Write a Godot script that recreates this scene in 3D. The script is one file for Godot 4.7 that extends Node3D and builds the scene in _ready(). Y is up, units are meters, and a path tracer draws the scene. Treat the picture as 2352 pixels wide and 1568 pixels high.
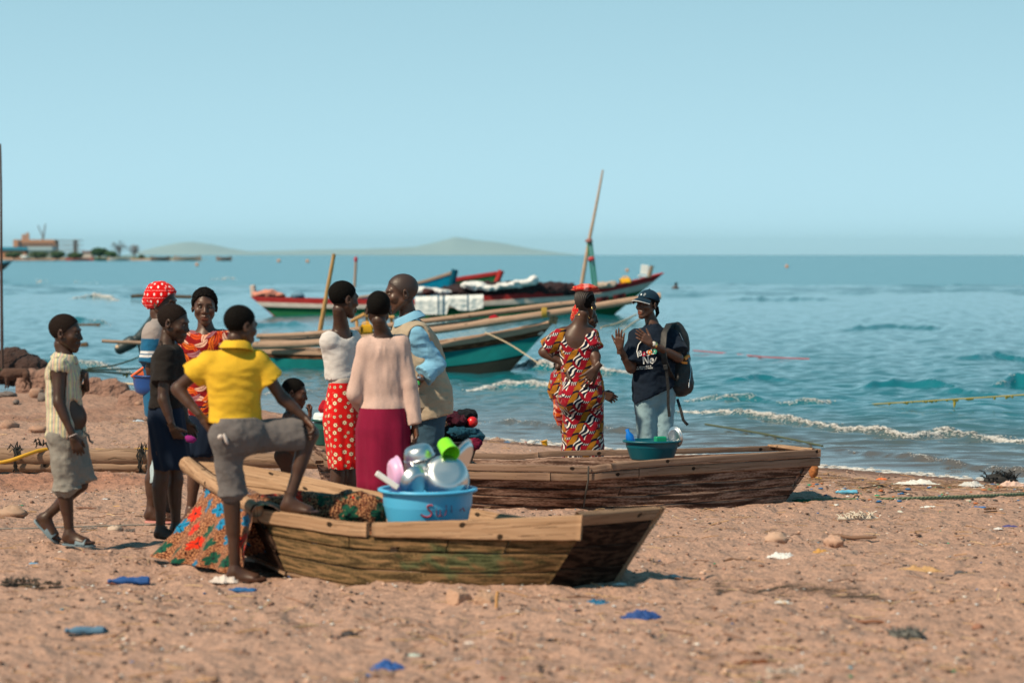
extends Node3D
# A beach with fishing canoes and a group of people, lake and hazy hills behind.
const F := 5553.0
const EYE := 2.15
const TILT := 0.035822
var count := {}
var base_of := {}
var rng := RandomNumberGenerator.new()
var nz := FastNoiseLite.new()
var nz2 := FastNoiseLite.new()
var mats := {}
var texs := {}

# ---------------------------------------------------------------- mesh collector
class MB:
	var v := PackedVector3Array()
	var n := PackedVector3Array()
	var uv := PackedVector2Array()
	var col := PackedColorArray()
	var ix := PackedInt32Array()
	var ink := Color(1, 1, 1)
	func put(p: Vector3, u := Vector2.ZERO) -> int:
		v.append(p); uv.append(u); col.append(ink)
		return v.size() - 1
	func tri(a: int, b: int, c: int) -> void:
		ix.append(a); ix.append(b); ix.append(c)
	func quad(a: int, b: int, c: int, d: int) -> void:
		tri(a, b, c); tri(a, c, d)
	# rows of points joined to a surface; u runs along a row, v from row to row
	func sheet(rows: Array, closed := false, us := 1.0, vs := 1.0) -> void:
		var s := v.size()
		var m: int = rows[0].size() + (1 if closed else 0)
		var lv := 0.0
		for r in rows.size():
			if r > 0:
				lv += (rows[r][0] - rows[r - 1][0]).length()
			var lu := 0.0
			for k in m:
				var p: Vector3 = rows[r][k % rows[r].size()]
				if k > 0:
					lu += (p - rows[r][k - 1]).length()
				put(p, Vector2(lu * us, lv * vs))
		for r in rows.size() - 1:
			for k in m - 1:
				var a := s + r * m + k
				quad(a, a + m, a + m + 1, a + 1)
	func fan(ring: Array, mid: Vector3, flip := false) -> void:
		var c := put(mid, Vector2(mid.x, mid.z))
		var s := v.size()
		for p in ring:
			put(p, Vector2(p.x, p.z))
		for k in ring.size():
			var a := s + k
			var b := s + (k + 1) % ring.size()
			if flip:
				tri(c, b, a)
			else:
				tri(c, a, b)
	func tube(pts: Array, rad, seg := 8, caps := true, flat := 1.0, us := 1.0) -> void:
		var rows := []
		var up := Vector3.UP
		var t0: Vector3 = (pts[1] - pts[0]).normalized()
		if absf(t0.dot(up)) > 0.9:
			up = Vector3.RIGHT
		var x: Vector3 = up.cross(t0).normalized()
		for i in pts.size():
			var t: Vector3 = (pts[mini(i + 1, pts.size() - 1)] - pts[maxi(i - 1, 0)]).normalized()
			x = (x - t * x.dot(t)).normalized()
			var y := t.cross(x)
			var r: float = rad[i] if rad is Array else rad
			var ring := []
			for k in seg:
				var a := TAU * k / seg
				ring.append(pts[i] + x * (cos(a) * r) + y * (sin(a) * r * flat))
			rows.append(ring)
		sheet(rows, true, us, us)
		if caps:
			fan(rows[0], pts[0], true)
			fan(rows[-1], pts[-1])
	func lathe(prof: Array, seg: int, xf: Transform3D) -> void:
		var rows := []
		for p in prof:
			var ring := []
			for k in seg:
				var a := TAU * k / seg
				ring.append(xf * Vector3(cos(a) * p.x, p.y, -sin(a) * p.x))
			rows.append(ring)
		sheet(rows, true)
	# chamfered box, flat faces
	func box(xf: Transform3D, sz: Vector3, b := 0.0) -> void:
		var h := sz * 0.5
		b = minf(b, minf(h.x, minf(h.y, h.z)) * 0.8)
		var faces := [[0, 1, 2], [1, 2, 0], [2, 0, 1]]
		for f in faces:
			for s in [-1.0, 1.0]:
				var q := []
				for c in [[-1, -1], [1, -1], [1, 1], [-1, 1]]:
					var p := Vector3.ZERO
					p[f[0]] = s * h[f[0]]
					p[f[1]] = c[0] * (h[f[1]] - b)
					p[f[2]] = c[1] * (h[f[2]] - b)
					q.append(put(xf * p, Vector2(p[f[1]], p[f[2]])))
				if s > 0:
					quad(q[0], q[3], q[2], q[1])
				else:
					quad(q[0], q[1], q[2], q[3])
		if b <= 0.0:
			return
		for f in faces:   # edges along axis f[0]
			for s1 in [-1.0, 1.0]:
				for s2 in [-1.0, 1.0]:
					var q := []
					for e in [[-1, 0], [1, 0], [1, 1], [-1, 1]]:
						var p := Vector3.ZERO
						p[f[0]] = e[0] * (h[f[0]] - b)
						p[f[1]] = s1 * (h[f[1]] - (b if e[1] else 0.0))
						p[f[2]] = s2 * (h[f[2]] - (0.0 if e[1] else b))
						q.append(put(xf * p, Vector2(p[f[0]], e[1] * b)))
					quad(q[0], q[1], q[2], q[3])
		for sx in [-1.0, 1.0]:
			for sy in [-1.0, 1.0]:
				for sz2 in [-1.0, 1.0]:
					var q := Vector3(sx, sy, sz2)
					tri(put(xf * (q * (h - Vector3(0, b, b)))), put(xf * (q * (h - Vector3(b, 0, b)))), put(xf * (q * (h - Vector3(b, b, 0)))))
	# lumpy ball
	func ball(c: Vector3, r: Vector3, seg: int, noise: FastNoiseLite = null, amp := 0.0, bs := Basis.IDENTITY) -> void:
		var rows := []
		var hs := seg / 2
		for j in hs + 1:
			var ring := []
			var th := PI * j / hs
			for k in seg:
				var a := TAU * k / seg
				var q := Vector3(sin(th) * cos(a), cos(th), -sin(th) * sin(a))
				var f := 1.0
				if noise:
					f += amp * noise.get_noise_3d(q.x * 40.0 + c.x * 97.0, q.y * 40.0 + c.y * 31.0, q.z * 40.0 + c.z * 57.0)
				ring.append(c + bs * (q * r * f))
			rows.append(ring)
		sheet(rows, true)
	func append(o: MB, xf: Transform3D, tint := Color(1, 1, 1)) -> void:
		var s := v.size()
		var nb := xf.basis.inverse().transposed()
		for i in o.v.size():
			v.append(xf * o.v[i])
			uv.append(o.uv[i])
			col.append(o.col[i] * tint)
			if o.n.size():
				n.append((nb * o.n[i]).normalized())
		var flip := xf.basis.determinant() < 0
		for i in range(0, o.ix.size(), 3):
			if flip:
				tri(s + o.ix[i], s + o.ix[i + 2], s + o.ix[i + 1])
			else:
				tri(s + o.ix[i], s + o.ix[i + 1], s + o.ix[i + 2])
	func mesh(smooth := true, shift := Vector3.ZERO) -> ArrayMesh:
		var a := []
		a.resize(Mesh.ARRAY_MAX)
		var w := v.duplicate()
		if shift != Vector3.ZERO:
			for i in w.size():
				w[i] += shift
		a[Mesh.ARRAY_VERTEX] = w
		a[Mesh.ARRAY_TEX_UV] = uv
		a[Mesh.ARRAY_COLOR] = col
		a[Mesh.ARRAY_INDEX] = ix
		if smooth and n.size() == v.size():
			a[Mesh.ARRAY_NORMAL] = n
		elif smooth:
			var m := PackedVector3Array()
			m.resize(v.size())
			var same := {}
			var rep := PackedInt32Array()
			rep.resize(v.size())
			if v.size() < 30000:
				for i in v.size():
					var key := Vector3i((v[i] * 20000.0).round())
					rep[i] = same.get_or_add(key, i)
			else:
				for i in v.size():
					rep[i] = i
			for t in range(0, ix.size(), 3):
				var p := v[ix[t]]
				var fn := (v[ix[t + 2]] - p).cross(v[ix[t + 1]] - p)
				for e in 3:
					m[rep[ix[t + e]]] += fn
			var out := PackedVector3Array()
			out.resize(v.size())
			for i in v.size():
				out[i] = m[rep[i]].normalized()
			a[Mesh.ARRAY_NORMAL] = out
		var r := ArrayMesh.new()
		r.add_surface_from_arrays(Mesh.PRIMITIVE_TRIANGLES, a)
		return r

# ---------------------------------------------------------------- blended capsules on a grid, meshed as surface nets
class SD:
	var o: Vector3
	var c: float
	var nx: int
	var ny: int
	var nz: int
	var d := PackedFloat32Array()
	func _init(lo: Vector3, hi: Vector3, cell: float) -> void:
		o = lo; c = cell
		nx = int((hi.x - lo.x) / c) + 3
		ny = int((hi.y - lo.y) / c) + 3
		nz = int((hi.z - lo.z) / c) + 3
		d.resize(nx * ny * nz)
		d.fill(9.0)
	func cone(a: Vector3, b: Vector3, ra: float, rb: float, k := 0.03, ax := Vector3.ZERO, ff := 1.0, cap := 0, sub := false) -> void:
		var m := maxf(ra, rb) * maxf(1.0, 1.0 / ff) + k + 2.0 * c
		var x0 := clampi(int((minf(a.x, b.x) - m - o.x) / c), 0, nx - 1)
		var x1 := clampi(int((maxf(a.x, b.x) + m - o.x) / c) + 1, 0, nx - 1)
		var y0 := clampi(int((minf(a.y, b.y) - m - o.y) / c), 0, ny - 1)
		var y1 := clampi(int((maxf(a.y, b.y) + m - o.y) / c) + 1, 0, ny - 1)
		var z0 := clampi(int((minf(a.z, b.z) - m - o.z) / c), 0, nz - 1)
		var z1 := clampi(int((maxf(a.z, b.z) + m - o.z) / c) + 1, 0, nz - 1)
		var ab := b - a
		ab += ax * (ab.dot(ax) * (ff - 1.0))
		var l2 := maxf(ab.length_squared(), 1e-8)
		var l := sqrt(l2)
		var dr := rb - ra
		var k4 := 0.25 / maxf(k, 1e-5)
		var bend := ff != 1.0
		for z in range(z0, z1 + 1):
			for y in range(y0, y1 + 1):
				var i := (z * ny + y) * nx + x0
				var q0 := Vector3(o.x + x0 * c, o.y + y * c, o.z + z * c) - a
				for x in range(x0, x1 + 1):
					var q := q0
					if bend:
						q += ax * (q.dot(ax) * (ff - 1.0))
					var t := q.dot(ab) / l2
					var tc := clampf(t, 0.0, 1.0)
					var e := (q - ab * tc).length() - ra - dr * tc
					if cap > 0:
						e = maxf(e, (t - 1.0) * l)
						if cap > 1:
							e = maxf(e, -t * l)
					var u := d[i]
					if sub:
						e = -e
						var g := k - absf(u - e)
						d[i] = maxf(u, e) + (g * g * k4 if g > 0.0 else 0.0)
					else:
						var g := k - absf(u - e)
						d[i] = minf(u, e) - (g * g * k4 if g > 0.0 else 0.0)
					i += 1
					q0.x += c
	func ell(m: Vector3, r: Vector3, k := 0.02, bs := Basis.IDENTITY, sub := false) -> void:
		var big := maxf(r.x, maxf(r.y, r.z)) + k + 2.0 * c
		var small := minf(r.x, minf(r.y, r.z))
		var lo := Vector3i(((m - Vector3.ONE * big - o) / c).floor()).clamp(Vector3i.ZERO, Vector3i(nx - 1, ny - 1, nz - 1))
		var hi := Vector3i(((m + Vector3.ONE * big - o) / c).ceil()).clamp(Vector3i.ZERO, Vector3i(nx - 1, ny - 1, nz - 1))
		var inv := bs.transposed()
		var k4 := 0.25 / maxf(k, 1e-5)
		for z in range(lo.z, hi.z + 1):
			for y in range(lo.y, hi.y + 1):
				var i := (z * ny + y) * nx + lo.x
				for x in range(lo.x, hi.x + 1):
					var q := inv * (Vector3(o.x + x * c, o.y + y * c, o.z + z * c) - m)
					var k0 := (q / r).length()
					var k1 := (q / (r * r)).length()
					var e := k0 * (k0 - 1.0) / k1 if k1 > 1e-6 else -small
					var u := d[i]
					if sub:
						e = -e
						var g := k - absf(u - e)
						d[i] = maxf(u, e) + (g * g * k4 if g > 0.0 else 0.0)
					else:
						var g := k - absf(u - e)
						d[i] = minf(u, e) - (g * g * k4 if g > 0.0 else 0.0)
					i += 1
	func cut(pt: Vector3, n: Vector3) -> void:
		n = n.normalized()
		var i := 0
		for z in nz:
			for y in ny:
				var e := (o + Vector3(0, y * c, z * c) - pt).dot(n)
				var s := n.x * c
				for x in nx:
					if e > d[i]:
						d[i] = e
					e += s
					i += 1
	# folds and creases: noise added to the field near its surface
	func rough(noise: FastNoiseLite, amp: float, sc: Vector3) -> void:
		var i := 0
		for z in nz:
			for y in ny:
				for x in nx:
					if absf(d[i]) < 3.0 * c:
						var q := Vector3((o.x + x * c) * sc.x, (o.y + y * c) * sc.y, (o.z + z * c) * sc.z)
						d[i] += amp * (0.75 * noise.get_noise_3dv(q) + 0.9 * absf(noise.get_noise_3d(q.x * 0.9 + q.y * 0.55 + 17.0, q.y * 0.9 - q.x * 0.3, q.z * 0.9)) - 0.25)
					i += 1
	func at(p: Vector3) -> float:
		var q := Vector3i(((p - o) / c).round()).clamp(Vector3i.ZERO, Vector3i(nx - 1, ny - 1, nz - 1))
		return d[(q.z * ny + q.y) * nx + q.x]
	func net(mb: MB, paint = null) -> void:
		var id := PackedInt32Array()
		id.resize(d.size())
		id.fill(-1)
		var sy := nx
		var sz := nx * ny
		var far := 4.0 * c
		var ea := [0, 2, 4, 6, 0, 1, 4, 5, 0, 1, 2, 3]
		var eb := [1, 3, 5, 7, 2, 3, 6, 7, 4, 5, 6, 7]
		var w := PackedFloat32Array()
		w.resize(8)
		var s0 := mb.v.size()
		for z in nz - 1:
			for y in ny - 1:
				var i := (z * ny + y) * nx - 1
				for x in nx - 1:
					i += 1
					var v0 := d[i]
					if v0 > far or v0 < -far:
						continue
					w[0] = v0; w[1] = d[i + 1]; w[2] = d[i + sy]; w[3] = d[i + sy + 1]
					w[4] = d[i + sz]; w[5] = d[i + sz + 1]; w[6] = d[i + sz + sy]; w[7] = d[i + sz + sy + 1]
					var ins := 0
					for e in 8:
						if w[e] < 0.0:
							ins += 1
					if ins == 0 or ins == 8:
						continue
					var sum := Vector3.ZERO
					var cnt := 0
					for e in 12:
						var a: int = ea[e]
						var b: int = eb[e]
						if (w[a] < 0.0) != (w[b] < 0.0):
							var t := w[a] / (w[a] - w[b])
							var pa := Vector3(a & 1, (a >> 1) & 1, a >> 2)
							var pb := Vector3(b & 1, (b >> 1) & 1, b >> 2)
							sum += pa.lerp(pb, t)
							cnt += 1
					var p := o + (Vector3(x, y, z) + sum / cnt) * c
					var g := Vector3(w[1] + w[3] + w[5] + w[7] - w[0] - w[2] - w[4] - w[6], w[2] + w[3] + w[6] + w[7] - w[0] - w[1] - w[4] - w[5], w[4] + w[5] + w[6] + w[7] - w[0] - w[1] - w[2] - w[3]).normalized()
					id[i] = mb.v.size()
					mb.v.append(p)
					mb.n.append(g)
					mb.uv.append(Vector2(p.x, p.y))
					if paint is Callable:
						mb.col.append(paint.call(p, g))
					elif paint is Color:
						mb.col.append(paint)
					else:
						mb.col.append(Color(1, 1, 1))
		for z in range(1, nz - 1):
			for y in range(1, ny - 1):
				var i := (z * ny + y) * nx
				for x in range(1, nx - 1):
					i += 1
					if id[i] < 0:
						continue
					var ins := d[i] < 0.0
					if ins != (d[i + 1] < 0.0):
						face(mb, id[i], id[i - sy], id[i - sy - sz], id[i - sz], ins)
					if ins != (d[i + sy] < 0.0):
						face(mb, id[i], id[i - sz], id[i - sz - 1], id[i - 1], ins)
					if ins != (d[i + sz] < 0.0):
						face(mb, id[i], id[i - 1], id[i - 1 - sy], id[i - sy], ins)
	func face(mb: MB, a: int, b: int, e: int, f: int, ins: bool) -> void:
		if a < 0 or b < 0 or e < 0 or f < 0:
			return
		if ins:
			mb.tri(a, e, b); mb.tri(a, f, e)
		else:
			mb.tri(a, b, e); mb.tri(a, e, f)

# ---------------------------------------------------------------- places
func P(px: float, py: float, z: float) -> Vector3:
	var dx := (px - 1176.0) / F
	var dy := (784.0 - py) / F
	var c := cos(TILT)
	var s := sin(TILT)
	var dir := Vector3(dx, dy * c - s, -c - dy * s)
	return Vector3(0, EYE, 0) + dir * (z / -dir.z)

func tab(x: float, t: Array) -> float:
	if x <= t[0]:
		return t[1]
	for i in range(2, t.size(), 2):
		if x <= t[i]:
			return lerpf(t[i - 1], t[i + 1], (x - t[i - 2]) / (t[i] - t[i - 2]))
	return t[-1]

func shore(x: float) -> float:   # how far away the waterline lies at this x
	return tab(x, [-40, 62, -9, 36.0, -6, 34.6, -3.6, 32.6, -2.2, 30.2, 0, 27.8, 2.4, 25.2, 4.87, 22.6, 9, 19.4, 40, 6])

func gh(x: float, z: float) -> float:   # height of the beach above the water, z is the distance
	var b := tab(z, [4, 0.80, 8, 0.665, 10, 0.575, 11.5, 0.52, 12.5, 0.49, 14, 0.455, 16, 0.36, 18, 0.25, 20, 0.175, 24, 0.11, 40, 0.08])
	var l := smoothstep(-2.0, -3.0, x) * smoothstep(16.0, 19.0, z)
	b = lerpf(b, 0.29, l)
	# the red bank dug up before the logs, the low terrace and the hollow behind it
	b += 0.07 * exp(-pow((z - 19.6) / 0.45, 2.0)) * smoothstep(-2.5, -3.1, x)
	if z > 26.9 and l > 0.0:
		b -= l * 0.10 * smoothstep(26.9, 27.3, z) * (1.0 - smoothstep(29.0, 31.5, z))
	var dd := shore(x) - z
	var s := tab(dd, [-60, -1.5, -6, -0.45, 0, 0.0, 3, 0.12, 8, 0.30, 20, 1.0]) if l < 0.5 else tab(dd, [-60, -1.5, -6, -0.45, 0, 0.0, 1.2, 0.14, 2.5, 0.3, 20, 1.0])
	return minf(b, s)

func G(px: float, py: float) -> Vector3:   # where the line of sight meets the beach
	var lo := 5.0
	var hi := 60.0
	for i in 40:
		var m := (lo + hi) * 0.5
		var p := P(px, py, m)
		if p.y > gh(p.x, m):
			lo = m
		else:
			hi = m
	return P(px, py, lo)

func W(px: float, py: float) -> Vector3:   # ... the water
	var p := P(px, py, 1.0)
	return P(px, py, EYE / (EYE - p.y))

# ---------------------------------------------------------------- things
const GROUPS := {"mooring_rope": "ropes over the lake water", "pole": "poles laid along the teal boat", "person": "people on the beach", "buoy": "buoys on the lake", "tree": "trees on the far shore", "rock": "rocks on the bank", "stone": "stones on the sand", "bottle": "plastic and glass bottles", "wrapper": "wrappers littering the sand", "scrap": "scraps littering the sand", "cloth": "rags littering the sand", "plastic_bag": "plastic bags littering the sand", "stick": "sticks on the sand", "cooking_pot": "pots in the sky-blue tub", "garment": "washing heaped in tubs", "laundry_tub": "washing tubs", "fishing_boat": "boats on the lake", "canoe": "canoes on the beach", "log": "logs on the bank", "mud_wall": "crumbling mud walls", "moored_boat": "boats along the far shore", "jerrycan": "yellow jerrycans", "frayed_clump": "frayed clumps on the sand", "net_clump": "net clumps on the sand", "tarpaulin": "white sheets on the long boat", "twine": "black twine on the logs", "brick": "bricks under the small canoe", "water_weed": "weed on the ropes"}

func numbered(called: String, parent: Node) -> String:
	var key := called + str(parent.get_instance_id())
	var k: int = count.get(key, 0)
	count[key] = k + 1
	return called if k == 0 else "%s_%03d" % [called, k]

func thing(called: String, label: String, category: String, at: Vector3, group := "") -> Node3D:
	var o := Node3D.new()
	o.name = numbered(called, self)
	add_child(o)
	o.position = at
	base_of[o] = at
	o.set_meta("label", label)
	o.set_meta("category", category)
	if group or GROUPS.has(called):
		o.set_meta("group", group if group else GROUPS[called])
	return o

func part(called: String, mb: MB, m: Material, parent: Node3D, smooth := true) -> MeshInstance3D:
	var o := MeshInstance3D.new()
	o.name = numbered(called, parent)
	o.mesh = mb.mesh(smooth, -base_of.get(parent, Vector3.ZERO))
	o.mesh.surface_set_material(0, m)
	parent.add_child(o)
	base_of[o] = base_of.get(parent, Vector3.ZERO)
	return o

func solo(called: String, label: String, category: String, mb: MB, m: Material, smooth := true, group := "") -> MeshInstance3D:
	var lo := mb.v[0]
	var hi := mb.v[0]
	for p in mb.v:
		lo = lo.min(p)
		hi = hi.max(p)
	var at := Vector3((lo.x + hi.x) / 2, lo.y, (lo.z + hi.z) / 2)
	var o := MeshInstance3D.new()
	o.name = numbered(called, self)
	o.mesh = mb.mesh(smooth, -at)
	o.mesh.surface_set_material(0, m)
	add_child(o)
	o.position = at
	base_of[o] = at
	o.set_meta("label", label)
	o.set_meta("category", category)
	if group or GROUPS.has(called):
		o.set_meta("group", group if group else GROUPS[called])
	return o

func struct(called: String, mb: MB, m: Material, smooth := true) -> MeshInstance3D:
	var o := MeshInstance3D.new()
	o.name = numbered(called, self)
	o.mesh = mb.mesh(smooth)
	o.mesh.surface_set_material(0, m)
	add_child(o)
	o.set_meta("kind", "structure")
	return o

func stuff(called: String, label: String, category: String, mesh: Mesh, m: Material, tf: Array, cols: Array) -> void:
	var mm := MultiMesh.new()
	mm.transform_format = MultiMesh.TRANSFORM_3D
	mm.use_colors = true
	mm.mesh = mesh
	mm.instance_count = tf.size()
	for i in tf.size():
		mm.set_instance_transform(i, tf[i])
		mm.set_instance_color(i, cols[i])
	var o := MultiMeshInstance3D.new()
	o.name = numbered(called, self)
	o.multimesh = mm
	o.material_override = m
	add_child(o)
	o.set_meta("kind", "stuff")
	o.set_meta("label", label)
	o.set_meta("category", category)

# ---------------------------------------------------------------- materials; colours are linear
func mat(key: String, c: Color, rough := 0.8, opt := {}) -> StandardMaterial3D:
	if key and mats.has(key):
		return mats[key]
	var m := StandardMaterial3D.new()
	m.resource_name = key
	m.albedo_color = Color(c.r, c.g, c.b).linear_to_srgb()
	m.roughness = rough
	m.cull_mode = BaseMaterial3D.CULL_DISABLED
	if opt.get("vc", false):
		m.vertex_color_use_as_albedo = true
	if opt.has("metal"):
		m.metallic = opt.metal
	if opt.has("spec"):
		m.metallic_specular = opt.spec
	if opt.has("tex"):
		m.albedo_texture = opt.tex
	if opt.has("tri"):
		m.uv1_triplanar = true
		m.uv1_scale = Vector3.ONE * opt.tri
		m.uv1_triplanar_sharpness = 9.0
	if opt.has("uvs"):
		m.uv1_scale = opt.uvs
	if opt.has("relief"):
		m.heightmap_enabled = true
		m.heightmap_texture = opt.relief
		m.heightmap_scale = opt.get("deep", 0.3)
	if opt.has("alpha"):
		m.transparency = BaseMaterial3D.TRANSPARENCY_ALPHA
		m.albedo_color.a = opt.alpha
	if opt.has("back"):
		m.backlight_enabled = true
		m.backlight = opt.back
	if opt.has("rim"):
		m.rim_enabled = true
		m.rim = opt.rim
	if opt.has("coat"):
		m.clearcoat_enabled = true
		m.clearcoat = opt.coat
		m.clearcoat_roughness = 0.25
	if key:
		mats[key] = m
	return m

func noise_tex(key: String, sd: int, freq: float, oct := 4, size := 512, kind := FastNoiseLite.TYPE_SIMPLEX_SMOOTH) -> NoiseTexture2D:
	if texs.has(key):
		return texs[key]
	var n := FastNoiseLite.new()
	n.seed = sd
	n.noise_type = kind
	n.frequency = freq
	n.fractal_octaves = oct
	var t := NoiseTexture2D.new()
	t.noise = n
	t.width = size
	t.height = size
	t.seamless = true
	texs[key] = t
	return t

# a picture made by fn(u, v, noise bytes) on a square
func paint_tex(key: String, size: int, fn: Callable) -> ImageTexture:
	if texs.has(key):
		return texs[key]
	var im := Image.create(size, size, false, Image.FORMAT_RGB8)
	for y in size:
		for x in size:
			var c: Color = fn.call((x + 0.5) / size, (y + 0.5) / size)
			im.set_pixel(x, y, c)
	var t := ImageTexture.create_from_image(im)
	texs[key] = t
	return t

func srgb(r: float, g: float, b: float) -> Color:   # 0..255 as seen in a picture, to linear
	return Color(r / 255.0, g / 255.0, b / 255.0).srgb_to_linear()

# noise that closes on itself over u, v in 0..1
func loopn(n: FastNoiseLite, u: float, v: float, ru: float, rv: float) -> float:
	return n.get_noise_3d(cos(u * TAU) * ru + 3.0 * sin(v * TAU) * rv * 0.0, sin(u * TAU) * ru + cos(v * TAU) * rv, sin(v * TAU) * rv)

# ---------------------------------------------------------------- camera, sky, sun, air
func stage() -> void:
	var cam := Camera3D.new()
	cam.name = "camera"
	add_child(cam)
	cam.position = Vector3(0, EYE, 0)
	cam.rotation.x = -TILT
	cam.near = 0.1
	cam.far = 60000.0
	cam.fov = rad_to_deg(2.0 * atan(784.0 / F))
	var at := CameraAttributesPhysical.new()
	at.frustum_focal_length = 12.0 / (784.0 / F)
	at.frustum_focus_distance = 19.0
	at.exposure_aperture = 2.6
	at.frustum_near = 0.1
	at.frustum_far = 60000.0
	cam.attributes = at
	cam.current = true
	var e := Environment.new()
	e.background_mode = Environment.BG_SKY
	var sm := ProceduralSkyMaterial.new()
	sm.sky_top_color = Color(0.185, 0.40, 0.48)
	sm.sky_horizon_color = Color(0.612, 0.745, 0.79)
	sm.sky_curve = 0.16
	sm.ground_bottom_color = Color(0.2, 0.3, 0.33)
	sm.ground_horizon_color = Color(0.612, 0.745, 0.79)
	sm.sun_angle_max = 1.0
	e.sky = Sky.new()
	e.sky.sky_material = sm
	e.tonemap_mode = Environment.TONE_MAPPER_LINEAR
	e.tonemap_exposure = 1.68
	e.sdfgi_enabled = true
	e.ssao_enabled = true
	e.ssil_enabled = true
	e.fog_enabled = true
	e.fog_density = 0.000026
	e.fog_light_color = Color(0.72, 0.93, 1.0)
	var we := WorldEnvironment.new()
	we.name = "air"
	we.environment = e
	add_child(we)
	var sun := DirectionalLight3D.new()
	sun.name = "sun"
	add_child(sun)
	sun.light_color = Color(1.0, 0.92, 0.8)
	sun.light_energy = 1.06
	sun.light_angular_distance = 3.0
	sun.shadow_enabled = true
	sun.look_at_from_position(Vector3(-0.66, 0.88, 0.52) * 50.0, Vector3.ZERO)

func lines(segs: Array) -> PackedFloat32Array:   # [from, to, step] runs joined
	var out := PackedFloat32Array()
	for s in segs:
		var k := maxi(1, int(round((s[1] - s[0]) / s[2])))
		for i in k:
			out.append(lerpf(s[0], s[1], float(i) / k))
	out.append(segs[-1][1])
	return out

var na := FastNoiseLite.new()
var nb := FastNoiseLite.new()
var ncell := FastNoiseLite.new()
func bump(x: float, z: float) -> float:   # trodden sand: hollows, clods and footprints
	if absf(x) > 14.0:
		return 0.0
	var dry := clampf((shore(x) - z) / 2.5, 0.0, 1.0)
	return dry * (0.032 * na.get_noise_2d(x, z) + 0.024 * nb.get_noise_2d(x, z) + 0.018 * nb.get_noise_2d(x * 2.3 + 40.0, z * 2.3) + 0.05 * clampf(ncell.get_noise_2d(x, z) + 0.55, -0.35, 0.2))

func ground() -> void:
	na.seed = 5; na.frequency = 0.9; na.fractal_octaves = 3
	nb.seed = 9; nb.frequency = 3.2; nb.fractal_octaves = 3; nb.fractal_gain = 0.55
	ncell.seed = 3; ncell.noise_type = FastNoiseLite.TYPE_CELLULAR; ncell.frequency = 3.1
	var xs := lines([[-60, -14, 3.0], [-14, -8, 0.4], [-8, -5, 0.12], [-5, 5.4, 0.038], [5.4, 9, 0.2], [9, 60, 3.0]])
	var zs := lines([[-8, 5, 1.5], [5, 7, 0.12], [7, 13.5, 0.034], [13.5, 20, 0.06], [20, 30, 0.11], [30, 42, 0.25], [42, 75, 4.0]])
	var mb := MB.new()
	var m := xs.size()
	for z in zs:
		for x in xs:
			var y := gh(x, z)
			var dd := shore(x) - z
			var dry := clampf(dd / 2.5, 0.0, 1.0)
			var k := Color(1, 1, 1)
			if z > 4.0 and dd > -2.0 and absf(x) < 14.0:
				var n1 := na.get_noise_2d(x, z)
				var n2 := nb.get_noise_2d(x, z)
				y += bump(x, z)
				var tone := 1.0 + 0.16 * n1 + 0.14 * n2
				k = Color(tone, tone * (1.0 - 0.03 * n2), tone * (1.0 - 0.06 * n2))
				var red := exp(-pow((z - 19.5) / 0.6, 2.0)) * smoothstep(-2.4, -3.0, x)
				k = k.lerp(Color(0.85, 0.6, 0.5) * tone, 0.7 * red)
				var hollow := smoothstep(26.9, 27.4, z) * (1.0 - smoothstep(30.0, 33.0, z)) * smoothstep(-2.0, -3.0, x)
				k = k.lerp(Color(0.62, 0.52, 0.48) * tone, 0.7 * hollow * clampf(0.6 + 1.4 * n1, 0.0, 1.0))
			var wet := 1.0 - smoothstep(0.5, 1.3, dd + 0.3 * nz.get_noise_2d(x * 0.8, 3.0))
			k = k.lerp(Color(0.42, 0.40, 0.41), wet * 0.9)
			mb.ink = k
			mb.put(Vector3(x, y, -z), Vector2(x, z))
	for r in zs.size() - 1:
		for q in m - 1:
			var i := r * m + q
			mb.quad(i, i + m, i + m + 1, i + 1)
	var sand := paint_tex("sand", 256, func(u, v):
		var f := nz.get_noise_3d(cos(u * TAU) * 120.0, sin(u * TAU) * 120.0 + cos(v * TAU) * 120.0, sin(v * TAU) * 120.0)
		var g := nz2.get_noise_3d(cos(u * TAU) * 60.0, sin(u * TAU) * 60.0 + cos(v * TAU) * 60.0, sin(v * TAU) * 60.0)
		var t := 0.84 + 0.2 * f + 0.16 * g
		return Color(t, t * (0.99 - 0.03 * g), t * (0.98 - 0.06 * g)))
	var gm := mat("sand", Color(0.56, 0.36, 0.283), 0.95, {"vc": true, "tex": sand, "uvs": Vector3(0.6, 0.6, 1), "relief": noise_tex("sandrelief", 4, 0.02, 5), "deep": 3.0, "spec": 0.25})
	struct("beach_ground", mb, gm)

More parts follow.
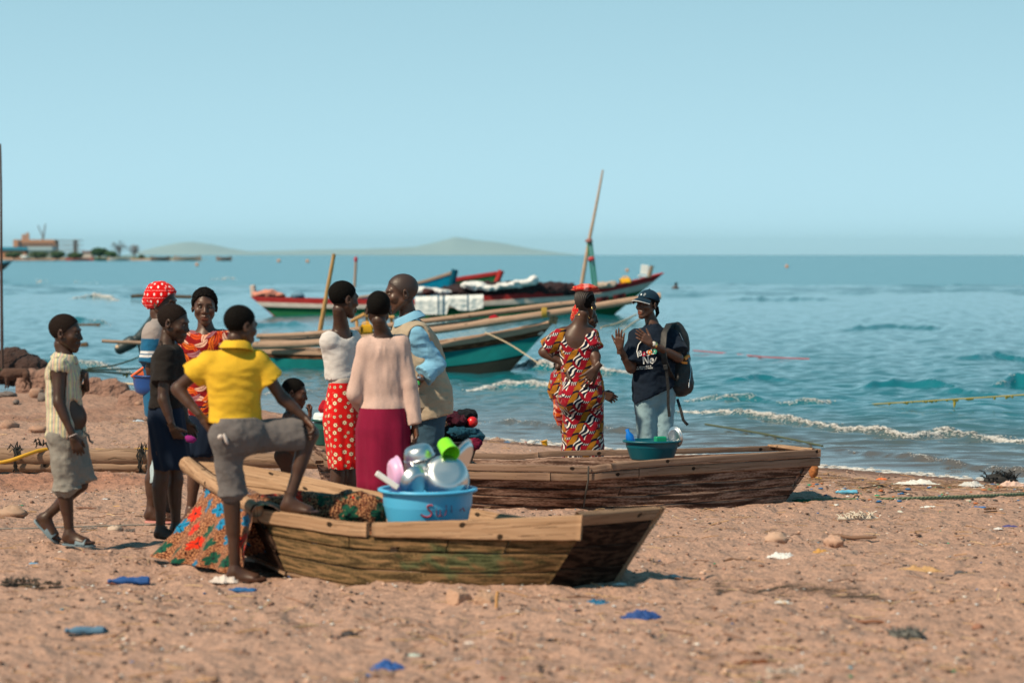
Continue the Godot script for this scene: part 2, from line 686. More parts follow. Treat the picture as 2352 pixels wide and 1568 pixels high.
# crest lines: [px, py, px, py ...] on the photograph, height, foam share
func breakers() -> Array:
	var raw := [
		[[1540, 940, 1700, 952, 1850, 975, 2000, 997, 2090, 1008, 2180, 1003, 2352, 1019, 2500, 1035], 0.10, 1.0],
		[[1560, 915, 1700, 918, 1800, 926, 1890, 926, 1930, 920], 0.09, 0.35],
		[[1880, 1031, 2000, 1044, 2120, 1058, 2230, 1072, 2352, 1086, 2500, 1100], 0.06, 0.2],
		[[1150, 845, 1220, 850, 1300, 855, 1400, 860, 1470, 858], 0.16, 1.0],
		[[1060, 893, 1150, 889, 1250, 895, 1330, 905, 1400, 915], 0.09, 0.9],
		[[1050, 968, 1180, 973, 1300, 985, 1420, 990, 1560, 1005], 0.05, 0.05],
		[[1960, 895, 2070, 888, 2180, 893, 2260, 905], 0.13, 0.0],
		[[2270, 893, 2330, 885, 2420, 887, 2550, 890], 0.22, 0.25],
		[[2180, 832, 2290, 825, 2420, 830], 0.12, 0.0],
		[[600, 905, 680, 909, 740, 912], 0.07, 0.5],
		[[250, 795, 330, 790, 420, 800], 0.12, 0.5],
		[[-60, 835, 60, 832, 160, 838, 260, 852, 340, 858], 0.10, 0.35],
		[[150, 690, 215, 686, 270, 690], 0.22, 0.9],
		[[10, 652, 70, 649, 130, 652, 230, 650], 0.26, 0.35],
		[[480, 645, 510, 644, 545, 645], 0.24, 0.6],
		[[100, 745, 190, 742, 260, 748], 0.17, 0.1],
		[[250, 680, 330, 681, 420, 680], 0.2, 0.0],
		[[1650, 875, 1760, 868, 1850, 872], 0.09, 0.0],
		[[2140, 905, 2260, 912, 2352, 917], 0.08, 0.0],
		[[520, 755, 640, 750, 720, 754], 0.14, 0.0],
		[[1640, 690, 1800, 686, 1960, 690], 0.18, 0.0],
		[[1900, 760, 2050, 754, 2200, 760], 0.13, 0.0],
		[[1850, 655, 2060, 652, 2300, 656], 0.22, 0.0],
	]
	var out := []
	for r in raw:
		var t := []
		var z0 := 1e9
		var z1 := 0.0
		for i in range(0, r[0].size(), 2):
			var p := W(r[0][i], r[0][i + 1])
			t.append(p.x)
			t.append(-p.z)
			z0 = minf(z0, -p.z)
			z1 = maxf(z1, -p.z)
		out.append({"t": t, "z0": z0, "z1": z1, "x0": t[0], "x1": t[-2], "h": r[1], "foam": r[2], "k": maxf(0.7, z0 / 32.0)})
	return out

func wave(x: float, z: float, br: Array) -> float:
	var off := clampf((z - shore(x)) / 8.0, 0.0, 1.0)
	var far := clampf(z / 60.0, 0.5, 2.2)
	var h := (0.04 + 0.072 * off) * far * nz.get_noise_2d(x * 0.24 / far, z * 1.05 / far) + (0.011 + 0.021 * off) * nz2.get_noise_2d(x * 1.1, z * 4.0)
	for b in br:
		if z < b.z0 - 1.0 * b.k or z > b.z1 + 3.0 * b.k or x < b.x0 or x > b.x1:
			continue
		var t: float = (z - tab(x, b.t) - 0.25 * nz2.get_noise_2d(x * 1.3, 7.0)) / b.k
		var w := 0.10 if t < 0.0 else 0.55
		var e: float = minf((x - b.x0), (b.x1 - x)) / maxf(0.3 * (b.x1 - b.x0), 0.01)
		h += b.h * exp(-t * t / (w * w) * 0.6) * smoothstep(0.0, 1.0, e) * (0.8 + 0.5 * nz.get_noise_2d(x * 1.7, 31.0))
	return h * clampf((z - shore(x) + 0.3) / 1.5, 0.08, 1.0)

func water() -> void:
	var br := breakers()
	var mb := MB.new()
	var rows := PackedFloat32Array()
	var z := 17.0
	while z < 170.0:
		rows.append(z)
		z += maxf(0.055, z * z * 0.000075)
	rows.append(170.0)
	var n := 420
	for q in rows:
		for i in n + 1:
			var x: float = (float(i) / n * 2.0 - 1.0) * (0.235 * q + 1.2)
			var dd := q - shore(x)
			var y := wave(x, q, br) if dd > -0.6 else -0.05
			var deep := clampf(dd / 26.0, 0.0, 1.0)
			mb.ink = Color(0.105, 0.085, 0.075).lerp(Color(0.010, 0.14, 0.18), smoothstep(0.0, 0.55, deep))
			if dd < 1.2:
				mb.ink = Color(0.17, 0.125, 0.10).lerp(mb.ink, clampf(dd / 1.2, 0, 1))
			mb.put(Vector3(x, y, -q), Vector2(x, q))
	for r in rows.size() - 1:
		for i in n:
			var a := r * (n + 1) + i
			mb.quad(a, a + n + 1, a + n + 2, a + 1)
	# open lake: from the near sheet's far edge and sides to the horizon
	mb.ink = Color(0.010, 0.14, 0.18)
	var wn := NoiseTexture2D.new()
	wn.noise = FastNoiseLite.new()
	wn.noise.seed = 8
	wn.noise.frequency = 0.012
	wn.noise.fractal_octaves = 4
	wn.width = 512
	wn.height = 512
	wn.seamless = true
	wn.as_normal_map = true
	wn.bump_strength = 6.0
	var wm := mat("water", Color(1, 1, 1), 0.12, {"vc": true, "spec": 0.42})
	wm.normal_enabled = true
	wm.normal_texture = wn
	wm.normal_scale = 0.3
	wm.uv1_scale = Vector3(0.12, 0.55, 1)
	struct("lake_water", mb, wm)
	var fb := MB.new()
	fb.ink = Color(0.008, 0.16, 0.21)
	var last := 0.235 * 170.0 + 1.2
	for q in [170.0, 260.0, 420.0, 800.0, 1800.0, 4500.0, 27000.0]:
		for i in 41:
			var x: float = (float(i) / 40 * 2.0 - 1.0) * last * q / 170.0
			fb.put(Vector3(x, 0, -q), Vector2(x, q))
	for r in 6:
		for i in 40:
			var a: int = r * 41 + i
			fb.quad(a, a + 41, a + 42, a + 1)
	for s in [-1.0, 1.0]:   # beside the near sheet
		var o := fb.v.size()
		for q in [17.0, 170.0, 800.0]:
			var w: float = 0.235 * q + 1.2 if q < 171 else last * q / 170.0
			fb.put(Vector3(s * w, -0.03 if q < 100 else 0.0, -q), Vector2(s * w, q))
			fb.put(Vector3(s * (w + 1200.0), 0.0, -q), Vector2(s * (w + 1200.0), q))
		for k in 2:
			fb.quad(o + 2 * k, o + 2 * k + 1, o + 2 * k + 3, o + 2 * k + 2)
	var fm := wm.duplicate()
	fm.uv1_scale = Vector3(0.05, 0.05, 1)
	fm.normal_scale = 0.45
	fm.roughness = 0.2
	struct("open_lake_water", fb, fm)
	# white water along the breaking crests
	var tf := []
	var cols := []
	for b in br:
		if b.foam <= 0.0:
			continue
		var L: float = b.x1 - b.x0
		var k := int(L * 1500.0 * b.foam / b.k)
		for i in k:
			var u := rng.randf()
			var x: float = b.x0 + L * u
			var edge := smoothstep(0.0, 0.12, u) * smoothstep(1.0, 0.88, u)
			if rng.randf() > edge * clampf(0.6 + 1.5 * nz.get_noise_2d(x * 1.1 / b.k, b.z0 * 3.0) * (1.5 - b.foam), 0.0, 1.0):
				continue
			var zc: float = tab(x, b.t) + 0.25 * nz2.get_noise_2d(x * 1.3, 7.0)
			var lace := rng.randf() < 0.4
			var zz: float = zc + b.k * (rng.randfn(-0.05, 0.045) if not lace else rng.randf_range(-0.35, 0.55) * rng.randf())
			var s: float = b.k * rng.randf_range(0.003, 0.0085) * (0.6 + 0.6 * b.foam) * (0.7 if lace else 1.0)
			var y := wave(x, zz, br)
			tf.append(Transform3D(Basis(Vector3.UP, rng.randf() * TAU).scaled(Vector3(s * 2.4, s * 0.7, s * 1.4)), Vector3(x, y + s * 0.1, -zz)))
			var w := rng.randf_range(0.40, 0.72)
			cols.append(Color(w, w * 0.98, w * 0.96))
	for i in 700:   # fizz at the edge of the sand
		var x := rng.randf_range(-2.0, 6.0)
		var zz := shore(x) + rng.randfn(0.1, 0.12)
		var s := rng.randf_range(0.006, 0.015)
		tf.append(Transform3D(Basis.IDENTITY.scaled(Vector3(s * 3, s * 0.5, s)), Vector3(x, maxf(wave(x, zz, br), gh(x, zz)) + 0.004, -zz)))
		cols.append(Color(0.6, 0.58, 0.56))
	var fo := MB.new()
	fo.ball(Vector3.ZERO, Vector3.ONE, 8, nz, 0.5)
	stuff("wave_foam", "white foam along the breaking wave crests near the shore", "foam", fo.mesh(), mat("foam", Color(1, 1, 1), 0.7, {"vc": true}), tf, cols)

# ---------------------------------------------------------------- people
var hand_cache := {}
var head_cache := {}
var foot_cache: MB
var hold := {}
const SKIN := Color(0.070, 0.034, 0.0225)

# a right hand, wrist at the origin, fingers along +Y, palm towards +Z, thumb at +X
func hand_shape(pose: String) -> MB:
	if hand_cache.has(pose):
		return hand_cache[pose]
	var curl: Array = {"relaxed": [0.45, 0.5, 0.55, 0.6, 0.35], "open": [0.14, 0.08, 0.12, 0.2, 0.05], "fist": [1.35, 1.45, 1.5, 1.5, 0.9], "spread": [0.30, 0.26, 0.28, 0.3, 0.1], "hold": [0.95, 1.0, 1.05, 1.1, 0.5], "drape": [0.75, 0.75, 0.75, 0.75, 0.4]}[pose]
	var fan: float = {"open": 0.10, "spread": 0.26, "fist": 0.0, "hold": 0.03}.get(pose, 0.06)
	var sd := SD.new(Vector3(-0.085, -0.05, -0.045), Vector3(0.10, 0.20, 0.13), 0.0042)
	sd.cone(Vector3(0, -0.045, 0), Vector3(0, 0.012, 0), 0.026, 0.027, 0.01, Vector3(0, 0, 1), 1.3)
	var bx := [0.030, 0.010, -0.010, -0.029]
	var ln := [0.072, 0.080, 0.074, 0.058]
	for i in 4:
		var b := Vector3(bx[i], [0.088, 0.092, 0.087, 0.078][i], 0.0)
		sd.cone(Vector3(bx[i] * 0.55, 0.012, 0), b, 0.0155, 0.0125, 0.012)
		var dir := Vector3(sin(fan * [1.0, 0.25, -0.4, -1.2][i]), cos(fan * [1.0, 0.25, -0.4, -1.2][i]), 0)
		var ang := 0.0
		for j in 3:
			ang += curl[i] * [0.75, 1.05, 0.75][j]
			var q: Vector3 = b + (dir * cos(ang) + Vector3(0, 0, 1) * sin(ang)) * ln[i] * [0.46, 0.31, 0.25][j]
			sd.cone(b, q, [0.0098, 0.009, 0.0082][j], [0.009, 0.0082, 0.007][j], 0.004)
			b = q
	var t: float = curl[4]
	var t0 := Vector3(0.020, 0.022, 0.006)
	var t1 := Vector3(0.046, 0.05, 0.012)
	var out := 0.55 if pose in ["open", "spread"] else 0.2
	var t2 := t1 + Vector3(out, 0.8, 0.3 + t).normalized() * 0.036
	var t3 := t2 + Vector3(out - 0.35 * t, 0.9 - 0.3 * t, 0.15 + 1.1 * t).normalized() * 0.028
	sd.cone(t0, t1, 0.016, 0.0125, 0.012)
	sd.cone(t1, t2, 0.0115, 0.010, 0.005)
	sd.cone(t2, t3, 0.010, 0.0075, 0.004)
	var mb := MB.new()
	sd.net(mb, func(p, n): return Color(1, 1, 1).lerp(Color(2.6, 2.3, 2.1), clampf(n.z * 1.4 - 0.35, 0.0, 1.0) * smoothstep(-0.01, 0.03, p.y)))
	hand_cache[pose] = mb
	return mb

# a foot: ankle over (0, .075, -.05), toes along +Z, sole at y 0
func foot_shape() -> MB:
	if foot_cache:
		return foot_cache
	var sd := SD.new(Vector3(-0.07, -0.02, -0.12), Vector3(0.07, 0.13, 0.19), 0.006)
	sd.cone(Vector3(0, 0.13, -0.052), Vector3(0, 0.07, -0.05), 0.034, 0.037, 0.02)
	sd.cone(Vector3(0, 0.032, -0.075), Vector3(0, 0.028, -0.02), 0.033, 0.034, 0.03)
	sd.cone(Vector3(0, 0.06, -0.045), Vector3(0.006, 0.026, 0.085), 0.038, 0.026, 0.03)
	sd.cone(Vector3(-0.012, 0.022, -0.02), Vector3(-0.022, 0.02, 0.075), 0.026, 0.022, 0.02)
	sd.cone(Vector3(0.012, 0.024, -0.02), Vector3(0.026, 0.021, 0.085), 0.026, 0.024, 0.02)
	for i in 5:
		var x: float = [0.034, 0.016, 0.001, -0.014, -0.028][i]
		sd.cone(Vector3(x, 0.016, 0.085), Vector3(x * 1.08, 0.013, [0.135, 0.138, 0.131, 0.120, 0.106][i]), 0.012, [0.013, 0.0095, 0.009, 0.0085, 0.008][i], 0.006)
	sd.cut(Vector3.ZERO, Vector3.DOWN)
	foot_cache = MB.new()
	sd.net(foot_cache, func(p, n): return Color(1, 1, 1).lerp(Color(2.8, 2.4, 2.2), clampf(0.7 - p.y / 0.02, 0.0, 1.0)))
	return foot_cache

# a head with its face: crown at .118, chin at -.12, facing +Z
func head_shape(kind: String) -> MB:
	if head_cache.has(kind):
		return head_cache[kind]
	var child := kind == "child"
	var man := kind == "man"
	var sd := SD.new(Vector3(-0.105, -0.19, -0.125), Vector3(0.105, 0.14, 0.14), 0.0055)
	sd.ell(Vector3(0, 0.033, -0.014), Vector3(0.075, 0.085, 0.097), 0.02)
	sd.ell(Vector3(0, -0.022, 0.026), Vector3(0.060 if child else 0.058, 0.076, 0.064), 0.03)
	var jw := 0.050 if man else 0.043
	for s in [-1.0, 1.0]:
		sd.cone(Vector3(s * jw, -0.052, 0.008), Vector3(s * 0.012, -0.100, 0.064), 0.020, 0.017, 0.03)
		sd.ell(Vector3(s * 0.041, -0.024, 0.060), Vector3(0.026, 0.024, 0.026), 0.02)
		sd.ell(Vector3(s * 0.077, -0.008, -0.010), Vector3(0.009, 0.033, 0.021), 0.006, Basis(Vector3.UP, s * 0.45))
		sd.ell(Vector3(s * 0.079, -0.004, -0.006), Vector3(0.007, 0.018, 0.010), 0.006, Basis(Vector3.UP, s * 0.45), true)
	sd.cone(Vector3(-0.034, 0.020, 0.078), Vector3(0.034, 0.020, 0.078), 0.014, 0.014, 0.02)
	for s in [-1.0, 1.0]:
		sd.ell(Vector3(s * 0.031, 0.004, 0.096), Vector3(0.019, 0.012, 0.016), 0.012, Basis.IDENTITY, true)
	sd.cone(Vector3(0, 0.010, 0.086), Vector3(0, -0.030, 0.104), 0.009, 0.013, 0.012)
	for s in [-1.0, 1.0]:
		sd.ell(Vector3(s * 0.014, -0.035, 0.093), Vector3(0.012, 0.009, 0.012), 0.006)
	sd.ell(Vector3(0, -0.066, 0.082), Vector3(0.030, 0.024, 0.018), 0.015)
	sd.cone(Vector3(-0.019, -0.062, 0.091), Vector3(0.019, -0.062, 0.091), 0.007, 0.007, 0.004)
	sd.cone(Vector3(0, -0.061, 0.097), Vector3(0, -0.061, 0.096), 0.009, 0.009, 0.004)
	sd.cone(Vector3(-0.016, -0.077, 0.090), Vector3(0.016, -0.077, 0.090), 0.009, 0.009, 0.004)
	sd.cone(Vector3(-0.022, -0.0695, 0.106), Vector3(0.022, -0.0695, 0.106), 0.004, 0.004, 0.003, Vector3.ZERO, 1.0, 0, true)
	sd.ell(Vector3(0, -0.103, 0.068), Vector3(0.020, 0.017, 0.017), 0.02)
	sd.cone(Vector3(0, -0.05, -0.022), Vector3(0, -0.095, -0.030), 0.046 if man else 0.040, 0.042 if man else 0.036, 0.025)
	var mb := MB.new()
	sd.net(mb, func(p, n):
		var c := Color(1, 1, 1)
		var hd: float = -(p - Vector3(0, 0.072, 0.070)).dot(Vector3(0, -0.6, 0.8))
		if absf(p.x) < 0.074:
			c = c.lerp(Color(0.32, 0.32, 0.35), 0.85 * smoothstep(-0.022, 0.004, hd) * smoothstep(-0.10, -0.06, p.y))
		if p.z > 0.08:
			var lip := clampf(1.0 - absf(p.y + 0.078) / 0.011, 0.0, 1.0) * clampf(1.3 - absf(p.x) / 0.022, 0.0, 1.0)
			c = c.lerp(Color(2.1, 1.35, 1.35), minf(1.0, lip * 1.6))
			var up := clampf(1.0 - absf(p.y + 0.061) / 0.008, 0.0, 1.0) * clampf(1.3 - absf(p.x) / 0.022, 0.0, 1.0)
			c = c.lerp(Color(1.3, 0.9, 0.9), up)
		if p.z > 0.06:
			var brow := clampf(1.0 - absf(p.y - 0.024 + absf(absf(p.x) - 0.03) * 0.25) / 0.006, 0.0, 1.0) * clampf((0.03 - absf(absf(p.x) - 0.033)) / 0.008, 0.0, 1.0)
			c = c.lerp(Color(0.25, 0.22, 0.22), brow)
		return c)
	head_cache[kind] = mb
	return mb

func hair_shape(style: String) -> MB:
	if head_cache.has("hair" + style):
		return head_cache["hair" + style]
	var sd := SD.new(Vector3(-0.12, -0.11, -0.14), Vector3(0.12, 0.155, 0.12), 0.006)
	var g: float = {"short": 0.0035, "shaved": 0.0028, "curly": 0.011, "child": 0.004}.get(style, 0.006)
	sd.ell(Vector3(0, 0.033, -0.014), Vector3(0.075 + g, 0.085 + g, 0.097 + g), 0.01)
	sd.ell(Vector3(0, 0.0, 0.024), Vector3(0.055 + g, 0.07, 0.058 + g), 0.02)
	# hairline: forehead, temples round the ears, nape
	sd.cut(Vector3(0, 0.072, 0.070), Vector3(0, -0.60, 0.80))
	sd.ell(Vector3(0, -0.08, 0.085), Vector3(0.12, 0.105, 0.088), 0.004, Basis.IDENTITY, true)
	sd.cut(Vector3(0, -0.062, -0.05), Vector3(0, -1.0, 0.25))
	for s in [-1.0, 1.0]:
		sd.ell(Vector3(s * 0.085, -0.035, -0.004), Vector3(0.03, 0.05, 0.024), 0.004, Basis.IDENTITY, true)
	sd.rough(nz2, 0.001 if style == "shaved" else 0.003 if style != "curly" else 0.012, Vector3.ONE * (90.0 if style != "curly" else 55.0))
	var mb := MB.new()
	sd.net(mb, func(p, _n):
		var hd: float = -(p - Vector3(0, 0.072, 0.070)).dot(Vector3(0, -0.6, 0.8))
		var low: float = minf(hd, (p.y + 0.062) * 1.2)
		var g1 := nz.get_noise_3d(p.x * 130.0, p.y * 130.0, p.z * 130.0)
		var t := clampf(1.0 - low / 0.020 + g1 * 0.8, 0.0, 1.0)
		return (Color(1, 1, 1) * (1.0 + 0.9 * g1)).lerp(Color(3.4, 2.3, 2.0), 0.75 * t))
	head_cache["hair" + style] = mb
	return mb

func head_xf(h: Dictionary, z: float) -> Transform3D:
	var s: float = h.s
	var b := Basis(Vector3.UP, deg_to_rad(h.yaw)) * Basis(Vector3.RIGHT, deg_to_rad(h.get("pitch", 0.0))) * Basis(Vector3.BACK, deg_to_rad(h.get("roll", 0.0)))
	return Transform3D(b.scaled_local(Vector3.ONE * s), P(h.c[0], h.c[1], z + h.get("dz", 0.0)))

func hand_xf(at: Vector3, fingers: Vector3, palm: Vector3, s: float, left: bool) -> Transform3D:
	var f := fingers.normalized()
	var p := (palm - f * palm.dot(f)).normalized()
	var x := f.cross(p)
	return Transform3D(Basis((-x if left else x) * s, f * s, p * s), at)

# J: joints as points. Adds the limbs and torso to the grid; grow makes clothes of it
func torso(sd: SD, J: Dictionary, s: float, grow: float, wide := 1.0, belly := 0.0) -> void:
	var across: Vector3 = (J.shR - J.shL).normalized()
	var up: Vector3 = ((J.shL + J.shR) - (J.hipL + J.hipR)).normalized()
	var front := across.cross(up).normalized() * -1.0
	for e in [["shL", "hipL"], ["shR", "hipR"]]:
		var mid: Vector3 = (J.shL + J.shR) * 0.5
		var a: Vector3 = mid.lerp(J[e[0]], 0.42) - up * 0.075 * s
		var b: Vector3 = ((J.hipL + J.hipR) * 0.5).lerp(J[e[1]], 0.72) + up * 0.03 * s
		sd.cone(a, b, 0.098 * s * wide + grow, 0.092 * s * wide + grow, 0.07 * s)
	sd.cone(J.shL, J.shR, 0.052 * s + grow, 0.052 * s + grow, 0.06 * s)
	sd.cone((J.shL + J.shR) * 0.5 - up * 0.02 * s, J.neck + up * 0.02 * s, 0.088 * s + grow * 0.6, 0.048 * s + grow * 0.4, 0.05 * s)
	if belly > 0.0:
		sd.ell((J.hipL + J.hipR) * 0.5 + up * 0.13 * s + front * 0.05 * s, Vector3.ONE * (0.10 * s + belly), 0.06)

func arm(sd: SD, J: Dictionary, e: String, s: float, grow := 0.0, to := 2.0, slack := 0.0) -> void:
	var a: Vector3 = J["sh" + e]
	var b: Vector3 = J["el" + e]
	var c: Vector3 = J["wr" + e]
	if to <= 1.0:
		sd.cone(a, a.lerp(b, to), 0.050 * s + grow, 0.046 * s + grow + slack, 0.032 * s, Vector3.ZERO, 1.0, 1)
		return
	sd.cone(a, b, 0.047 * s + grow, 0.037 * s + grow, 0.045 * s if grow == 0.0 else 0.028 * s)
	if to >= 2.0:
		sd.cone(b, c, 0.037 * s + grow, 0.025 * s + grow + slack, 0.02 * s, Vector3.ZERO, 1.0, 1 if grow > 0.0 else 0)
		if grow == 0.0:
			sd.cone(b.lerp(c, 0.1), b.lerp(c, 0.45), 0.039 * s, 0.031 * s, 0.02 * s)
	else:
		sd.cone(b, b.lerp(c, to - 1.0), 0.037 * s + grow, 0.034 * s + grow + slack, 0.02 * s, Vector3.ZERO, 1.0, 1)

func leg(sd: SD, J: Dictionary, e: String, s: float) -> void:
	var a: Vector3 = J["hip" + e]
	var b: Vector3 = J["kn" + e]
	var c: Vector3 = J["an" + e]
	var back: Vector3 = J.get("calf", Vector3.ZERO)
	sd.cone(a, b, 0.080 * s, 0.052 * s, 0.05 * s)
	sd.cone(b, c, 0.050 * s, 0.034 * s, 0.03 * s)
	sd.cone(b.lerp(c, 0.16) + back * 0.018 * s, b.lerp(c, 0.5) + back * 0.012 * s, 0.048 * s, 0.036 * s, 0.03 * s)

func bounds(J: Dictionary, keys: Array, m: float) -> Array:
	var lo := Vector3.ONE * 1e6
	var hi := -lo
	for k in keys:
		if J.has(k):
			lo = lo.min(J[k])
			hi = hi.max(J[k])
	return [lo - Vector3.ONE * m, hi + Vector3.ONE * m]

func joints(z: float, raw: Dictionary) -> Dictionary:
	var J := {}
	for k in raw:
		J[k] = P(raw[k][0], raw[k][1], z + raw[k][2])
	return J

# builds the one-piece body with head, hands and feet; returns the person's node
func person(label: String, z: float, foot: Array, J: Dictionary, s: float, head: Dictionary, hands: Dictionary, feet: Dictionary, skin := SKIN, opt := {}) -> Node3D:
	var base := P(foot[0], foot[1], z)
	base.y = gh(base.x, z)
	var o := thing("person", label, "person", base, opt.get("group", ""))
	var bd := bounds(J, J.keys().filter(func(k): return k != "calf"), 0.17 * s + 0.03)
	var sd := SD.new(bd[0], bd[1], 0.0125)
	torso(sd, J, s, 0.0, opt.get("wide", 1.0), opt.get("belly", 0.0))
	for e in ["L", "R"]:
		if J.has("el" + e):
			arm(sd, J, e, s)
		if J.has("kn" + e):
			leg(sd, J, e, s)
	var hx := head_xf(head, z)
	var chin := hx * Vector3(0, -0.075, -0.026)
	sd.cone(J.neck - (chin - J.neck) * 0.1, chin, 0.051 * s, 0.047 * head.s, 0.03)
	for x in opt.get("extra", []):
		sd.ell(x[0], x[1], 0.06)
	var mb := MB.new()
	sd.net(mb, skin)
	mb.append(head_shape(head.get("kind", "child")), hx, skin)
	for e in hands:
		var h: Dictionary = hands[e]
		var at: Vector3 = J["wr" + e]
		var f: Vector3 = P(h.to[0], h.to[1], z + h.to[2]) - at
		mb.append(hand_shape(h.pose), hand_xf(at, f, h.palm, h.get("s", s * 0.98), e == "L"), skin)
	for e in feet:
		var f: Array = feet[e]
		var b := Basis(Vector3.UP, deg_to_rad(f[0])) * Basis(Vector3.RIGHT, deg_to_rad(f[1]))
		var fs := s * 0.97
		var xf := Transform3D(b.scaled_local(Vector3.ONE * fs), J["an" + e] - b * Vector3(0, 0.085, -0.05) * fs)
		mb.append(foot_shape(), xf, skin)
		o.set_meta("_foot" + e, xf)
	for i in mb.v.size():
		var q := mb.v[i]
		mb.col[i] *= 1.0 + 0.22 * nz.get_noise_3d(q.x * 9.0, q.y * 9.0, q.z * 9.0)
	part("body", mb, mat("skin", Color(1, 1, 1), 0.42, {"vc": true, "spec": 0.45}), o)
	# eyes
	var wm := mat("eye_white", srgb(125, 108, 98), 0.35)
	var im := mat("eye_iris", Color(0.012, 0.008, 0.007), 0.25)
	for sgn in [-1.0, 1.0]:
		var eb := MB.new()
		eb.ball(hx * Vector3(sgn * 0.031, 0.003, 0.0800), Vector3(0.0105, 0.0075, 0.0095) * head.s, 10)
		var eye := part("eye", eb, wm, o)
		var ib := MB.new()
		ib.ball(hx * Vector3(sgn * 0.031, 0.003, 0.0868), Vector3.ONE * 0.0052 * head.s, 8)
		part("iris", ib, im, eye)
	var hs: String = head.get("hair", "")
	if hs:
		var hb := MB.new()
		hb.append(hair_shape(hs), hx)
		part("hair", hb, mat("cropped_hair", Color(0.016, 0.0105, 0.009), 0.85, {"spec": 0.2, "vc": true}) if opt.get("cropped", false) else mat("short_hair", Color(0.0065, 0.0055, 0.005), 0.85, {"spec": 0.2, "vc": true}) if hs != "shaved" else mat("stubble", Color(0.045, 0.026, 0.021), 0.5), o)
	for k in o.get_meta_list():
		if str(k).begins_with("_foot"):
			hold[str(o.name) + str(k)] = o.get_meta(k)
			o.remove_meta(k)
	return o


func foot_at(o: Node3D, e: String) -> Transform3D:
	return hold[str(o.name) + "_foot" + e]

# a shirt, jacket or dress top grown from the torso
func top(o: Node3D, called: String, J: Dictionary, s: float, m: Material, opt: Dictionary) -> SD:
	var grow: float = opt.get("grow", 0.014)
	var bd := bounds(J, ["shL", "shR", "elL", "elR", "wrL", "wrR", "hipL", "hipR", "neck", "low"], 0.16 * s + grow + 0.02)
	var sd := SD.new(bd[0], bd[1], opt.get("cell", 0.012))
	torso(sd, J, s, grow, opt.get("wide", 1.0), opt.get("belly", 0.0))
	if J.has("low"):   # the cloth hangs straight down past the hips
		for e in ["hipL", "hipR"]:
			var a: Vector3 = J[e]
			sd.cone(((J.hipL + J.hipR) * 0.5).lerp(a, 0.7) + Vector3(0, 0.05, 0) * s, ((J.hipL + J.hipR) * 0.5).lerp(a, 0.75) + Vector3(0, J.low.y - a.y - 0.03, 0), 0.098 * s + grow, 0.10 * s + grow * 1.3, 0.05)
	for x in opt.get("extra", []):
		sd.ell(x[0], x[1], 0.05)
	var hem: Vector3 = opt.get("hem", Vector3.ZERO)
	if hem != Vector3.ZERO:
		sd.cut(hem, opt.get("hemn", Vector3(0, -1, 0)))
	for e in ["L", "R"]:
		var to: float = opt.get("sleeve" + e, opt.get("sleeve", 0.0))
		if to > 0.0 and J.has("el" + e):
			arm(sd, J, e, s, grow, to, opt.get("slack", 0.01))
		elif to <= 0.0 and J.has("el" + e):
			sd.cone(J["sh" + e].lerp(J["el" + e], -0.05), J["el" + e], 0.052 * s, 0.05 * s, 0.015, Vector3.ZERO, 1.0, 0, true)
	sd.rough(nz, opt.get("crease", 0.010) * 0.8, opt.get("cs", Vector3(7, 11, 7)))
	var nk: Vector3 = J.neck
	var up: Vector3 = opt.get("neckn", Vector3(0, 1, 0))
	sd.cone(nk - up * 0.03 * s, nk + up * 0.12 * s, opt.get("neckr", 0.045) * s, 0.075 * s, 0.01, Vector3.ZERO, 1.0, 0, true)
	sd.cut(nk + up * opt.get("necky", 0.036) * s, up)
	for x in opt.get("less", []):
		sd.ell(x[0], x[1], 0.015, x[2] if x.size() > 2 else Basis.IDENTITY, true)
	var mb := MB.new()
	sd.net(mb, opt.get("paint", null))
	part(called, mb, m, o)
	return sd

func trousers(o: Node3D, called: String, J: Dictionary, s: float, m: Material, opt: Dictionary) -> void:
	var grow: float = opt.get("grow", 0.02)
	var to: Dictionary = opt.to
	var bd := bounds(J, ["hipL", "hipR", "knL", "knR", "anL", "anR"], 0.17 * s + grow)
	var sd := SD.new(bd[0], bd[1], 0.012)
	var mid: Vector3 = (J.hipL + J.hipR) * 0.5
	var wst: Vector3 = opt.waist
	for e in ["L", "R"]:
		var a: Vector3 = J["hip" + e]
		var b: Vector3 = J["kn" + e]
		var c: Vector3 = J["an" + e]
		sd.cone(mid.lerp(a, 0.8), mid.lerp(a, 0.55) + (wst - mid), 0.088 * s + grow, 0.088 * s + grow * 0.6, 0.05)
		var t: float = to[e]
		if t <= 1.0:
			sd.cone(a, a.lerp(b, t), 0.088 * s + grow, 0.062 * s + grow + opt.get("flare", 0.012), 0.04, Vector3.ZERO, 1.0, 1)
		else:
			sd.cone(a, b, 0.086 * s + grow, 0.058 * s + grow, 0.04)
			sd.cone(b, b.lerp(c, t - 1.0), 0.057 * s + grow, lerpf(0.055, 0.036, t - 1.0) * s + grow + opt.get("flare", 0.008), 0.03, Vector3.ZERO, 1.0, 1)
	for x in opt.get("extra", []):
		sd.ell(x[0], x[1], 0.05)
	sd.rough(nz, opt.get("crease", 0.010), Vector3(8, 9, 8))
	sd.cut(wst, opt.get("waistn", Vector3(0, 1, 0)))
	var mb := MB.new()
	sd.net(mb, opt.get("paint", null))
	part(called, mb, m, o)

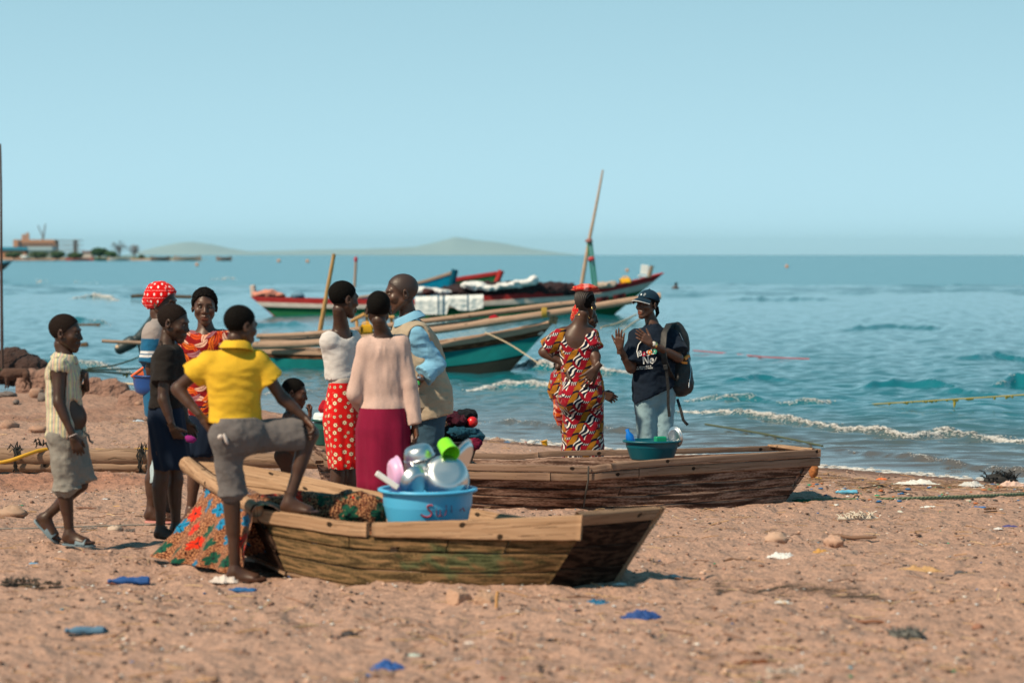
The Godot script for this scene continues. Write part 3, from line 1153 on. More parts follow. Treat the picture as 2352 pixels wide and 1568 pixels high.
# rings: [[centre, rx, rz], ...] from waist to hem; folds deepen downwards
func skirt(o: Node3D, called: String, rings: Array, m: Material, folds: int, deep: float, seed_at := 0.0, yaw := 0.0) -> void:
	var rows := []
	var n := 72
	var sub := 7
	for i in rings.size() - 1:
		for j in sub if i < rings.size() - 2 else sub + 1:
			var t := float(j) / sub
			var all := (i + t) / (rings.size() - 1)
			var c: Vector3 = rings[i][0].lerp(rings[i + 1][0], t)
			var rx: float = lerpf(rings[i][1], rings[i + 1][1], t)
			var rz: float = lerpf(rings[i][2], rings[i + 1][2], t)
			var ring := []
			for k in n:
				var a := TAU * k / n
				var f := 1.0 + deep * all * (sin(a * folds + seed_at + 1.3 * sin(a * 2.0)) * 0.6 + 0.8 * nz.get_noise_2d(cos(a) * 2.0 + seed_at, sin(a) * 2.0 + all))
				var q := Vector3(cos(a) * rx * f, 0, -sin(a) * rz * f).rotated(Vector3.UP, yaw)
				q.y = 0.012 * all * nz.get_noise_2d(a * 2.0, seed_at)
				ring.append(c + q)
			rows.append(ring)
	var last := []
	for k in n:   # turned hem
		last.append(rows[-1][k].lerp(rings[-1][0], 0.10) + Vector3(0, 0.012, 0))
	rows.append(last)
	var mb := MB.new()
	mb.sheet(rows, true)
	part(called, mb, m, o)

func sandal(o: Node3D, xf: Transform3D, m: Material, strap_m: Material, thong: bool) -> void:
	var outl := [[0.0, -0.098], [0.030, -0.088], [0.038, -0.05], [0.034, 0.0], [0.044, 0.07], [0.046, 0.12], [0.022, 0.155], [-0.012, 0.15], [-0.036, 0.115], [-0.042, 0.06], [-0.034, 0.0], [-0.036, -0.05], [-0.028, -0.088]]
	var mb := MB.new()
	var rows := []
	for y in [-0.018, -0.016, -0.003, 0.001]:
		var r := []
		for q in outl:
			var k := 0.96 if y in [-0.018, 0.001] else 1.04
			r.append(xf * Vector3(q[0] * k, y, q[1] * k))
		rows.append(r)
	mb.sheet(rows, true)
	mb.fan(rows[0], xf * Vector3(0, -0.018, 0.03), true)
	mb.fan(rows[-1], xf * Vector3(0, 0.001, 0.03))
	var sh := part("sandal", mb, m, o)
	var st := MB.new()
	if thong:
		for sg in [-1.0, 1.0]:
			st.tube([xf * Vector3(0.004, 0.006, 0.112), xf * Vector3(0.006, 0.036, 0.095), xf * Vector3(sg * 0.026, 0.042, 0.06), xf * Vector3(sg * 0.043, 0.0, 0.015)], [0.006, 0.008, 0.009, 0.008], 6)
	else:
		var rr := []
		for zz in [0.02, 0.022, 0.06, 0.098, 0.1]:
			var r := []
			for k in 9:
				var a := PI * k / 8
				var g := 0.004 if zz in [0.022, 0.06, 0.098] else 0.0
				r.append(xf * Vector3(cos(a) * (0.044 + g), sin(a) * (0.052 + g - 0.16 * (zz - 0.02)), zz))
			rr.append(r)
		st.sheet(rr)
	part("strap", st, strap_m, sh)

# ---------------------------------------------------------------- printed cloths
func cloths() -> void:
	paint_tex("stripes", 256, func(u, v):
		var x := fmod(u * 4.0, 1.0)
		var c := Color(0.80, 0.78, 0.68)
		if x < 0.10: c = Color(0.36, 0.45, 0.52)
		elif x > 0.22 and x < 0.42: c = Color(0.83, 0.68, 0.62)
		elif x > 0.50 and x < 0.56: c = Color(0.45, 0.53, 0.56)
		elif x > 0.66 and x < 0.82: c = Color(0.85, 0.82, 0.60)
		return c * (0.94 + 0.10 * nz.get_noise_2d(u * 40.0, v * 14.0)))
	# crimson wax print: mustard wedges, navy and white slashes
	paint_tex("waxprint", 384, func(u, v):
		var w := 0.075 * sin(TAU * (u * 2.0 + v)) + 0.02 * sin(TAU * (v * 4.0 - u))
		var a := fposmod(u * 2.0 + v * 1.0 + w, 1.0)
		var b := fposmod(v * 3.0 - u * 1.0 + w * 2.0, 1.0)
		var c := Color(0.56, 0.05, 0.13)
		if a < 0.36:
			var t := fposmod(b + 0.3 * a, 1.0)
			c = Color(0.70, 0.46, 0.10)
			if absf(sin(u * 150.0 + v * 60.0)) < 0.30 or absf(sin(u * 70.0 - v * 140.0)) < 0.25:
				c = Color(0.33, 0.19, 0.06)
			if t > 0.80: c = Color(0.05, 0.08, 0.16)
		elif a < 0.62:
			var q := fposmod((a - 0.36) / 0.26 * 2.2 + b * 1.0, 1.0)
			c = Color(0.05, 0.08, 0.18) if q < 0.60 else Color(0.90, 0.86, 0.82)
			if b > 0.78: c = Color(0.56, 0.05, 0.13)
		elif b < 0.22:
			c = Color(0.92, 0.89, 0.87) if fposmod(a * 9.0, 1.0) < 0.3 else Color(0.05, 0.08, 0.18)
		return c)
	paint_tex("leafprint", 256, func(u, v):
		var c := Color(0.50, 0.06, 0.08)
		for i in 26:
			var cx := fposmod(i * 0.381966 + 0.13, 1.0)
			var cy := fposmod(i * 0.723 + 0.31, 1.0)
			var dx := fposmod(u - cx + 0.5, 1.0) - 0.5
			var dy := fposmod(v - cy + 0.5, 1.0) - 0.5
			var t := i * 1.9
			var x := dx * cos(t) + dy * sin(t)
			var y := -dx * sin(t) + dy * cos(t) + 2.2 * x * x
			var e := pow(x / 0.17, 2.0) + pow(y / 0.055, 2.0)
			if e < 1.0:
				c = [Color(0.86, 0.40, 0.10), Color(0.90, 0.72, 0.62), Color(0.80, 0.28, 0.10), Color(0.62, 0.42, 0.46)][i % 4]
				if absf(y) < 0.006 or absf(sin(x * 120.0)) < 0.16:
					c = Color(0.42, 0.08, 0.08)
		return c)
	paint_tex("redflowers", 256, func(u, v):
		var c := Color(0.80, 0.08, 0.09)
		for i in 16:
			var cx := fposmod((i % 4) * 0.25 + 0.125 * ((i / 4) % 2) + 0.05 * sin(i * 7.0), 1.0)
			var cy := fposmod((i / 4) * 0.25 + 0.06 * sin(i * 3.0), 1.0)
			var dx := fposmod(u - cx + 0.5, 1.0) - 0.5
			var dy := fposmod(v - cy + 0.5, 1.0) - 0.5
			var r := sqrt(dx * dx + dy * dy)
			var a := atan2(dy, dx)
			var R := (0.075 if i % 3 else 0.052) * (0.86 + 0.16 * sin(a * 6.0 + i))
			if r < 0.020: c = Color(0.10, 0.05, 0.06)
			elif r < R: c = Color(0.93, 0.86, 0.72)
			elif r < R + 0.012: c = Color(0.22, 0.10, 0.08)
		return c)
	paint_tex("wrapprint", 384, func(u, v):
		var g := nz.get_noise_2d(fposmod(u, 1.0) * 46.0, v * 46.0)
		var c := Color(0.36, 0.13, 0.08)
		if g > 0.08: c = Color(0.66, 0.48, 0.34)
		elif g < -0.22: c = Color(0.10, 0.06, 0.06)
		for i in 15:
			var cx := fposmod(i * 0.7549 + 0.07, 1.0)
			var cy := fposmod(i * 0.5698 + 0.2, 1.0)
			var dx := fposmod(u - cx + 0.5, 1.0) - 0.5
			var dy := fposmod(v - cy + 0.5, 1.0) - 0.5
			var r := sqrt(dx * dx + dy * dy)
			var a := atan2(dy, dx)
			var R := 0.098 * (0.55 + 0.45 * absf(sin(a * 2.5 + i * 1.7)))
			if r < R:
				c = [Color(0.05, 0.42, 0.58), Color(0.04, 0.26, 0.20), Color(0.74, 0.16, 0.06), Color(0.05, 0.40, 0.55), Color(0.05, 0.27, 0.20)][i % 5]
				if r < 0.016 or absf(sin(a * 2.5 + i * 1.7)) > 0.985: c = Color(0.04, 0.10, 0.12)
		return c)
	paint_tex("bandana", 128, func(u, v):
		var c := Color(0.80, 0.03, 0.05)
		for i in 9:
			var dx := fposmod(u - (i % 3) / 3.0 - 0.16 * ((i / 3) % 2) + 0.5, 1.0) - 0.5
			var dy := fposmod(v - (i / 3) / 3.0 + 0.5, 1.0) - 0.5
			if pow(dx / 0.045, 2) + pow(dy / 0.07, 2) < 1.0: c = Color(0.92, 0.85, 0.85)
		if absf(fposmod(v * 3.0, 1.0) - 0.5) < 0.05 and fposmod(u * 15.0, 1.0) < 0.4: c = Color(0.9, 0.8, 0.8)
		return c)
	paint_tex("headcloth", 128, func(u, v):
		var c := Color(0.70, 0.05, 0.09)
		if u < 0.3: c = Color(0.85, 0.68, 0.66) if fposmod(v * 14.0, 1.0) < 0.5 else Color(0.8, 0.2, 0.22)
		elif nz.get_noise_2d(u * 9.0, v * 9.0) > 0.34: c = Color(0.93, 0.80, 0.55)
		return c)
	paint_tex("denim", 128, func(u, v):
		var t := 0.9 + 0.12 * nz.get_noise_2d(u * 30.0, v * 30.0) + 0.05 * sin((u + v) * TAU * 32.0)
		return Color(t, t, t))
	paint_tex("washed", 256, func(u, v):
		var t := 0.92 + 0.07 * nz.get_noise_2d(u * 3.0, v * 3.0) + 0.04 * nz2.get_noise_2d(u * 60.0, v * 60.0)
		return Color(t, t, t))

func cloth(key: String, c: Color, opt := {}) -> StandardMaterial3D:
	var o := {"rim": 0.25, "spec": 0.25, "tex": texs["washed"], "tri": 1.6, "relief": noise_tex("weave", 6, 0.03, 3, 256), "deep": 0.07}
	o.merge(opt, true)
	return mat(key, c, 0.9, o)

func print_cloth(key: String, tex: String, sc: float) -> StandardMaterial3D:
	return mat(key, Color(1, 1, 1), 0.85, {"tex": texs[tex], "tri": sc, "rim": 0.2, "spec": 0.25})

# scarf or cap shell round the head, in the head's own axes
func headwear(o: Node3D, called: String, hx: Transform3D, m: Material, kind: String) -> Node3D:
	var sd := SD.new(Vector3(-0.13, -0.10, -0.18), Vector3(0.13, 0.17, 0.22), 0.007)
	sd.ell(Vector3(0, 0.036, -0.016), Vector3(0.086, 0.096, 0.108) if kind == "cap" else Vector3(0.092, 0.101, 0.115), 0.01)
	if kind == "scarf":
		sd.cone(Vector3(0, -0.02, -0.085), Vector3(0, -0.02, -0.10), 0.05, 0.035, 0.03)
		sd.cut(Vector3(0, 0.060, 0.065), Vector3(0, -0.55, 0.83))
		sd.cut(Vector3(0, -0.045, -0.03), Vector3(0, -0.93, 0.37))
		sd.rough(nz, 0.008, Vector3(26, 12, 26))
	else:
		sd.cut(Vector3(0, 0.042, 0.0), Vector3(0, -1.0, 0.16))
	var mb := MB.new()
	var q := MB.new()
	sd.net(q)
	mb.append(q, hx)
	var c := part(called, mb, m, o)
	if kind == "cap":
		var rows := []
		for j in 7:
			var t := j / 6.0
			var r := []
			for k in 15:
				var a := deg_to_rad(lerpf(-62, 62, k / 14.0))
				var rr := lerpf(0.084, 0.165, t) if true else 0.0
				var zz := cos(a) * lerpf(0.088, 0.178 - 0.02 * absf(sin(a)), t)
				r.append(hx * Vector3(sin(a) * lerpf(0.086, 0.098, t), 0.056 - 0.030 * t * t - 0.028 * absf(sin(a)) * sin(a) * signf(sin(a)), zz))
			rows.append(r)
		for j in 7:
			var r := []
			for p in rows[6 - j]:
				r.append(p - hx.basis.y.normalized() * 0.005)
			rows.append(r)
		var bb := MB.new()
		bb.sheet(rows)
		part("cap_brim", bb, m, c)
		var tr := MB.new()
		tr.tube(rows[6].map(func(p): return p - hx.basis.y.normalized() * 0.0025), 0.0036, 5)
		part("brim_piping", tr, mat("white_piping", Color(0.7, 0.7, 0.7), 0.7), c)
		var btn := MB.new()
		btn.ball(hx * Vector3(0, 0.133, -0.016), Vector3(0.009, 0.005, 0.009), 8)
		part("cap_button", btn, m, c)
		var lg := MB.new()   # the small pale badge and two lines of lettering
		for e in [[-0.020, 0.082, 0.017, 0.020], [0.012, 0.090, 0.028, 0.004], [0.012, 0.082, 0.030, 0.004], [0.010, 0.074, 0.026, 0.004]]:
			var zf := 0.110 * sqrt(maxf(0.02, 1.0 - pow((e[0] + 0.014) / 0.088, 2.0) - pow((e[1] - 0.036) / 0.098, 2.0)))
			lg.ball(hx * Vector3(e[0] + 0.014, e[1], zf - 0.016), Vector3(e[2] * 0.5, e[3] * 0.5, 0.0035), 8, null, 0.0, hx.basis.orthonormalized() * Basis(Vector3.RIGHT, -0.45))
		part("cap_badge", lg, mat("badge_white", Color(0.6, 0.68, 0.72), 0.7), c)
	return c

func collar(o: Node3D, J: Dictionary, s: float, m: Material, tilt: Vector3, r := 0.066) -> void:
	var mb := MB.new()
	var up: Vector3 = tilt.normalized()
	var x := up.cross(Vector3.BACK).normalized()
	var y := x.cross(up)
	var rows := []
	for e in [[0.0, -0.018], [-0.006, 0.020], [0.0, 0.027], [0.010, 0.020], [0.034, -0.022], [0.026, -0.026]]:
		var ring := []
		for k in 28:
			var a := TAU * k / 28
			ring.append(J.neck + up * (e[1] + 0.004 * sin(a * 2.0)) * s + (x * cos(a) + y * sin(a)) * (r + e[0]) * s)
		rows.append(ring)
	mb.sheet(rows, true)
	part("collar", mb, m, o)

func band(o: Node3D, called: String, at: Vector3, along: Vector3, r: float, w: float, m: Material) -> Node3D:
	var up := along.normalized()
	var x := up.cross(Vector3(0.3, 0.5, 0.8)).normalized()
	var y := x.cross(up)
	var rows := []
	for e in [[0.0, -0.5], [0.0025, -0.42], [0.003, 0.0], [0.0025, 0.42], [0.0, 0.5]]:
		var ring := []
		for k in 18:
			var a := TAU * k / 18
			ring.append(at + up * e[1] * w + (x * cos(a) + y * sin(a)) * (r + e[0]))
		rows.append(ring)
	var mb := MB.new()
	mb.sheet(rows, true)
	return part(called, mb, m, o)

func cast() -> void:
	striped_boy()
	tee_girl()
	bandana_woman()
	floral_girl()
	yellow_boy()
	toddler()
	white_top_girl()
	pink_top_girl()
	vest_man()
	dress_women()
	cap_woman()
	swimmer()

func striped_boy() -> void:
	var z := 13.9
	var s := 0.80
	var J := joints(z, {"shR": [134, 842, -0.10], "shL": [152, 838, 0.12], "elR": [133, 922, -0.15], "wrR": [167, 1004, -0.17], "elL": [172, 912, 0.15], "wrL": [198, 884, 0.04], "neck": [149, 820, 0.0],
		"hipR": [145, 1002, -0.06], "hipL": [156, 1002, 0.07], "knR": [150, 1120, -0.06], "anR": [158, 1221, -0.05], "knL": [184, 1112, 0.07], "anL": [108, 1184, 0.08], "low": [150, 1010, 0]})
	J.calf = Vector3(-1, 0, 0)
	var B := J.duplicate()
	B.erase("low")
	var head := {"c": [150, 764], "s": 0.90, "yaw": 82.0, "pitch": 4.0, "hair": "short"}
	var o := person("barefaced small boy in a striped sleeveless shirt and grey shorts, walking past the logs", z, [160, 1252], B, s, head,
		{"R": {"to": [186, 1052, -0.16], "pose": "relaxed", "palm": Vector3(-0.3, 0, -1)}, "L": {"to": [196, 850, -0.02], "pose": "fist", "palm": Vector3(-1, 0.1, 0)}}, {"R": [72.0, 2.0], "L": [78.0, 44.0]}, SKIN * 0.85, {"belly": 0.004, "cropped": true})
	var m := mat("striped_cotton", Color(1, 1, 1), 0.9, {"tex": texs["stripes"], "tri": 6.5, "rim": 0.2, "spec": 0.2})
	m.uv1_scale = Vector3(6.5, 2.0, 6.5)
	top(o, "sleeveless_shirt", J, s, m, {"grow": 0.017, "sleeve": 0.0, "hem": P(150, 1004, z), "crease": 0.014, "neckn": Vector3(0.25, 1, 0), "less": [[P(173, 950, z - 0.11), Vector3(0.032, 0.085, 0.10), Basis(Vector3.BACK, 0.25)], [P(178, 985, z - 0.11), Vector3(0.026, 0.05, 0.10)]]})
	collar(o, J, s, m, Vector3(0.25, 1, 0), 0.072)
	trousers(o, "shorts", B, s, cloth("grey_denim", Color(0.27, 0.25, 0.225)), {"grow": 0.020, "to": {"R": 1.02, "L": 0.98}, "waist": P(150, 985, z), "flare": 0.026, "crease": 0.016})
	var sm := mat("slate_rubber", Color(0.13, 0.19, 0.23), 0.6)
	sandal(o, foot_at(o, "R"), sm, sm, false)
	sandal(o, foot_at(o, "L"), sm, sm, false)
	band(o, "wrist_string", J.wrR + Vector3(0, 0.01, 0), J.wrR - J.elR, 0.028 * s, 0.006, mat("string", Color(0.5, 0.42, 0.4), 0.8))
	var tie := MB.new()
	tie.tube([P(190, 990, z - 0.12), P(202, 1000, z - 0.13), P(205, 1012, z - 0.12), P(213, 1017, z - 0.12)], [0.006, 0.007, 0.006, 0.008], 6)
	part("waist_cord", tie, mat("black_cord", Color(0.02, 0.025, 0.03), 0.8), o)

func tee_girl() -> void:
	var z := 14.4
	var s := 0.82
	var J := joints(z, {"shR": [379, 816, -0.10], "shL": [396, 810, 0.12], "elR": [374, 915, -0.14], "wrR": [396, 982, -0.17], "elL": [412, 905, 0.14], "wrL": [428, 968, 0.10], "neck": [382, 792, 0.0],
		"hipR": [374, 966, -0.06], "hipL": [388, 966, 0.08], "knR": [369, 1102, -0.05], "anR": [368, 1212, -0.05], "knL": [403, 1102, 0.08], "anL": [403, 1206, 0.08], "low": [384, 940, 0]})
	J.calf = Vector3(-1, 0, 0)
	var B := J.duplicate()
	B.erase("low")
	var o := person("barefoot child in a black T-shirt and navy skirt holding a small magenta pouch", z, [375, 1238], B, s, {"c": [398, 741], "s": 0.93, "yaw": 78.0, "pitch": 12.0, "hair": "short"},
		{"R": {"to": [414, 1012, -0.13], "pose": "hold", "palm": Vector3(0.2, 0.3, -1)}, "L": {"to": [440, 1000, 0.1], "pose": "relaxed", "palm": Vector3(0, 0, 1)}}, {"R": [62.0, 0.0], "L": [75.0, 0.0]}, SKIN * 0.85, {"cropped": true})
	top(o, "t_shirt", J, s, cloth("black_tee", Color(0.021, 0.017, 0.016)), {"grow": 0.014, "sleeve": 0.62, "hem": P(384, 936, z), "slack": 0.022, "crease": 0.014, "neckn": Vector3(0.25, 1, 0)})
	skirt(o, "skirt", [[P(379, 922, z), 0.098, 0.125], [P(380, 968, z), 0.112, 0.14], [P(398, 1076, z), 0.112, 0.15]], cloth("navy_cotton", Color(0.011, 0.020, 0.042)), 7, 0.10)
	var pm := MB.new()
	pm.ball(P(436, 1008, z - 0.14), Vector3(0.037, 0.022, 0.022), 12, nz, 0.3, Basis(Vector3.BACK, -0.2))
	solo("pouch", "small magenta pouch in the hand of the child in the black T-shirt", "pouch", pm, cloth("magenta_cloth", Color(0.30, 0.025, 0.20)))

func bandana_woman() -> void:
	var z := 15.8
	var s := 0.92
	var J := joints(z, {"shR": [354, 764, -0.12], "shL": [386, 756, 0.16], "elR": [347, 842, -0.14], "wrR": [352, 905, -0.08], "elL": [400, 850, 0.2], "wrL": [395, 920, 0.16], "neck": [371, 742, 0.0],
		"hipR": [366, 950, -0.07], "hipL": [380, 950, 0.10], "knR": [354, 1092, -0.06], "anR": [347, 1168, -0.06], "knL": [388, 1092, 0.06], "anL": [387, 1184, 0.02]})
	J.calf = Vector3(-1, 0, 0)
	var o := person("woman in a red dotted bandana and blue striped polo, carrying a basin at her side", z, [352, 1192], J, s, {"c": [371, 693], "s": 0.97, "yaw": 76.0, "pitch": 10.0, "hair": "short", "kind": "woman"},
		{"R": {"to": [350, 935, -0.05], "pose": "relaxed", "palm": Vector3(-1, 0, 0.2)}}, {"R": [80.0, 0.0], "L": [70.0, 0.0]})
	var y1: float = P(350, 776, z).y
	var y2: float = P(350, 804, z).y
	var y3: float = P(350, 808, z).y
	var y4: float = P(350, 812, z).y
	var y5: float = P(350, 817, z).y
	var k := {"grow": 0.024, "sleeve": 0.9, "hem": P(370, 955, z), "slack": 0.02, "cell": 0.008, "crease": 0.008, "paint": func(p, _n):
		var grey := Color(0.36, 0.31, 0.30)
		var blue := Color(0.012, 0.12, 0.25)
		return grey if p.y > y1 else blue if p.y > y2 else Color(0.75, 0.74, 0.76) if p.y > y3 else blue if p.y > y4 else Color(0.75, 0.74, 0.76) if p.y > y5 else blue}
	top(o, "polo_shirt", J, s, cloth("striped_polo", Color(1, 1, 1), {"vc": true}), k)
	skirt(o, "wrapper_skirt", [[P(380, 940, z), 0.10, 0.15], [P(380, 1000, z), 0.10, 0.16], [P(373, 1104, z), 0.095, 0.16]], mat("pale_batik", Color(0.45, 0.58, 0.64), 0.9, {"tex": texs["washed"], "tri": 5.0}), 5, 0.10, 2.0)
	headwear(o, "bandana", head_xf({"c": [371, 693], "s": 0.97, "yaw": 76.0, "pitch": 10.0}, z), print_cloth("bandana_cotton", "bandana", 7.0), "scarf")
	var sm := mat("pink_rubber", Color(0.62, 0.27, 0.24), 0.6)
	sandal(o, foot_at(o, "R"), sm, sm, true)
	sandal(o, foot_at(o, "L"), sm, sm, true)
	# the basin at her hip with the orange crate in it
	var c := P(352, 900, z - 0.02)
	var b := thing("basin", "blue plastic basin carried by the woman in the red bandana", "basin", c)
	var mb := MB.new()
	mb.lathe([Vector2(0.001, -0.018), Vector2(0.085, -0.018), Vector2(0.115, 0.0), Vector2(0.128, 0.04), Vector2(0.136, 0.105), Vector2(0.146, 0.105), Vector2(0.147, 0.112), Vector2(0.133, 0.115), Vector2(0.125, 0.05), Vector2(0.11, 0.008), Vector2(0.001, -0.01)], 36, Transform3D(Basis.IDENTITY, c))
	part("bowl", mb, mat("blue_plastic", Color(0.012, 0.075, 0.29), 0.35), b)
	var cr := thing("crate", "bright orange plastic crate tilted in the blue basin", "crate", c + Vector3(0, 0.1, 0))
	var om := mat("orange_plastic", Color(0.85, 0.16, 0.05), 0.4)
	var xf := Transform3D(Basis(Vector3.BACK, 0.62), c + Vector3(-0.012, 0.125, 0.0))
	for e in [[Vector3(0, -0.03, 0), Vector3(0.20, 0.008, 0.15)], [Vector3(-0.10, 0.01, 0), Vector3(0.008, 0.09, 0.15)], [Vector3(0.10, 0.01, 0), Vector3(0.008, 0.09, 0.15)], [Vector3(0, 0.01, -0.075), Vector3(0.19, 0.09, 0.008)], [Vector3(0, 0.01, 0.075), Vector3(0.19, 0.09, 0.008)]]:
		var w := MB.new()
		w.box(xf * Transform3D(Basis.IDENTITY, e[0]), e[1], 0.003)
		part("crate_side", w, om, cr, false)
	var rim := MB.new()
	for e in [[Vector3(0, 0.055, 0.078), Vector3(0.225, 0.016, 0.012)], [Vector3(0, 0.055, -0.078), Vector3(0.225, 0.016, 0.012)], [Vector3(0.106, 0.055, 0), Vector3(0.012, 0.016, 0.143)], [Vector3(-0.106, 0.055, 0), Vector3(0.012, 0.016, 0.143)]]:
		rim.box(xf * Transform3D(Basis.IDENTITY, e[0]), e[1], 0.004)
	part("crate_rim", rim, om, cr, false)

func floral_girl() -> void:
	var z := 15.4
	var s := 0.86
	var J := joints(z, {"shR": [435, 780, 0.0], "shL": [511, 774, 0.02], "elR": [424, 860, 0.03], "wrR": [430, 930, -0.02], "elL": [522, 858, 0.04], "wrL": [514, 930, 0.0], "neck": [472, 758, 0.01],
		"hipR": [452, 945, 0.0], "hipL": [488, 945, 0.0], "knR": [448, 1065, -0.02], "anR": [438, 1168, 0.0], "knL": [482, 1065, -0.02], "anL": [478, 1175, 0.0], "low": [470, 960, 0]})
	J.calf = Vector3(0, 0, -1)
	var B := J.duplicate()
	B.erase("low")
	var o := person("girl in an orange leaf-print blouse who looks towards the camera", z, [460, 1190], B, s, {"c": [469, 704], "s": 0.96, "yaw": 9.0, "pitch": 2.0, "hair": "curly"},
		{"R": {"to": [432, 960, -0.03], "pose": "relaxed", "palm": Vector3(1, 0, 0)}, "L": {"to": [510, 960, 0], "pose": "relaxed", "palm": Vector3(-1, 0, 0)}}, {"R": [-5.0, 0.0], "L": [10.0, 0.0]}, SKIN * 1.35)
	top(o, "blouse", J, s, print_cloth("leaf_print", "leafprint", 3.6), {"grow": 0.018, "sleeve": 0.55, "slack": 0.03, "hem": P(470, 962, z), "neckr": 0.085, "necky": 0.0, "crease": 0.016})
	skirt(o, "wrap_skirt", [[P(470, 930, z), 0.135, 0.12], [P(466, 980, z), 0.15, 0.13], [P(455, 1046, z), 0.115, 0.13]], cloth("navy_cotton", Color(0.011, 0.020, 0.042)), 6, 0.10, 1.0)

func yellow_boy() -> void:
	var z := 12.25
	var s := 0.82
	var J := joints(z, {"shL": [480, 832, 0.0], "shR": [590, 830, 0.03], "elL": [406, 892, 0.05], "wrL": [466, 962, -0.02], "elR": [648, 914, 0.06], "wrR": [703, 962, 0.06], "neck": [546, 790, 0.02],
		"hipL": [521, 1002, 0.0], "hipR": [562, 1002, 0.05], "knL": [532, 1128, 0.0], "anL": [539, 1304, 0.02], "knR": [712, 995, 0.10], "anR": [664, 1146, 0.06], "low": [540, 972, 0]})
	J.calf = Vector3(-0.5, 0, 0.3)
	var B := J.duplicate()
	B.erase("low")
	var o := person("boy in a yellow polo seen from behind, one bare foot up on the canoe", z, [548, 1334], B, s, {"c": [552, 748], "s": 0.87, "yaw": 132.0, "pitch": 10.0, "hair": "short"},
		{"L": {"to": [490, 990, 0.0], "pose": "spread", "palm": Vector3(1, 0.3, 0.6)}, "R": {"to": [727, 990, 0.03], "pose": "drape", "palm": Vector3(-0.25, -0.9, 0.35)}}, {"L": [82.0, 0.0], "R": [82.0, 4.0]}, SKIN * 1.0)
	var ym := cloth("yellow_pique", Color(0.78, 0.47, 0.035))
	top(o, "polo_shirt", J, s, ym, {"grow": 0.013, "sleeveL": 0.50, "sleeveR": 0.55, "slack": 0.026, "hem": P(540, 969, z), "crease": 0.014, "cs": Vector3(3.6, 8, 3.6)})
	J.neck += Vector3(-0.004, -0.006, 0.018)
	collar(o, J, s, ym, Vector3(0.1, 1, -0.12), 0.076)
	trousers(o, "shorts", B, s, cloth("grey_twill", Color(0.155, 0.14, 0.14)), {"grow": 0.016, "to": {"L": 1.03, "R": 0.90}, "waist": P(542, 958, z), "flare": 0.016, "crease": 0.014, "extra": [[P(525, 1000, z - 0.05), Vector3(0.085, 0.09, 0.07)], [P(562, 998, z - 0.03), Vector3(0.085, 0.09, 0.07)]]})
	var tm := mat("pale_patch", Color(0.55, 0.48, 0.45), 0.9)
	for e in [[505, 1003, 0.016, 0.012, 0.5], [518, 1008, 0.010, 0.030, 0.35]]:
		var pb := MB.new()
		pb.ball(P(e[0], e[1], z - 0.137), Vector3(e[2], e[3], 0.012), 10, nz, 0.2, Basis(Vector3.BACK, e[4]))
		part("torn_patch", pb, tm, o)

func toddler() -> void:
	var z := 15.8
	var s := 0.55
	var J := joints(z, {"shR": [660, 956, -0.06], "shL": [680, 953, 0.08], "elR": [686, 990, -0.12], "wrR": [711, 952, -0.05], "elL": [698, 985, 0.12], "wrL": [712, 956, 0.06], "neck": [669, 940, 0.0],
		"hipR": [652, 1046, -0.05], "hipL": [662, 1046, 0.06], "knR": [672, 1112, -0.05], "anR": [656, 1180, -0.05], "knL": [682, 1112, 0.05], "anL": [666, 1180, 0.06]})
	J.calf = Vector3(-1, 0, 0)
	var o := person("bare-chested toddler with hands at the mouth behind the boy in yellow", z, [655, 1200], J, s, {"c": [676, 902], "s": 0.80, "yaw": 84.0, "pitch": 10.0, "hair": "short"},
		{"R": {"to": [717, 928, -0.03], "pose": "hold", "palm": Vector3(-1, 0.2, 0)}, "L": {"to": [716, 932, 0.03], "pose": "fist", "palm": Vector3(-1, 0, 0)}}, {"R": [80.0, 0.0], "L": [80.0, 0.0]}, SKIN * 1.3, {"belly": 0.03})
	trousers(o, "shorts", J, s, cloth("brown_shorts", Color(0.10, 0.055, 0.04)), {"grow": 0.008, "to": {"L": 0.6, "R": 0.6}, "waist": P(656, 1034, z), "flare": 0.005, "crease": 0.006})

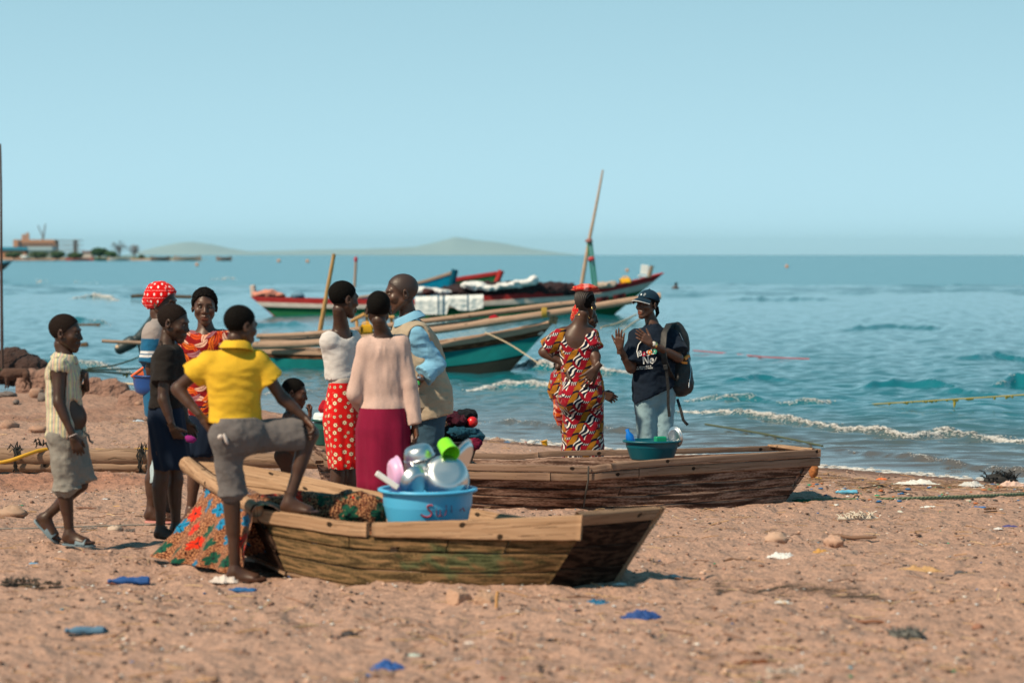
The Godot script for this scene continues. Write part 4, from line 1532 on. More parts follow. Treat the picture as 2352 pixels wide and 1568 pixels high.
func white_top_girl() -> void:
	var z := 15.3
	var s := 0.87
	var J := joints(z, {"shL": [757, 782, -0.03], "shR": [808, 778, 0.13], "elL": [774, 850, 0.24], "wrL": [802, 868, 0.30], "elR": [828, 856, 0.15], "wrR": [822, 905, 0.26], "neck": [783, 752, 0.03],
		"hipL": [780, 942, 0.0], "hipR": [795, 942, 0.07], "knL": [776, 1092, 0.0], "anL": [773, 1195, 0.0], "knR": [804, 1092, 0.08], "anR": [803, 1195, 0.08]})
	J.calf = Vector3(-0.6, 0, 0.6)
	var o := person("slim girl in a white top and red flowered skirt, her back turned", z, [785, 1215], J, s, {"c": [789, 686], "s": 0.95, "yaw": 125.0, "pitch": 6.0, "hair": "short"},
		{"L": {"to": [810, 880, 0.28], "pose": "relaxed", "palm": Vector3(0, -1, 0)}}, {"L": [120.0, 0.0], "R": [120.0, 0.0]}, SKIN * 0.9, {"wide": 0.78})
	top(o, "white_top", J, s, cloth("white_jersey", Color(0.70, 0.66, 0.65)), {"grow": 0.012, "wide": 0.92, "sleeveL": 1.0, "sleeveR": 1.6, "hem": P(785, 872, z), "neckr": 0.088, "necky": -0.01, "crease": 0.010})
	skirt(o, "flowered_skirt", [[P(785, 878, z + 0.03), 0.084, 0.11], [P(784, 960, z + 0.03), 0.118, 0.14], [P(793, 1073, z + 0.03), 0.106, 0.14]], print_cloth("red_flower_print", "redflowers", 5.4), 6, 0.10, 0.5)
	var w := MB.new()
	w.lathe([Vector2(0.080, -0.005), Vector2(0.086, 0.0), Vector2(0.086, 0.034), Vector2(0.078, 0.038)], 36, Transform3D(Basis.IDENTITY.scaled(Vector3(1, 1, 1.25)), P(785, 880, z + 0.03)))
	part("waistband", w, mat("cream_band", Color(0.62, 0.54, 0.48), 0.9, {"tex": texs["washed"], "tri": 3.0}), o)

func pink_top_girl() -> void:
	var z := 14.7
	var s := 0.88
	var J := joints(z, {"shL": [840, 796, 0.0], "shR": [918, 790, 0.03], "elL": [815, 905, -0.03], "wrL": [838, 938, 0.16], "elR": [941, 884, 0.0], "wrR": [953, 974, -0.02], "neck": [879, 770, 0.02],
		"hipL": [860, 962, 0.0], "hipR": [904, 962, 0.02], "knL": [856, 1102, 0.0], "anL": [852, 1190, 0.0], "knR": [902, 1102, 0.02], "anR": [902, 1190, 0.02], "low": [880, 960, 0]})
	J.calf = Vector3(0, 0, 1)
	var B := J.duplicate()
	B.erase("low")
	var o := person("girl in a pale pink long-sleeved top and magenta skirt, seen from behind", z, [878, 1220], B, s, {"c": [869, 710], "s": 0.93, "yaw": 186.0, "pitch": 4.0, "hair": "short"},
		{"R": {"to": [957, 1014, -0.03], "pose": "relaxed", "palm": Vector3(-1, 0, 0.4)}, "L": {"to": [862, 944, 0.2], "pose": "relaxed", "palm": Vector3(0, 0, 1)}}, {"L": [180.0, 0.0], "R": [175.0, 0.0]}, SKIN * 0.85, {"wide": 0.78})
	top(o, "long_sleeved_top", J, s, cloth("pink_jersey", Color(0.66, 0.46, 0.40)), {"grow": 0.014, "sleeve": 2.0, "slack": 0.014, "hem": P(880, 950, z), "hemn": Vector3(0.12, -1, 0), "wide": 0.88, "neckr": 0.072, "crease": 0.016, "cs": Vector3(7, 2.2, 7)})
	skirt(o, "magenta_skirt", [[P(880, 936, z), 0.145, 0.12], [P(880, 985, z), 0.165, 0.145], [P(884, 1121, z), 0.172, 0.16]], cloth("magenta_skirt", Color(0.25, 0.010, 0.045)), 8, 0.09, 3.0)

func vest_man() -> void:
	var z := 15.7
	var s := 1.0
	var J := joints(z, {"shL": [958, 772, -0.14], "shR": [930, 766, 0.20], "elL": [1002, 838, -0.12], "wrL": [968, 866, -0.20], "elR": [922, 850, 0.24], "wrR": [905, 900, 0.12], "neck": [938, 730, 0.02],
		"hipL": [988, 946, -0.08], "hipR": [982, 946, 0.11], "knL": [988, 1080, -0.07], "anL": [990, 1182, -0.05], "knR": [976, 1080, 0.12], "anR": [972, 1182, 0.12], "low": [1000, 965, 0]})
	J.calf = Vector3(1, 0, 0)
	var B := J.duplicate()
	B.erase("low")
	var head := {"c": [921, 673], "s": 1.04, "yaw": -74.0, "pitch": 6.0, "hair": "shaved", "kind": "man"}
	var o := person("man with a shaved head in a beige utility vest over a light blue shirt", z, [985, 1205], B, s, head,
		{"L": {"to": [957, 880, -0.24], "pose": "hold", "palm": Vector3(-0.5, 0, 0.6)}, "R": {"to": [895, 920, 0.08], "pose": "relaxed", "palm": Vector3(0, 0, -1)}}, {"L": [-80.0, 0.0], "R": [-80.0, 0.0]}, SKIN * 1.3)
	var sm := cloth("sky_blue_poplin", Color(0.24, 0.52, 0.74))
	top(o, "blue_shirt", B, s, sm, {"grow": 0.022, "sleeve": 1.95, "slack": 0.02, "hem": P(985, 952, z), "crease": 0.018, "cs": Vector3(5, 9, 5), "neckn": Vector3(-0.25, 1, 0)})
	collar(o, J, s, sm, Vector3(-0.35, 1, 0), 0.078)
	var vm := cloth("beige_canvas", Color(0.46, 0.37, 0.27))
	var vest := {"grow": 0.042, "sleeve": 0.0, "hem": P(1000, 956, z), "hemn": Vector3(0.25, -1, 0), "crease": 0.014, "neckr": 0.085, "neckn": Vector3(-0.45, 1, 0), "extra": [[P(1000, 905, z), Vector3(0.105, 0.16, 0.14)], [P(985, 830, z), Vector3(0.10, 0.17, 0.14)]],
		"less": [[J.shL.lerp(J.elL, 0.2) + Vector3(-0.01, 0, 0.10), Vector3(0.075, 0.12, 0.10)]]}
	top(o, "utility_vest", J, s, vm, vest)
	for e in [[982, 922, 0.15, 0.09]]:
		var pk := MB.new()
		pk.box(Transform3D(Basis(Vector3.UP, 0.3), P(e[0], e[1], z - 0.185)), Vector3(e[2], e[3], 0.02), 0.006)
		part("pocket", pk, vm, o)
	trousers(o, "jeans", B, s, mat("dark_denim", Color(0.03, 0.085, 0.14), 0.9, {"tex": texs["denim"], "tri": 4.0}), {"grow": 0.016, "to": {"L": 1.95, "R": 1.95}, "waist": P(986, 925, z), "crease": 0.012})
	var g := MB.new()
	g.tube([P(962, 868, z - 0.27), P(960, 884, z - 0.28)], 0.011, 10)
	var bt := solo("lighter", "small green and silver lighter in the hand of the man in the vest", "lighter", g, mat("green_plastic", Color(0.04, 0.42, 0.08), 0.4))
	var g2 := MB.new()
	g2.tube([P(962.6, 860, z - 0.27), P(962, 868, z - 0.27)], 0.012, 10)
	part("lighter_cap", g2, mat("steel", Color(0.6, 0.62, 0.64), 0.25, {"metal": 1.0}), bt)

func braids(o: Node3D, hx: Transform3D, n: int, m: Material, back := true) -> void:
	for k in n:
		var t := float(k) / (n - 1) * 2.0 - 1.0
		var pts := []
		for j in 11:
			var a := lerpf(deg_to_rad(35), deg_to_rad(252), j / 10.0)
			var e := Vector3(t * 0.082 * sqrt(maxf(0.05, 1.0 - 0.45 * t * t)) * (0.55 + 0.45 * absf(sin(a * 0.8))), 0.033 + sin(a) * 0.091 * sqrt(maxf(0.1, 1.0 - t * t * 0.72)), -0.014 + cos(a) * 0.103 * sqrt(maxf(0.1, 1.0 - t * t * 0.62)))
			pts.append(hx * e)
		var mb := MB.new()
		mb.tube(pts, 0.0095 * hx.basis.x.length(), 6)
		part("braid", mb, m, o)

func dress_women() -> void:
	var wax := print_cloth("crimson_wax_print", "waxprint", 2.9)
	var z := 19.6
	var s := 1.02
	var J := joints(z, {"shL": [1293, 768, 0.0], "shR": [1352, 764, 0.03], "elL": [1248, 808, 0.02], "wrL": [1304, 840, -0.04], "elR": [1368, 818, -0.05], "wrR": [1369, 845, -0.17], "neck": [1334, 740, 0.0],
		"hipL": [1318, 902, 0.0], "hipR": [1360, 900, 0.02], "knL": [1318, 1020, 0.0], "anL": [1320, 1108, 0.0], "knR": [1358, 1020, 0.02], "anR": [1356, 1108, 0.02], "low": [1338, 1085, 0]})
	J.calf = Vector3(0, 0, 1)
	var B := J.duplicate()
	B.erase("low")
	var head := {"c": [1345, 698], "s": 0.98, "yaw": 148.0, "pitch": 4.0, "hair": "short", "kind": "woman"}
	var o := person("woman in an open-backed crimson and mustard wax-print dress, hands on her hips", z, [1340, 1132], B, s, head,
		{"L": {"to": [1302, 876, -0.09], "pose": "spread", "palm": Vector3(1, 0, -0.2)}, "R": {"to": [1340, 878, -0.20], "pose": "spread", "palm": Vector3(-0.1, 0.2, -1), "s": 1.1}}, {"L": [175.0, 0.0], "R": [165.0, 0.0]}, SKIN * 1.15)
	top(o, "dress", J, s, wax, {"grow": 0.013, "sleeveL": 0.85, "sleeveR": 0.68, "slack": 0.03, "hem": P(1338, 1085, z), "crease": 0.012, "neckr": 0.10, "necky": -0.05,
		"extra": [[P(1313, 915, z - 0.07), Vector3(0.115, 0.13, 0.13)], [P(1356, 912, z - 0.05), Vector3(0.105, 0.13, 0.13)]], "less": [[P(1321, 765, z - 0.13), Vector3(0.098, 0.135, 0.10), Basis(Vector3.BACK, 0.06)]]})
	var hx := head_xf(head, z)
	braids(o, hx, 11, mat("braid_hair", Color(0.035, 0.025, 0.022), 0.6))
	var hc := MB.new()
	hc.ball(hx * Vector3(0, 0.128, -0.01), Vector3(0.108, 0.030, 0.10), 20, nz, 0.35)
	hc.ball(hx * Vector3(0.02, 0.148, 0.02), Vector3(0.075, 0.020, 0.075), 16, nz, 0.4)
	part("folded_head_cloth", hc, print_cloth("head_cloth_print", "headcloth", 8.0), o)
	var gold := mat("gold", Color(0.9, 0.6, 0.22), 0.25, {"metal": 1.0})
	band(o, "necklace", J.neck + Vector3(0.01, 0.045, 0), Vector3(0.15, 1, -0.25), 0.062, 0.006, gold)
	var er := MB.new()
	er.ball(P(1360, 708, z - 0.07), Vector3(0.008, 0.013, 0.008), 8)
	part("earring", er, gold, o)
	# her companion with a baby on the back
	z = 20.2
	J = joints(z, {"shR": [1338, 782, -0.15], "shL": [1350, 780, 0.16], "elR": [1352, 850, -0.12], "wrR": [1382, 904, -0.06], "elL": [1352, 850, 0.2], "wrL": [1372, 900, 0.15], "neck": [1342, 764, 0.0],
		"hipR": [1330, 905, -0.09], "hipL": [1336, 905, 0.10], "knR": [1335, 1015, -0.08], "anR": [1330, 1100, -0.08], "knL": [1345, 1015, 0.1], "anL": [1340, 1100, 0.1], "low": [1334, 1060, 0]})
	J.calf = Vector3(-1, 0, 0)
	B = J.duplicate()
	B.erase("low")
	head = {"c": [1346, 728], "s": 0.94, "yaw": 84.0, "pitch": 6.0, "hair": "short", "kind": "woman"}
	o = person("woman in a red headscarf mostly hidden behind the open-backed dress", z, [1336, 1128], B, 0.98, head, {"R": {"to": [1402, 912, -0.06], "pose": "relaxed", "palm": Vector3(0, -0.3, -1)}}, {"R": [85.0, 0.0], "L": [85.0, 0.0]})
	top(o, "dress", J, 0.98, wax, {"grow": 0.012, "sleeve": 0.8, "slack": 0.02, "hem": P(1334, 1060, z), "crease": 0.012})
	headwear(o, "headscarf", head_xf(head, z), print_cloth("head_cloth_print", "headcloth", 8.0), "scarf")
	var wr := MB.new()
	var sd := SD.new(P(1255, 960, z) - Vector3(0.1, 0, 0.3), P(1330, 830, z) + Vector3(0.1, 0.05, 0.3), 0.012)
	sd.cone(P(1290, 868, z - 0.02), P(1288, 900, z - 0.02), 0.09, 0.105, 0.05)
	sd.cone(P(1288, 890, z - 0.02), P(1330, 860, z), 0.09, 0.12, 0.06)
	sd.rough(nz, 0.014, Vector3(9, 9, 9))
	sd.net(wr)
	part("baby_wrap", wr, wax, o)
	var K := joints(z, {"shL": [1280, 866, -0.07], "shR": [1300, 866, 0.07], "neck": [1290, 856, 0.0], "hipL": [1286, 915, -0.05], "hipR": [1296, 915, 0.05], "knL": [1284, 950, -0.07], "anL": [1293, 985, -0.06], "knR": [1292, 950, 0.07], "anR": [1302, 985, 0.06]})
	K.calf = Vector3(0, 0, 1)
	var bh := {"c": [1290, 832], "s": 0.72, "yaw": 150.0, "pitch": 40.0, "hair": "short"}
	var b := person("small child with braids tied on the back of the woman in the headscarf", z - 0.02, [1290, 1128], K, 0.46, bh, {}, {"L": [160.0, 30.0], "R": [160.0, 30.0]})
	trousers(b, "trousers", K, 0.46, print_cloth("tan_print", "leafprint", 5.0), {"grow": 0.014, "to": {"L": 1.7, "R": 1.7}, "waist": P(1290, 905, z), "crease": 0.006})
	var bx := head_xf(bh, z - 0.02)
	var bm := mat("braid_black", Color(0.010, 0.008, 0.008), 0.7)
	for k in 16:
		var a := PI * (0.1 + 0.8 * k / 15.0)
		var p0 := bx * Vector3(cos(a) * 0.085, 0.02, -0.03 - sin(a) * 0.075)
		var mb := MB.new()
		var dl := rng.randf_range(0.06, 0.12)
		mb.tube([bx * Vector3(cos(a) * 0.05, 0.10, -0.02 - sin(a) * 0.05), p0, p0 + Vector3(cos(a) * 0.01, -dl * 0.5, 0.012), p0 + Vector3(rng.randf_range(-0.015, 0.01), -dl, 0.01)], [0.007, 0.008, 0.007, 0.004], 5)
		part("braid", mb, bm, b)

func cap_woman() -> void:
	var z := 19.8
	var s := 0.97
	var J := joints(z, {"shR": [1464, 776, -0.04], "shL": [1541, 776, 0.06], "elR": [1450, 847, -0.10], "wrR": [1424, 800, -0.20], "elL": [1559, 822, -0.05], "wrL": [1496, 789, -0.24], "neck": [1499, 748, 0.0],
		"hipR": [1482, 908, -0.01], "hipL": [1526, 905, 0.05], "knR": [1484, 1018, -0.03], "anR": [1487, 1112, 0.0], "knL": [1524, 1018, 0.0], "anL": [1529, 1112, 0.04], "low": [1502, 930, 0]})
	J.calf = Vector3(0.4, 0, -0.8)
	var B := J.duplicate()
	B.erase("low")
	var head := {"c": [1487, 700], "s": 0.97, "yaw": -42.0, "pitch": -5.0, "hair": "short", "kind": "woman"}
	var o := person("woman in a navy cap, printed navy T-shirt and pale jeans, gesturing with both hands", z, [1505, 1138], B, s, head,
		{"R": {"to": [1424, 758, -0.24], "pose": "open", "palm": Vector3(0.35, 0.0, -1)}, "L": {"to": [1460, 760, -0.28], "pose": "open", "palm": Vector3(0.1, -0.3, -1)}}, {"R": [-35.0, 0.0], "L": [-20.0, 0.0]}, SKIN * 1.5)
	var nm := cloth("navy_jersey", Color(0.010, 0.018, 0.034))
	var sd := top(o, "t_shirt", J, s, nm, {"grow": 0.024, "sleeve": 0.80, "slack": 0.035, "hem": P(1500, 908, z), "hemn": Vector3(0.40, -1, 0), "crease": 0.018, "cs": Vector3(7, 8, 7)})
	trousers(o, "jeans", B, s, mat("pale_denim", Color(0.30, 0.46, 0.53), 0.9, {"tex": texs["denim"], "tri": 4.0}), {"grow": 0.012, "to": {"L": 1.95, "R": 1.95}, "waist": P(1504, 885, z), "flare": 0.006, "crease": 0.008})
	var hx := head_xf(head, z)
	headwear(o, "cap", hx, cloth("navy_cap", Color(0.010, 0.035, 0.062)), "cap")
	var tail := MB.new()
	tail.tube([hx * Vector3(0.02, -0.01, -0.10), hx * Vector3(0.025, -0.06, -0.115), hx * Vector3(0.02, -0.10, -0.10)], [0.018, 0.016, 0.006], 8)
	part("ponytail", tail, mat("hair", Color(0.0065, 0.0055, 0.005), 0.85, {"spec": 0.2}), o)
	# print on the shirt: laid on its surface
	var white := mat("print_white", Color(0.75, 0.75, 0.74), 0.8)
	var lay := func(mb: MB, px: float, py: float, size: float, text: String, m: Material, turn := 0.0):
		var tm := TextMesh.new()
		var f := SystemFont.new()
		f.font_names = PackedStringArray(["Droid Sans"])
		f.font_weight = 700
		tm.font = f
		tm.text = text
		tm.font_size = 64
		tm.pixel_size = size / 64.0
		tm.depth = 0.0
		tm.curve_step = 2.0
		var arr := tm.get_mesh_arrays()
		var vs: PackedVector3Array = arr[Mesh.ARRAY_VERTEX]
		var ids: PackedInt32Array = arr[Mesh.ARRAY_INDEX]
		var at := P(px, py, z - 0.30)
		var s0 := mb.v.size()
		for v in vs:
			var q: Vector3 = Vector3(v.x, v.y, 0).rotated(Vector3.BACK, turn)
			mb.put(press(sd, at + q))
		for i in ids:
			mb.ix.append(s0 + i)
	for e in [[1472, 813, "B"], [1491.5, 813, "S"], [1501, 810, "L"]]:
		var mb := MB.new()
		lay.call(mb, e[0], e[1], 0.058, e[2], white, 0.12)
		part("shirt_letter", mb, white, o, false)
	for e in [[1475, 829, "N"], [1489, 829, "e"]]:
		var mb := MB.new()
		lay.call(mb, e[0] + 11.0, e[1], 0.085 if e[2] == "N" else 0.075, e[2], white, 0.1)
		part("shirt_letter", mb, white, o, false)
	for e in [[1478, 844, "la sensualite &"], [1478, 848.5, "pour toi vraiment"]]:
		var mb := MB.new()
		lay.call(mb, e[0] + 4.0, e[1], 0.017, e[2], white, 0.1)
		part("shirt_lettering", mb, white, o, false)
	for e in [[1482, 814.5, Color(0.55, 0.03, 0.08)], [1495.5, 811, Color(0.75, 0.22, 0.03)], [1507, 809, Color(0.05, 0.40, 0.28)]]:
		var mb := MB.new()
		var c := P(e[0], e[1], z - 0.3)
		var ring := []
		for k in 20:
			ring.append(press(sd, c + Vector3(cos(TAU * k / 20), sin(TAU * k / 20), 0) * 0.019))
		mb.fan(ring, press(sd, c) + Vector3(0, 0, 0.002))
		var dsc := part("shirt_dot", mb, mat("", e[2], 0.8), o, false)
		var r2 := MB.new()
		var ring2 := []
		for k in 12:
			ring2.append(press(sd, c + Vector3(cos(TAU * k / 12), sin(TAU * k / 12), 0) * 0.007) + Vector3(0, 0, 0.003))
		r2.fan(ring2, press(sd, c) + Vector3(0, 0, 0.005))
		part("dot_centre", r2, white, dsc, false)
	for e in [[[[1479, 781], [1469, 793], [1465, 808], [1468, 822]]], [[[1511, 822], [1508, 831], [1501, 838]]]]:
		var pts := []
		for q in e[0]:
			pts.append(press(sd, P(q[0], q[1], z - 0.3)))
		var mb := MB.new()
		mb.tube(pts, 0.006, 6, true, 0.5)
		part("shirt_bracket", mb, white, o)
	# watch
	var gold := mat("gold", Color(0.9, 0.6, 0.22), 0.25, {"metal": 1.0})
	var wat := band(o, "watch_strap", J.wrL.lerp(J.elL, 0.10), J.wrL - J.elL, 0.030, 0.020, gold)
	var wf := MB.new()
	wf.ball(J.wrL.lerp(J.elL, 0.10) + Vector3(-0.004, 0.012, 0.031), Vector3(0.019, 0.019, 0.007), 14)
	part("watch_face", wf, mat("watch_dial", Color(0.7, 0.66, 0.6), 0.2), wat)
	backpack(z, J)

func press(sd: SD, p: Vector3) -> Vector3:   # moves a point back along z until it lies on the cloth
	for i in 120:
		if sd.at(p) < 0.006:
			break
		p.z -= 0.004
	return p + Vector3(0, 0, 0.006)

func backpack(z: float, J: Dictionary) -> void:
	var o := thing("backpack", "black backpack with orange trim on the back of the woman in the cap", "backpack", P(1560, 916, z + 0.12))
	var bm := mat("black_nylon", Color(0.013, 0.013, 0.014), 0.6, {"rim": 0.2, "relief": noise_tex("weave", 6, 0.03, 3, 256), "deep": 0.2, "tri": 3.0})
	var sd := SD.new(P(1510, 930, z) - Vector3(0, 0, 0.32), P(1605, 725, z) + Vector3(0, 0, 0.32), 0.012)
	sd.cone(P(1553, 770, z + 0.16), P(1562, 880, z + 0.10), 0.085, 0.115, 0.06)
	sd.cone(P(1545, 790, z + 0.2), P(1545, 870, z + 0.17), 0.10, 0.12, 0.06)
	sd.cone(P(1567, 850, z + 0.06), P(1565, 885, z + 0.04), 0.065, 0.075, 0.05)
	sd.cone(P(1554, 752, z + 0.14), P(1568, 790, z + 0.14), 0.04, 0.05, 0.05)
	sd.rough(nz, 0.012, Vector3(9, 9, 9))
	var mb := MB.new()
	sd.net(mb)
	part("bag", mb, bm, o)
	var zip := MB.new()
	zip.tube([P(1562, 765, z - 0.02), P(1580, 800, z - 0.02), P(1588, 850, z - 0.02), P(1582, 890, z - 0.02)].map(func(p): return press_x(sd, p)), 0.004, 5)
	part("zip", zip, mat("steel", Color(0.6, 0.62, 0.64), 0.25, {"metal": 1.0}), o)
	var st := MB.new()
	var path := [P(1549, 742, z + 0.10), P(1537, 744, z - 0.02), P(1526, 765, z - 0.12), P(1523, 800, z - 0.16), P(1527, 830, z - 0.16), P(1534, 850, z - 0.13), P(1546, 872, z - 0.02)]
	ribbon(st, path, 0.055, 0.012, Vector3(0.9, 0.1, 0.5))
	part("shoulder_strap", st, bm, o)
	var bk := MB.new()
	bk.box(Transform3D(Basis(Vector3.BACK, 0.2), P(1529, 843, z - 0.165)), Vector3(0.034, 0.04, 0.016), 0.004)
	part("buckle", bk, bm, o, false)
	for e in [[[1531, 848, -0.16], [1535, 890, -0.14], [1535, 930, -0.14], [1538, 957, -0.13]], [[1556, 916, 0.03], [1565, 945, 0.0], [1570, 965, 0.0], [1580, 976, 0.0]]]:
		var mb2 := MB.new()
		ribbon(mb2, e.map(func(q): return P(q[0], q[1], z + q[2])), 0.024, 0.004, Vector3(1, 0, 0.1))
		part("dangling_strap", mb2, bm, o)
	var ob := MB.new()
	ob.tube([P(1572, 826, z - 0.02), P(1583, 818, z - 0.02)].map(func(p): return press_x(sd, p)), [0.018, 0.016], 10)
	part("orange_bottle_cap", ob, mat("orange_trim", Color(0.8, 0.27, 0.03), 0.5), o)
	var ot := MB.new()
	ribbon(ot, [P(1560, 826, z - 0.06), P(1570, 833, z - 0.05), P(1580, 834, z - 0.03)].map(func(p): return press_x(sd, p) + Vector3(0, 0, 0.004)), 0.02, 0.004, Vector3(0, 1, 0))
	part("orange_trim", ot, mat("orange_trim", Color(0.8, 0.27, 0.03), 0.5), o)

func press_x(sd: SD, p: Vector3) -> Vector3:
	p.z += 0.25
	return press(sd, p)

func ribbon(mb: MB, pts: Array, w: float, thick: float, across: Vector3) -> void:
	var rows := []
	for i in pts.size():
		var t: Vector3 = (pts[mini(i + 1, pts.size() - 1)] - pts[maxi(i - 1, 0)]).normalized()
		var x := (across - t * across.dot(t)).normalized()
		var n := t.cross(x)
		var p: Vector3 = pts[i]
		rows.append([p - x * w / 2, p - x * w * 0.45 + n * thick / 2, p + x * w * 0.45 + n * thick / 2, p + x * w / 2, p + x * w * 0.45 - n * thick / 2, p - x * w * 0.45 - n * thick / 2])
	mb.sheet(rows, true)
	mb.fan(rows[0], pts[0], true)
	mb.fan(rows[-1], pts[-1])

func swimmer() -> void:
	var c := W(1553, 663)
	var o := thing("person", "bather far out in the lake with only head and shoulders showing", "person", c)
	var mb := MB.new()
	mb.ball(c + Vector3(0, 0.28, 0), Vector3(0.10, 0.125, 0.11), 12)
	mb.ball(c + Vector3(-0.04, 0.05, 0), Vector3(0.24, 0.13, 0.14), 12)
	mb.tube([c + Vector3(0, 0.05, 0), c + Vector3(0, 0.25, 0)], 0.06, 8)
	part("body", mb, mat("skin_plain", SKIN, 0.5), o)
	var h := MB.new()
	h.ball(c + Vector3(0, 0.31, 0.0), Vector3(0.105, 0.11, 0.115), 12)
	part("hair", h, mat("hair", Color(0.0065, 0.0055, 0.005), 0.85, {"spec": 0.2}), o)

# ---------------------------------------------------------------- wood
func woods() -> void:
	var grain := func(u: float, v: float, st: float) -> float:   # streaks along v that close at the edges
		return nz.get_noise_3d(cos(u * TAU) * st, sin(u * TAU) * st + cos(v * TAU) * 0.5, sin(v * TAU) * 0.5)
	paint_tex("bare_wood", 256, func(u, v):
		var g: float = grain.call(u, v, 4.0)
		var f: float = grain.call(u, v, 16.0)
		var t := 0.88 + 0.14 * g + 0.09 * f
		var c := Color(t, t * (0.97 + 0.03 * g), t * (0.94 + 0.06 * g))
		for i in 7:
			var dx := fposmod(u - fposmod(i * 0.381966, 1.0) + 0.5, 1.0) - 0.5
			var dy := fposmod(v - fposmod(i * 0.713 + 0.2, 1.0) + 0.5, 1.0) - 0.5
			if pow(dx / 0.030, 2) + pow(dy / 0.011, 2) < 1.0:
				c = c * 0.35
		if f > 0.42: c = c * 0.6
		return c)
	paint_tex("weathered_wood", 256, func(u, v):
		var g: float = grain.call(u, v, 3.0)
		var f: float = grain.call(u, v, 14.0)
		var b := nz.get_noise_3d(cos(u * TAU) * 2.6 + 9.0, sin(u * TAU) * 2.6 + cos(v * TAU) * 0.9, sin(v * TAU) * 0.9)
		var q := nz2.get_noise_3d(cos(u * TAU) * 12.0, sin(u * TAU) * 12.0 + cos(v * TAU) * 12.0, sin(v * TAU) * 12.0)
		var k := 0.85 * smoothstep(-0.30, 0.30, b + 0.30 * f + 0.6 * q)
		var c := Color(0.80, 0.73, 0.70) * (0.9 + 0.25 * f)
		return c.lerp(Color(0.27, 0.20, 0.175) * (1.0 + 0.8 * q), k))
	paint_tex("mossy_wood", 256, func(u, v):
		var g: float = grain.call(u, v, 3.0)
		var f: float = grain.call(u, v, 13.0)
		var b := nz.get_noise_3d(cos(u * TAU) * 2.6 + 4.0, sin(u * TAU) * 2.6 + cos(v * TAU) * 1.0, sin(v * TAU) * 1.0)
		var q := nz2.get_noise_3d(cos(u * TAU) * 14.0, sin(u * TAU) * 14.0 + cos(v * TAU) * 14.0, sin(v * TAU) * 14.0)
		var c := Color(0.80, 0.66, 0.50) * (0.9 + 0.25 * f)
		c = c.lerp(Color(0.56, 0.50, 0.36), smoothstep(-0.5, 0.3, b + 0.4 * q))
		return c.lerp(Color(0.24, 0.19, 0.13), 0.62 * smoothstep(-0.15, 0.45, b + 0.12 * f + 0.8 * q)))

func wood(key: String, tex: String, c: Color, uvs := Vector3(2.2, 0.7, 1)) -> StandardMaterial3D:
	return mat(key, c, 0.85, {"tex": texs[tex], "uvs": uvs, "vc": true, "relief": texs[tex], "deep": 0.35, "spec": 0.25})

func spline(ctrl: Array, n: int) -> Array:   # ctrl: points; evenly spaced samples
	var c := Curve3D.new()
	c.bake_interval = 0.02
	for i in ctrl.size():
		var t: Vector3 = (ctrl[mini(i + 1, ctrl.size() - 1)] - ctrl[maxi(i - 1, 0)]) / 6.0
		c.add_point(ctrl[i], -t, t)
	var L := c.get_baked_length()
	var out := []
	for i in n + 1:
		out.append(c.sample_baked(L * i / n, true))
	return out

func px3(list: Array) -> Array:
	return list.map(func(q): return P(q[0], q[1], q[2]))

# a board between two edge lines: thickness th towards -hint, rounded arrises
func board(top: Array, bot: Array, th: float, hint: Vector3, m: Material, called: String, parent: Node3D, from := 0.0, to := 1.0, paint = null, sub := 1, gap := 0.003) -> MeshInstance3D:
	var mb := MB.new()
	var n := top.size() - 1
	var i0 := int(round(from * n))
	var i1 := int(round(to * n))
	var rows := []
	var b := minf(0.006, th * 0.3)
	for i in range(i0, i1 + 1):
		var a: Vector3 = top[i]
		var z: Vector3 = bot[i]
		var t: Vector3 = (top[mini(i + 1, n)] - top[maxi(i - 1, 0)]).normalized()
		var dn := (z - a).normalized()
		var o := t.cross(dn).normalized()
		if o.dot(hint) < 0.0:
			o = -o
		var sh := Vector3.ZERO
		if i == i0 and from > 0.0: sh = t * gap
		if i == i1 and to < 1.0: sh = -t * gap
		a += dn * (gap * 0.6 + 0.004 * absf(nz.get_noise_2d(a.x * 5.0, a.y * 40.0))) * (1.0 if gap > 0.0 else 0.0) + sh
		z -= dn * (gap * 0.6 + 0.004 * absf(nz.get_noise_2d(z.x * 5.0 + 9.0, z.y * 40.0))) * (1.0 if gap > 0.0 else 0.0) - sh
		o = (o + t * 0.10 * nz.get_noise_2d(a.x * 3.0, a.z * 3.0)).normalized()
		var ring := [a - o * th + dn * b, a - o * (th - b), a - o * b, a + dn * b]
		for k in range(1, sub):
			ring.append((a + dn * b).lerp(z - dn * b, float(k) / sub))
		ring.append_array([z - dn * b, z - o * b, z - o * (th - b), z - o * th - dn * b])
		rows.append(ring)
	# painted point by point so that old paint and dirt have their own shapes
	var s := mb.v.size()
	mb.sheet(rows, true)
	mb.fan(rows[0], rows[0][0].lerp(rows[0][rows[0].size() / 2], 0.5), true)
	mb.fan(rows[-1], rows[-1][0].lerp(rows[-1][rows[0].size() / 2], 0.5))
	if paint is Callable:
		for i in mb.v.size():
			mb.col[i] = paint.call(mb.v[i])
	return part(called, mb, m, parent)

func mixl(a: Array, b: Array, t: float) -> Array:
	var r := []
	for i in a.size():
		r.append(a[i].lerp(b[i], t))
	return r

func moved(a: Array, d: Vector3) -> Array:
	return a.map(func(p): return p + d)

func two(a: Vector3, b: Vector3, n := 4) -> Array:
	var r := []
	for i in n + 1:
		r.append(a.lerp(b, float(i) / n))
	return r

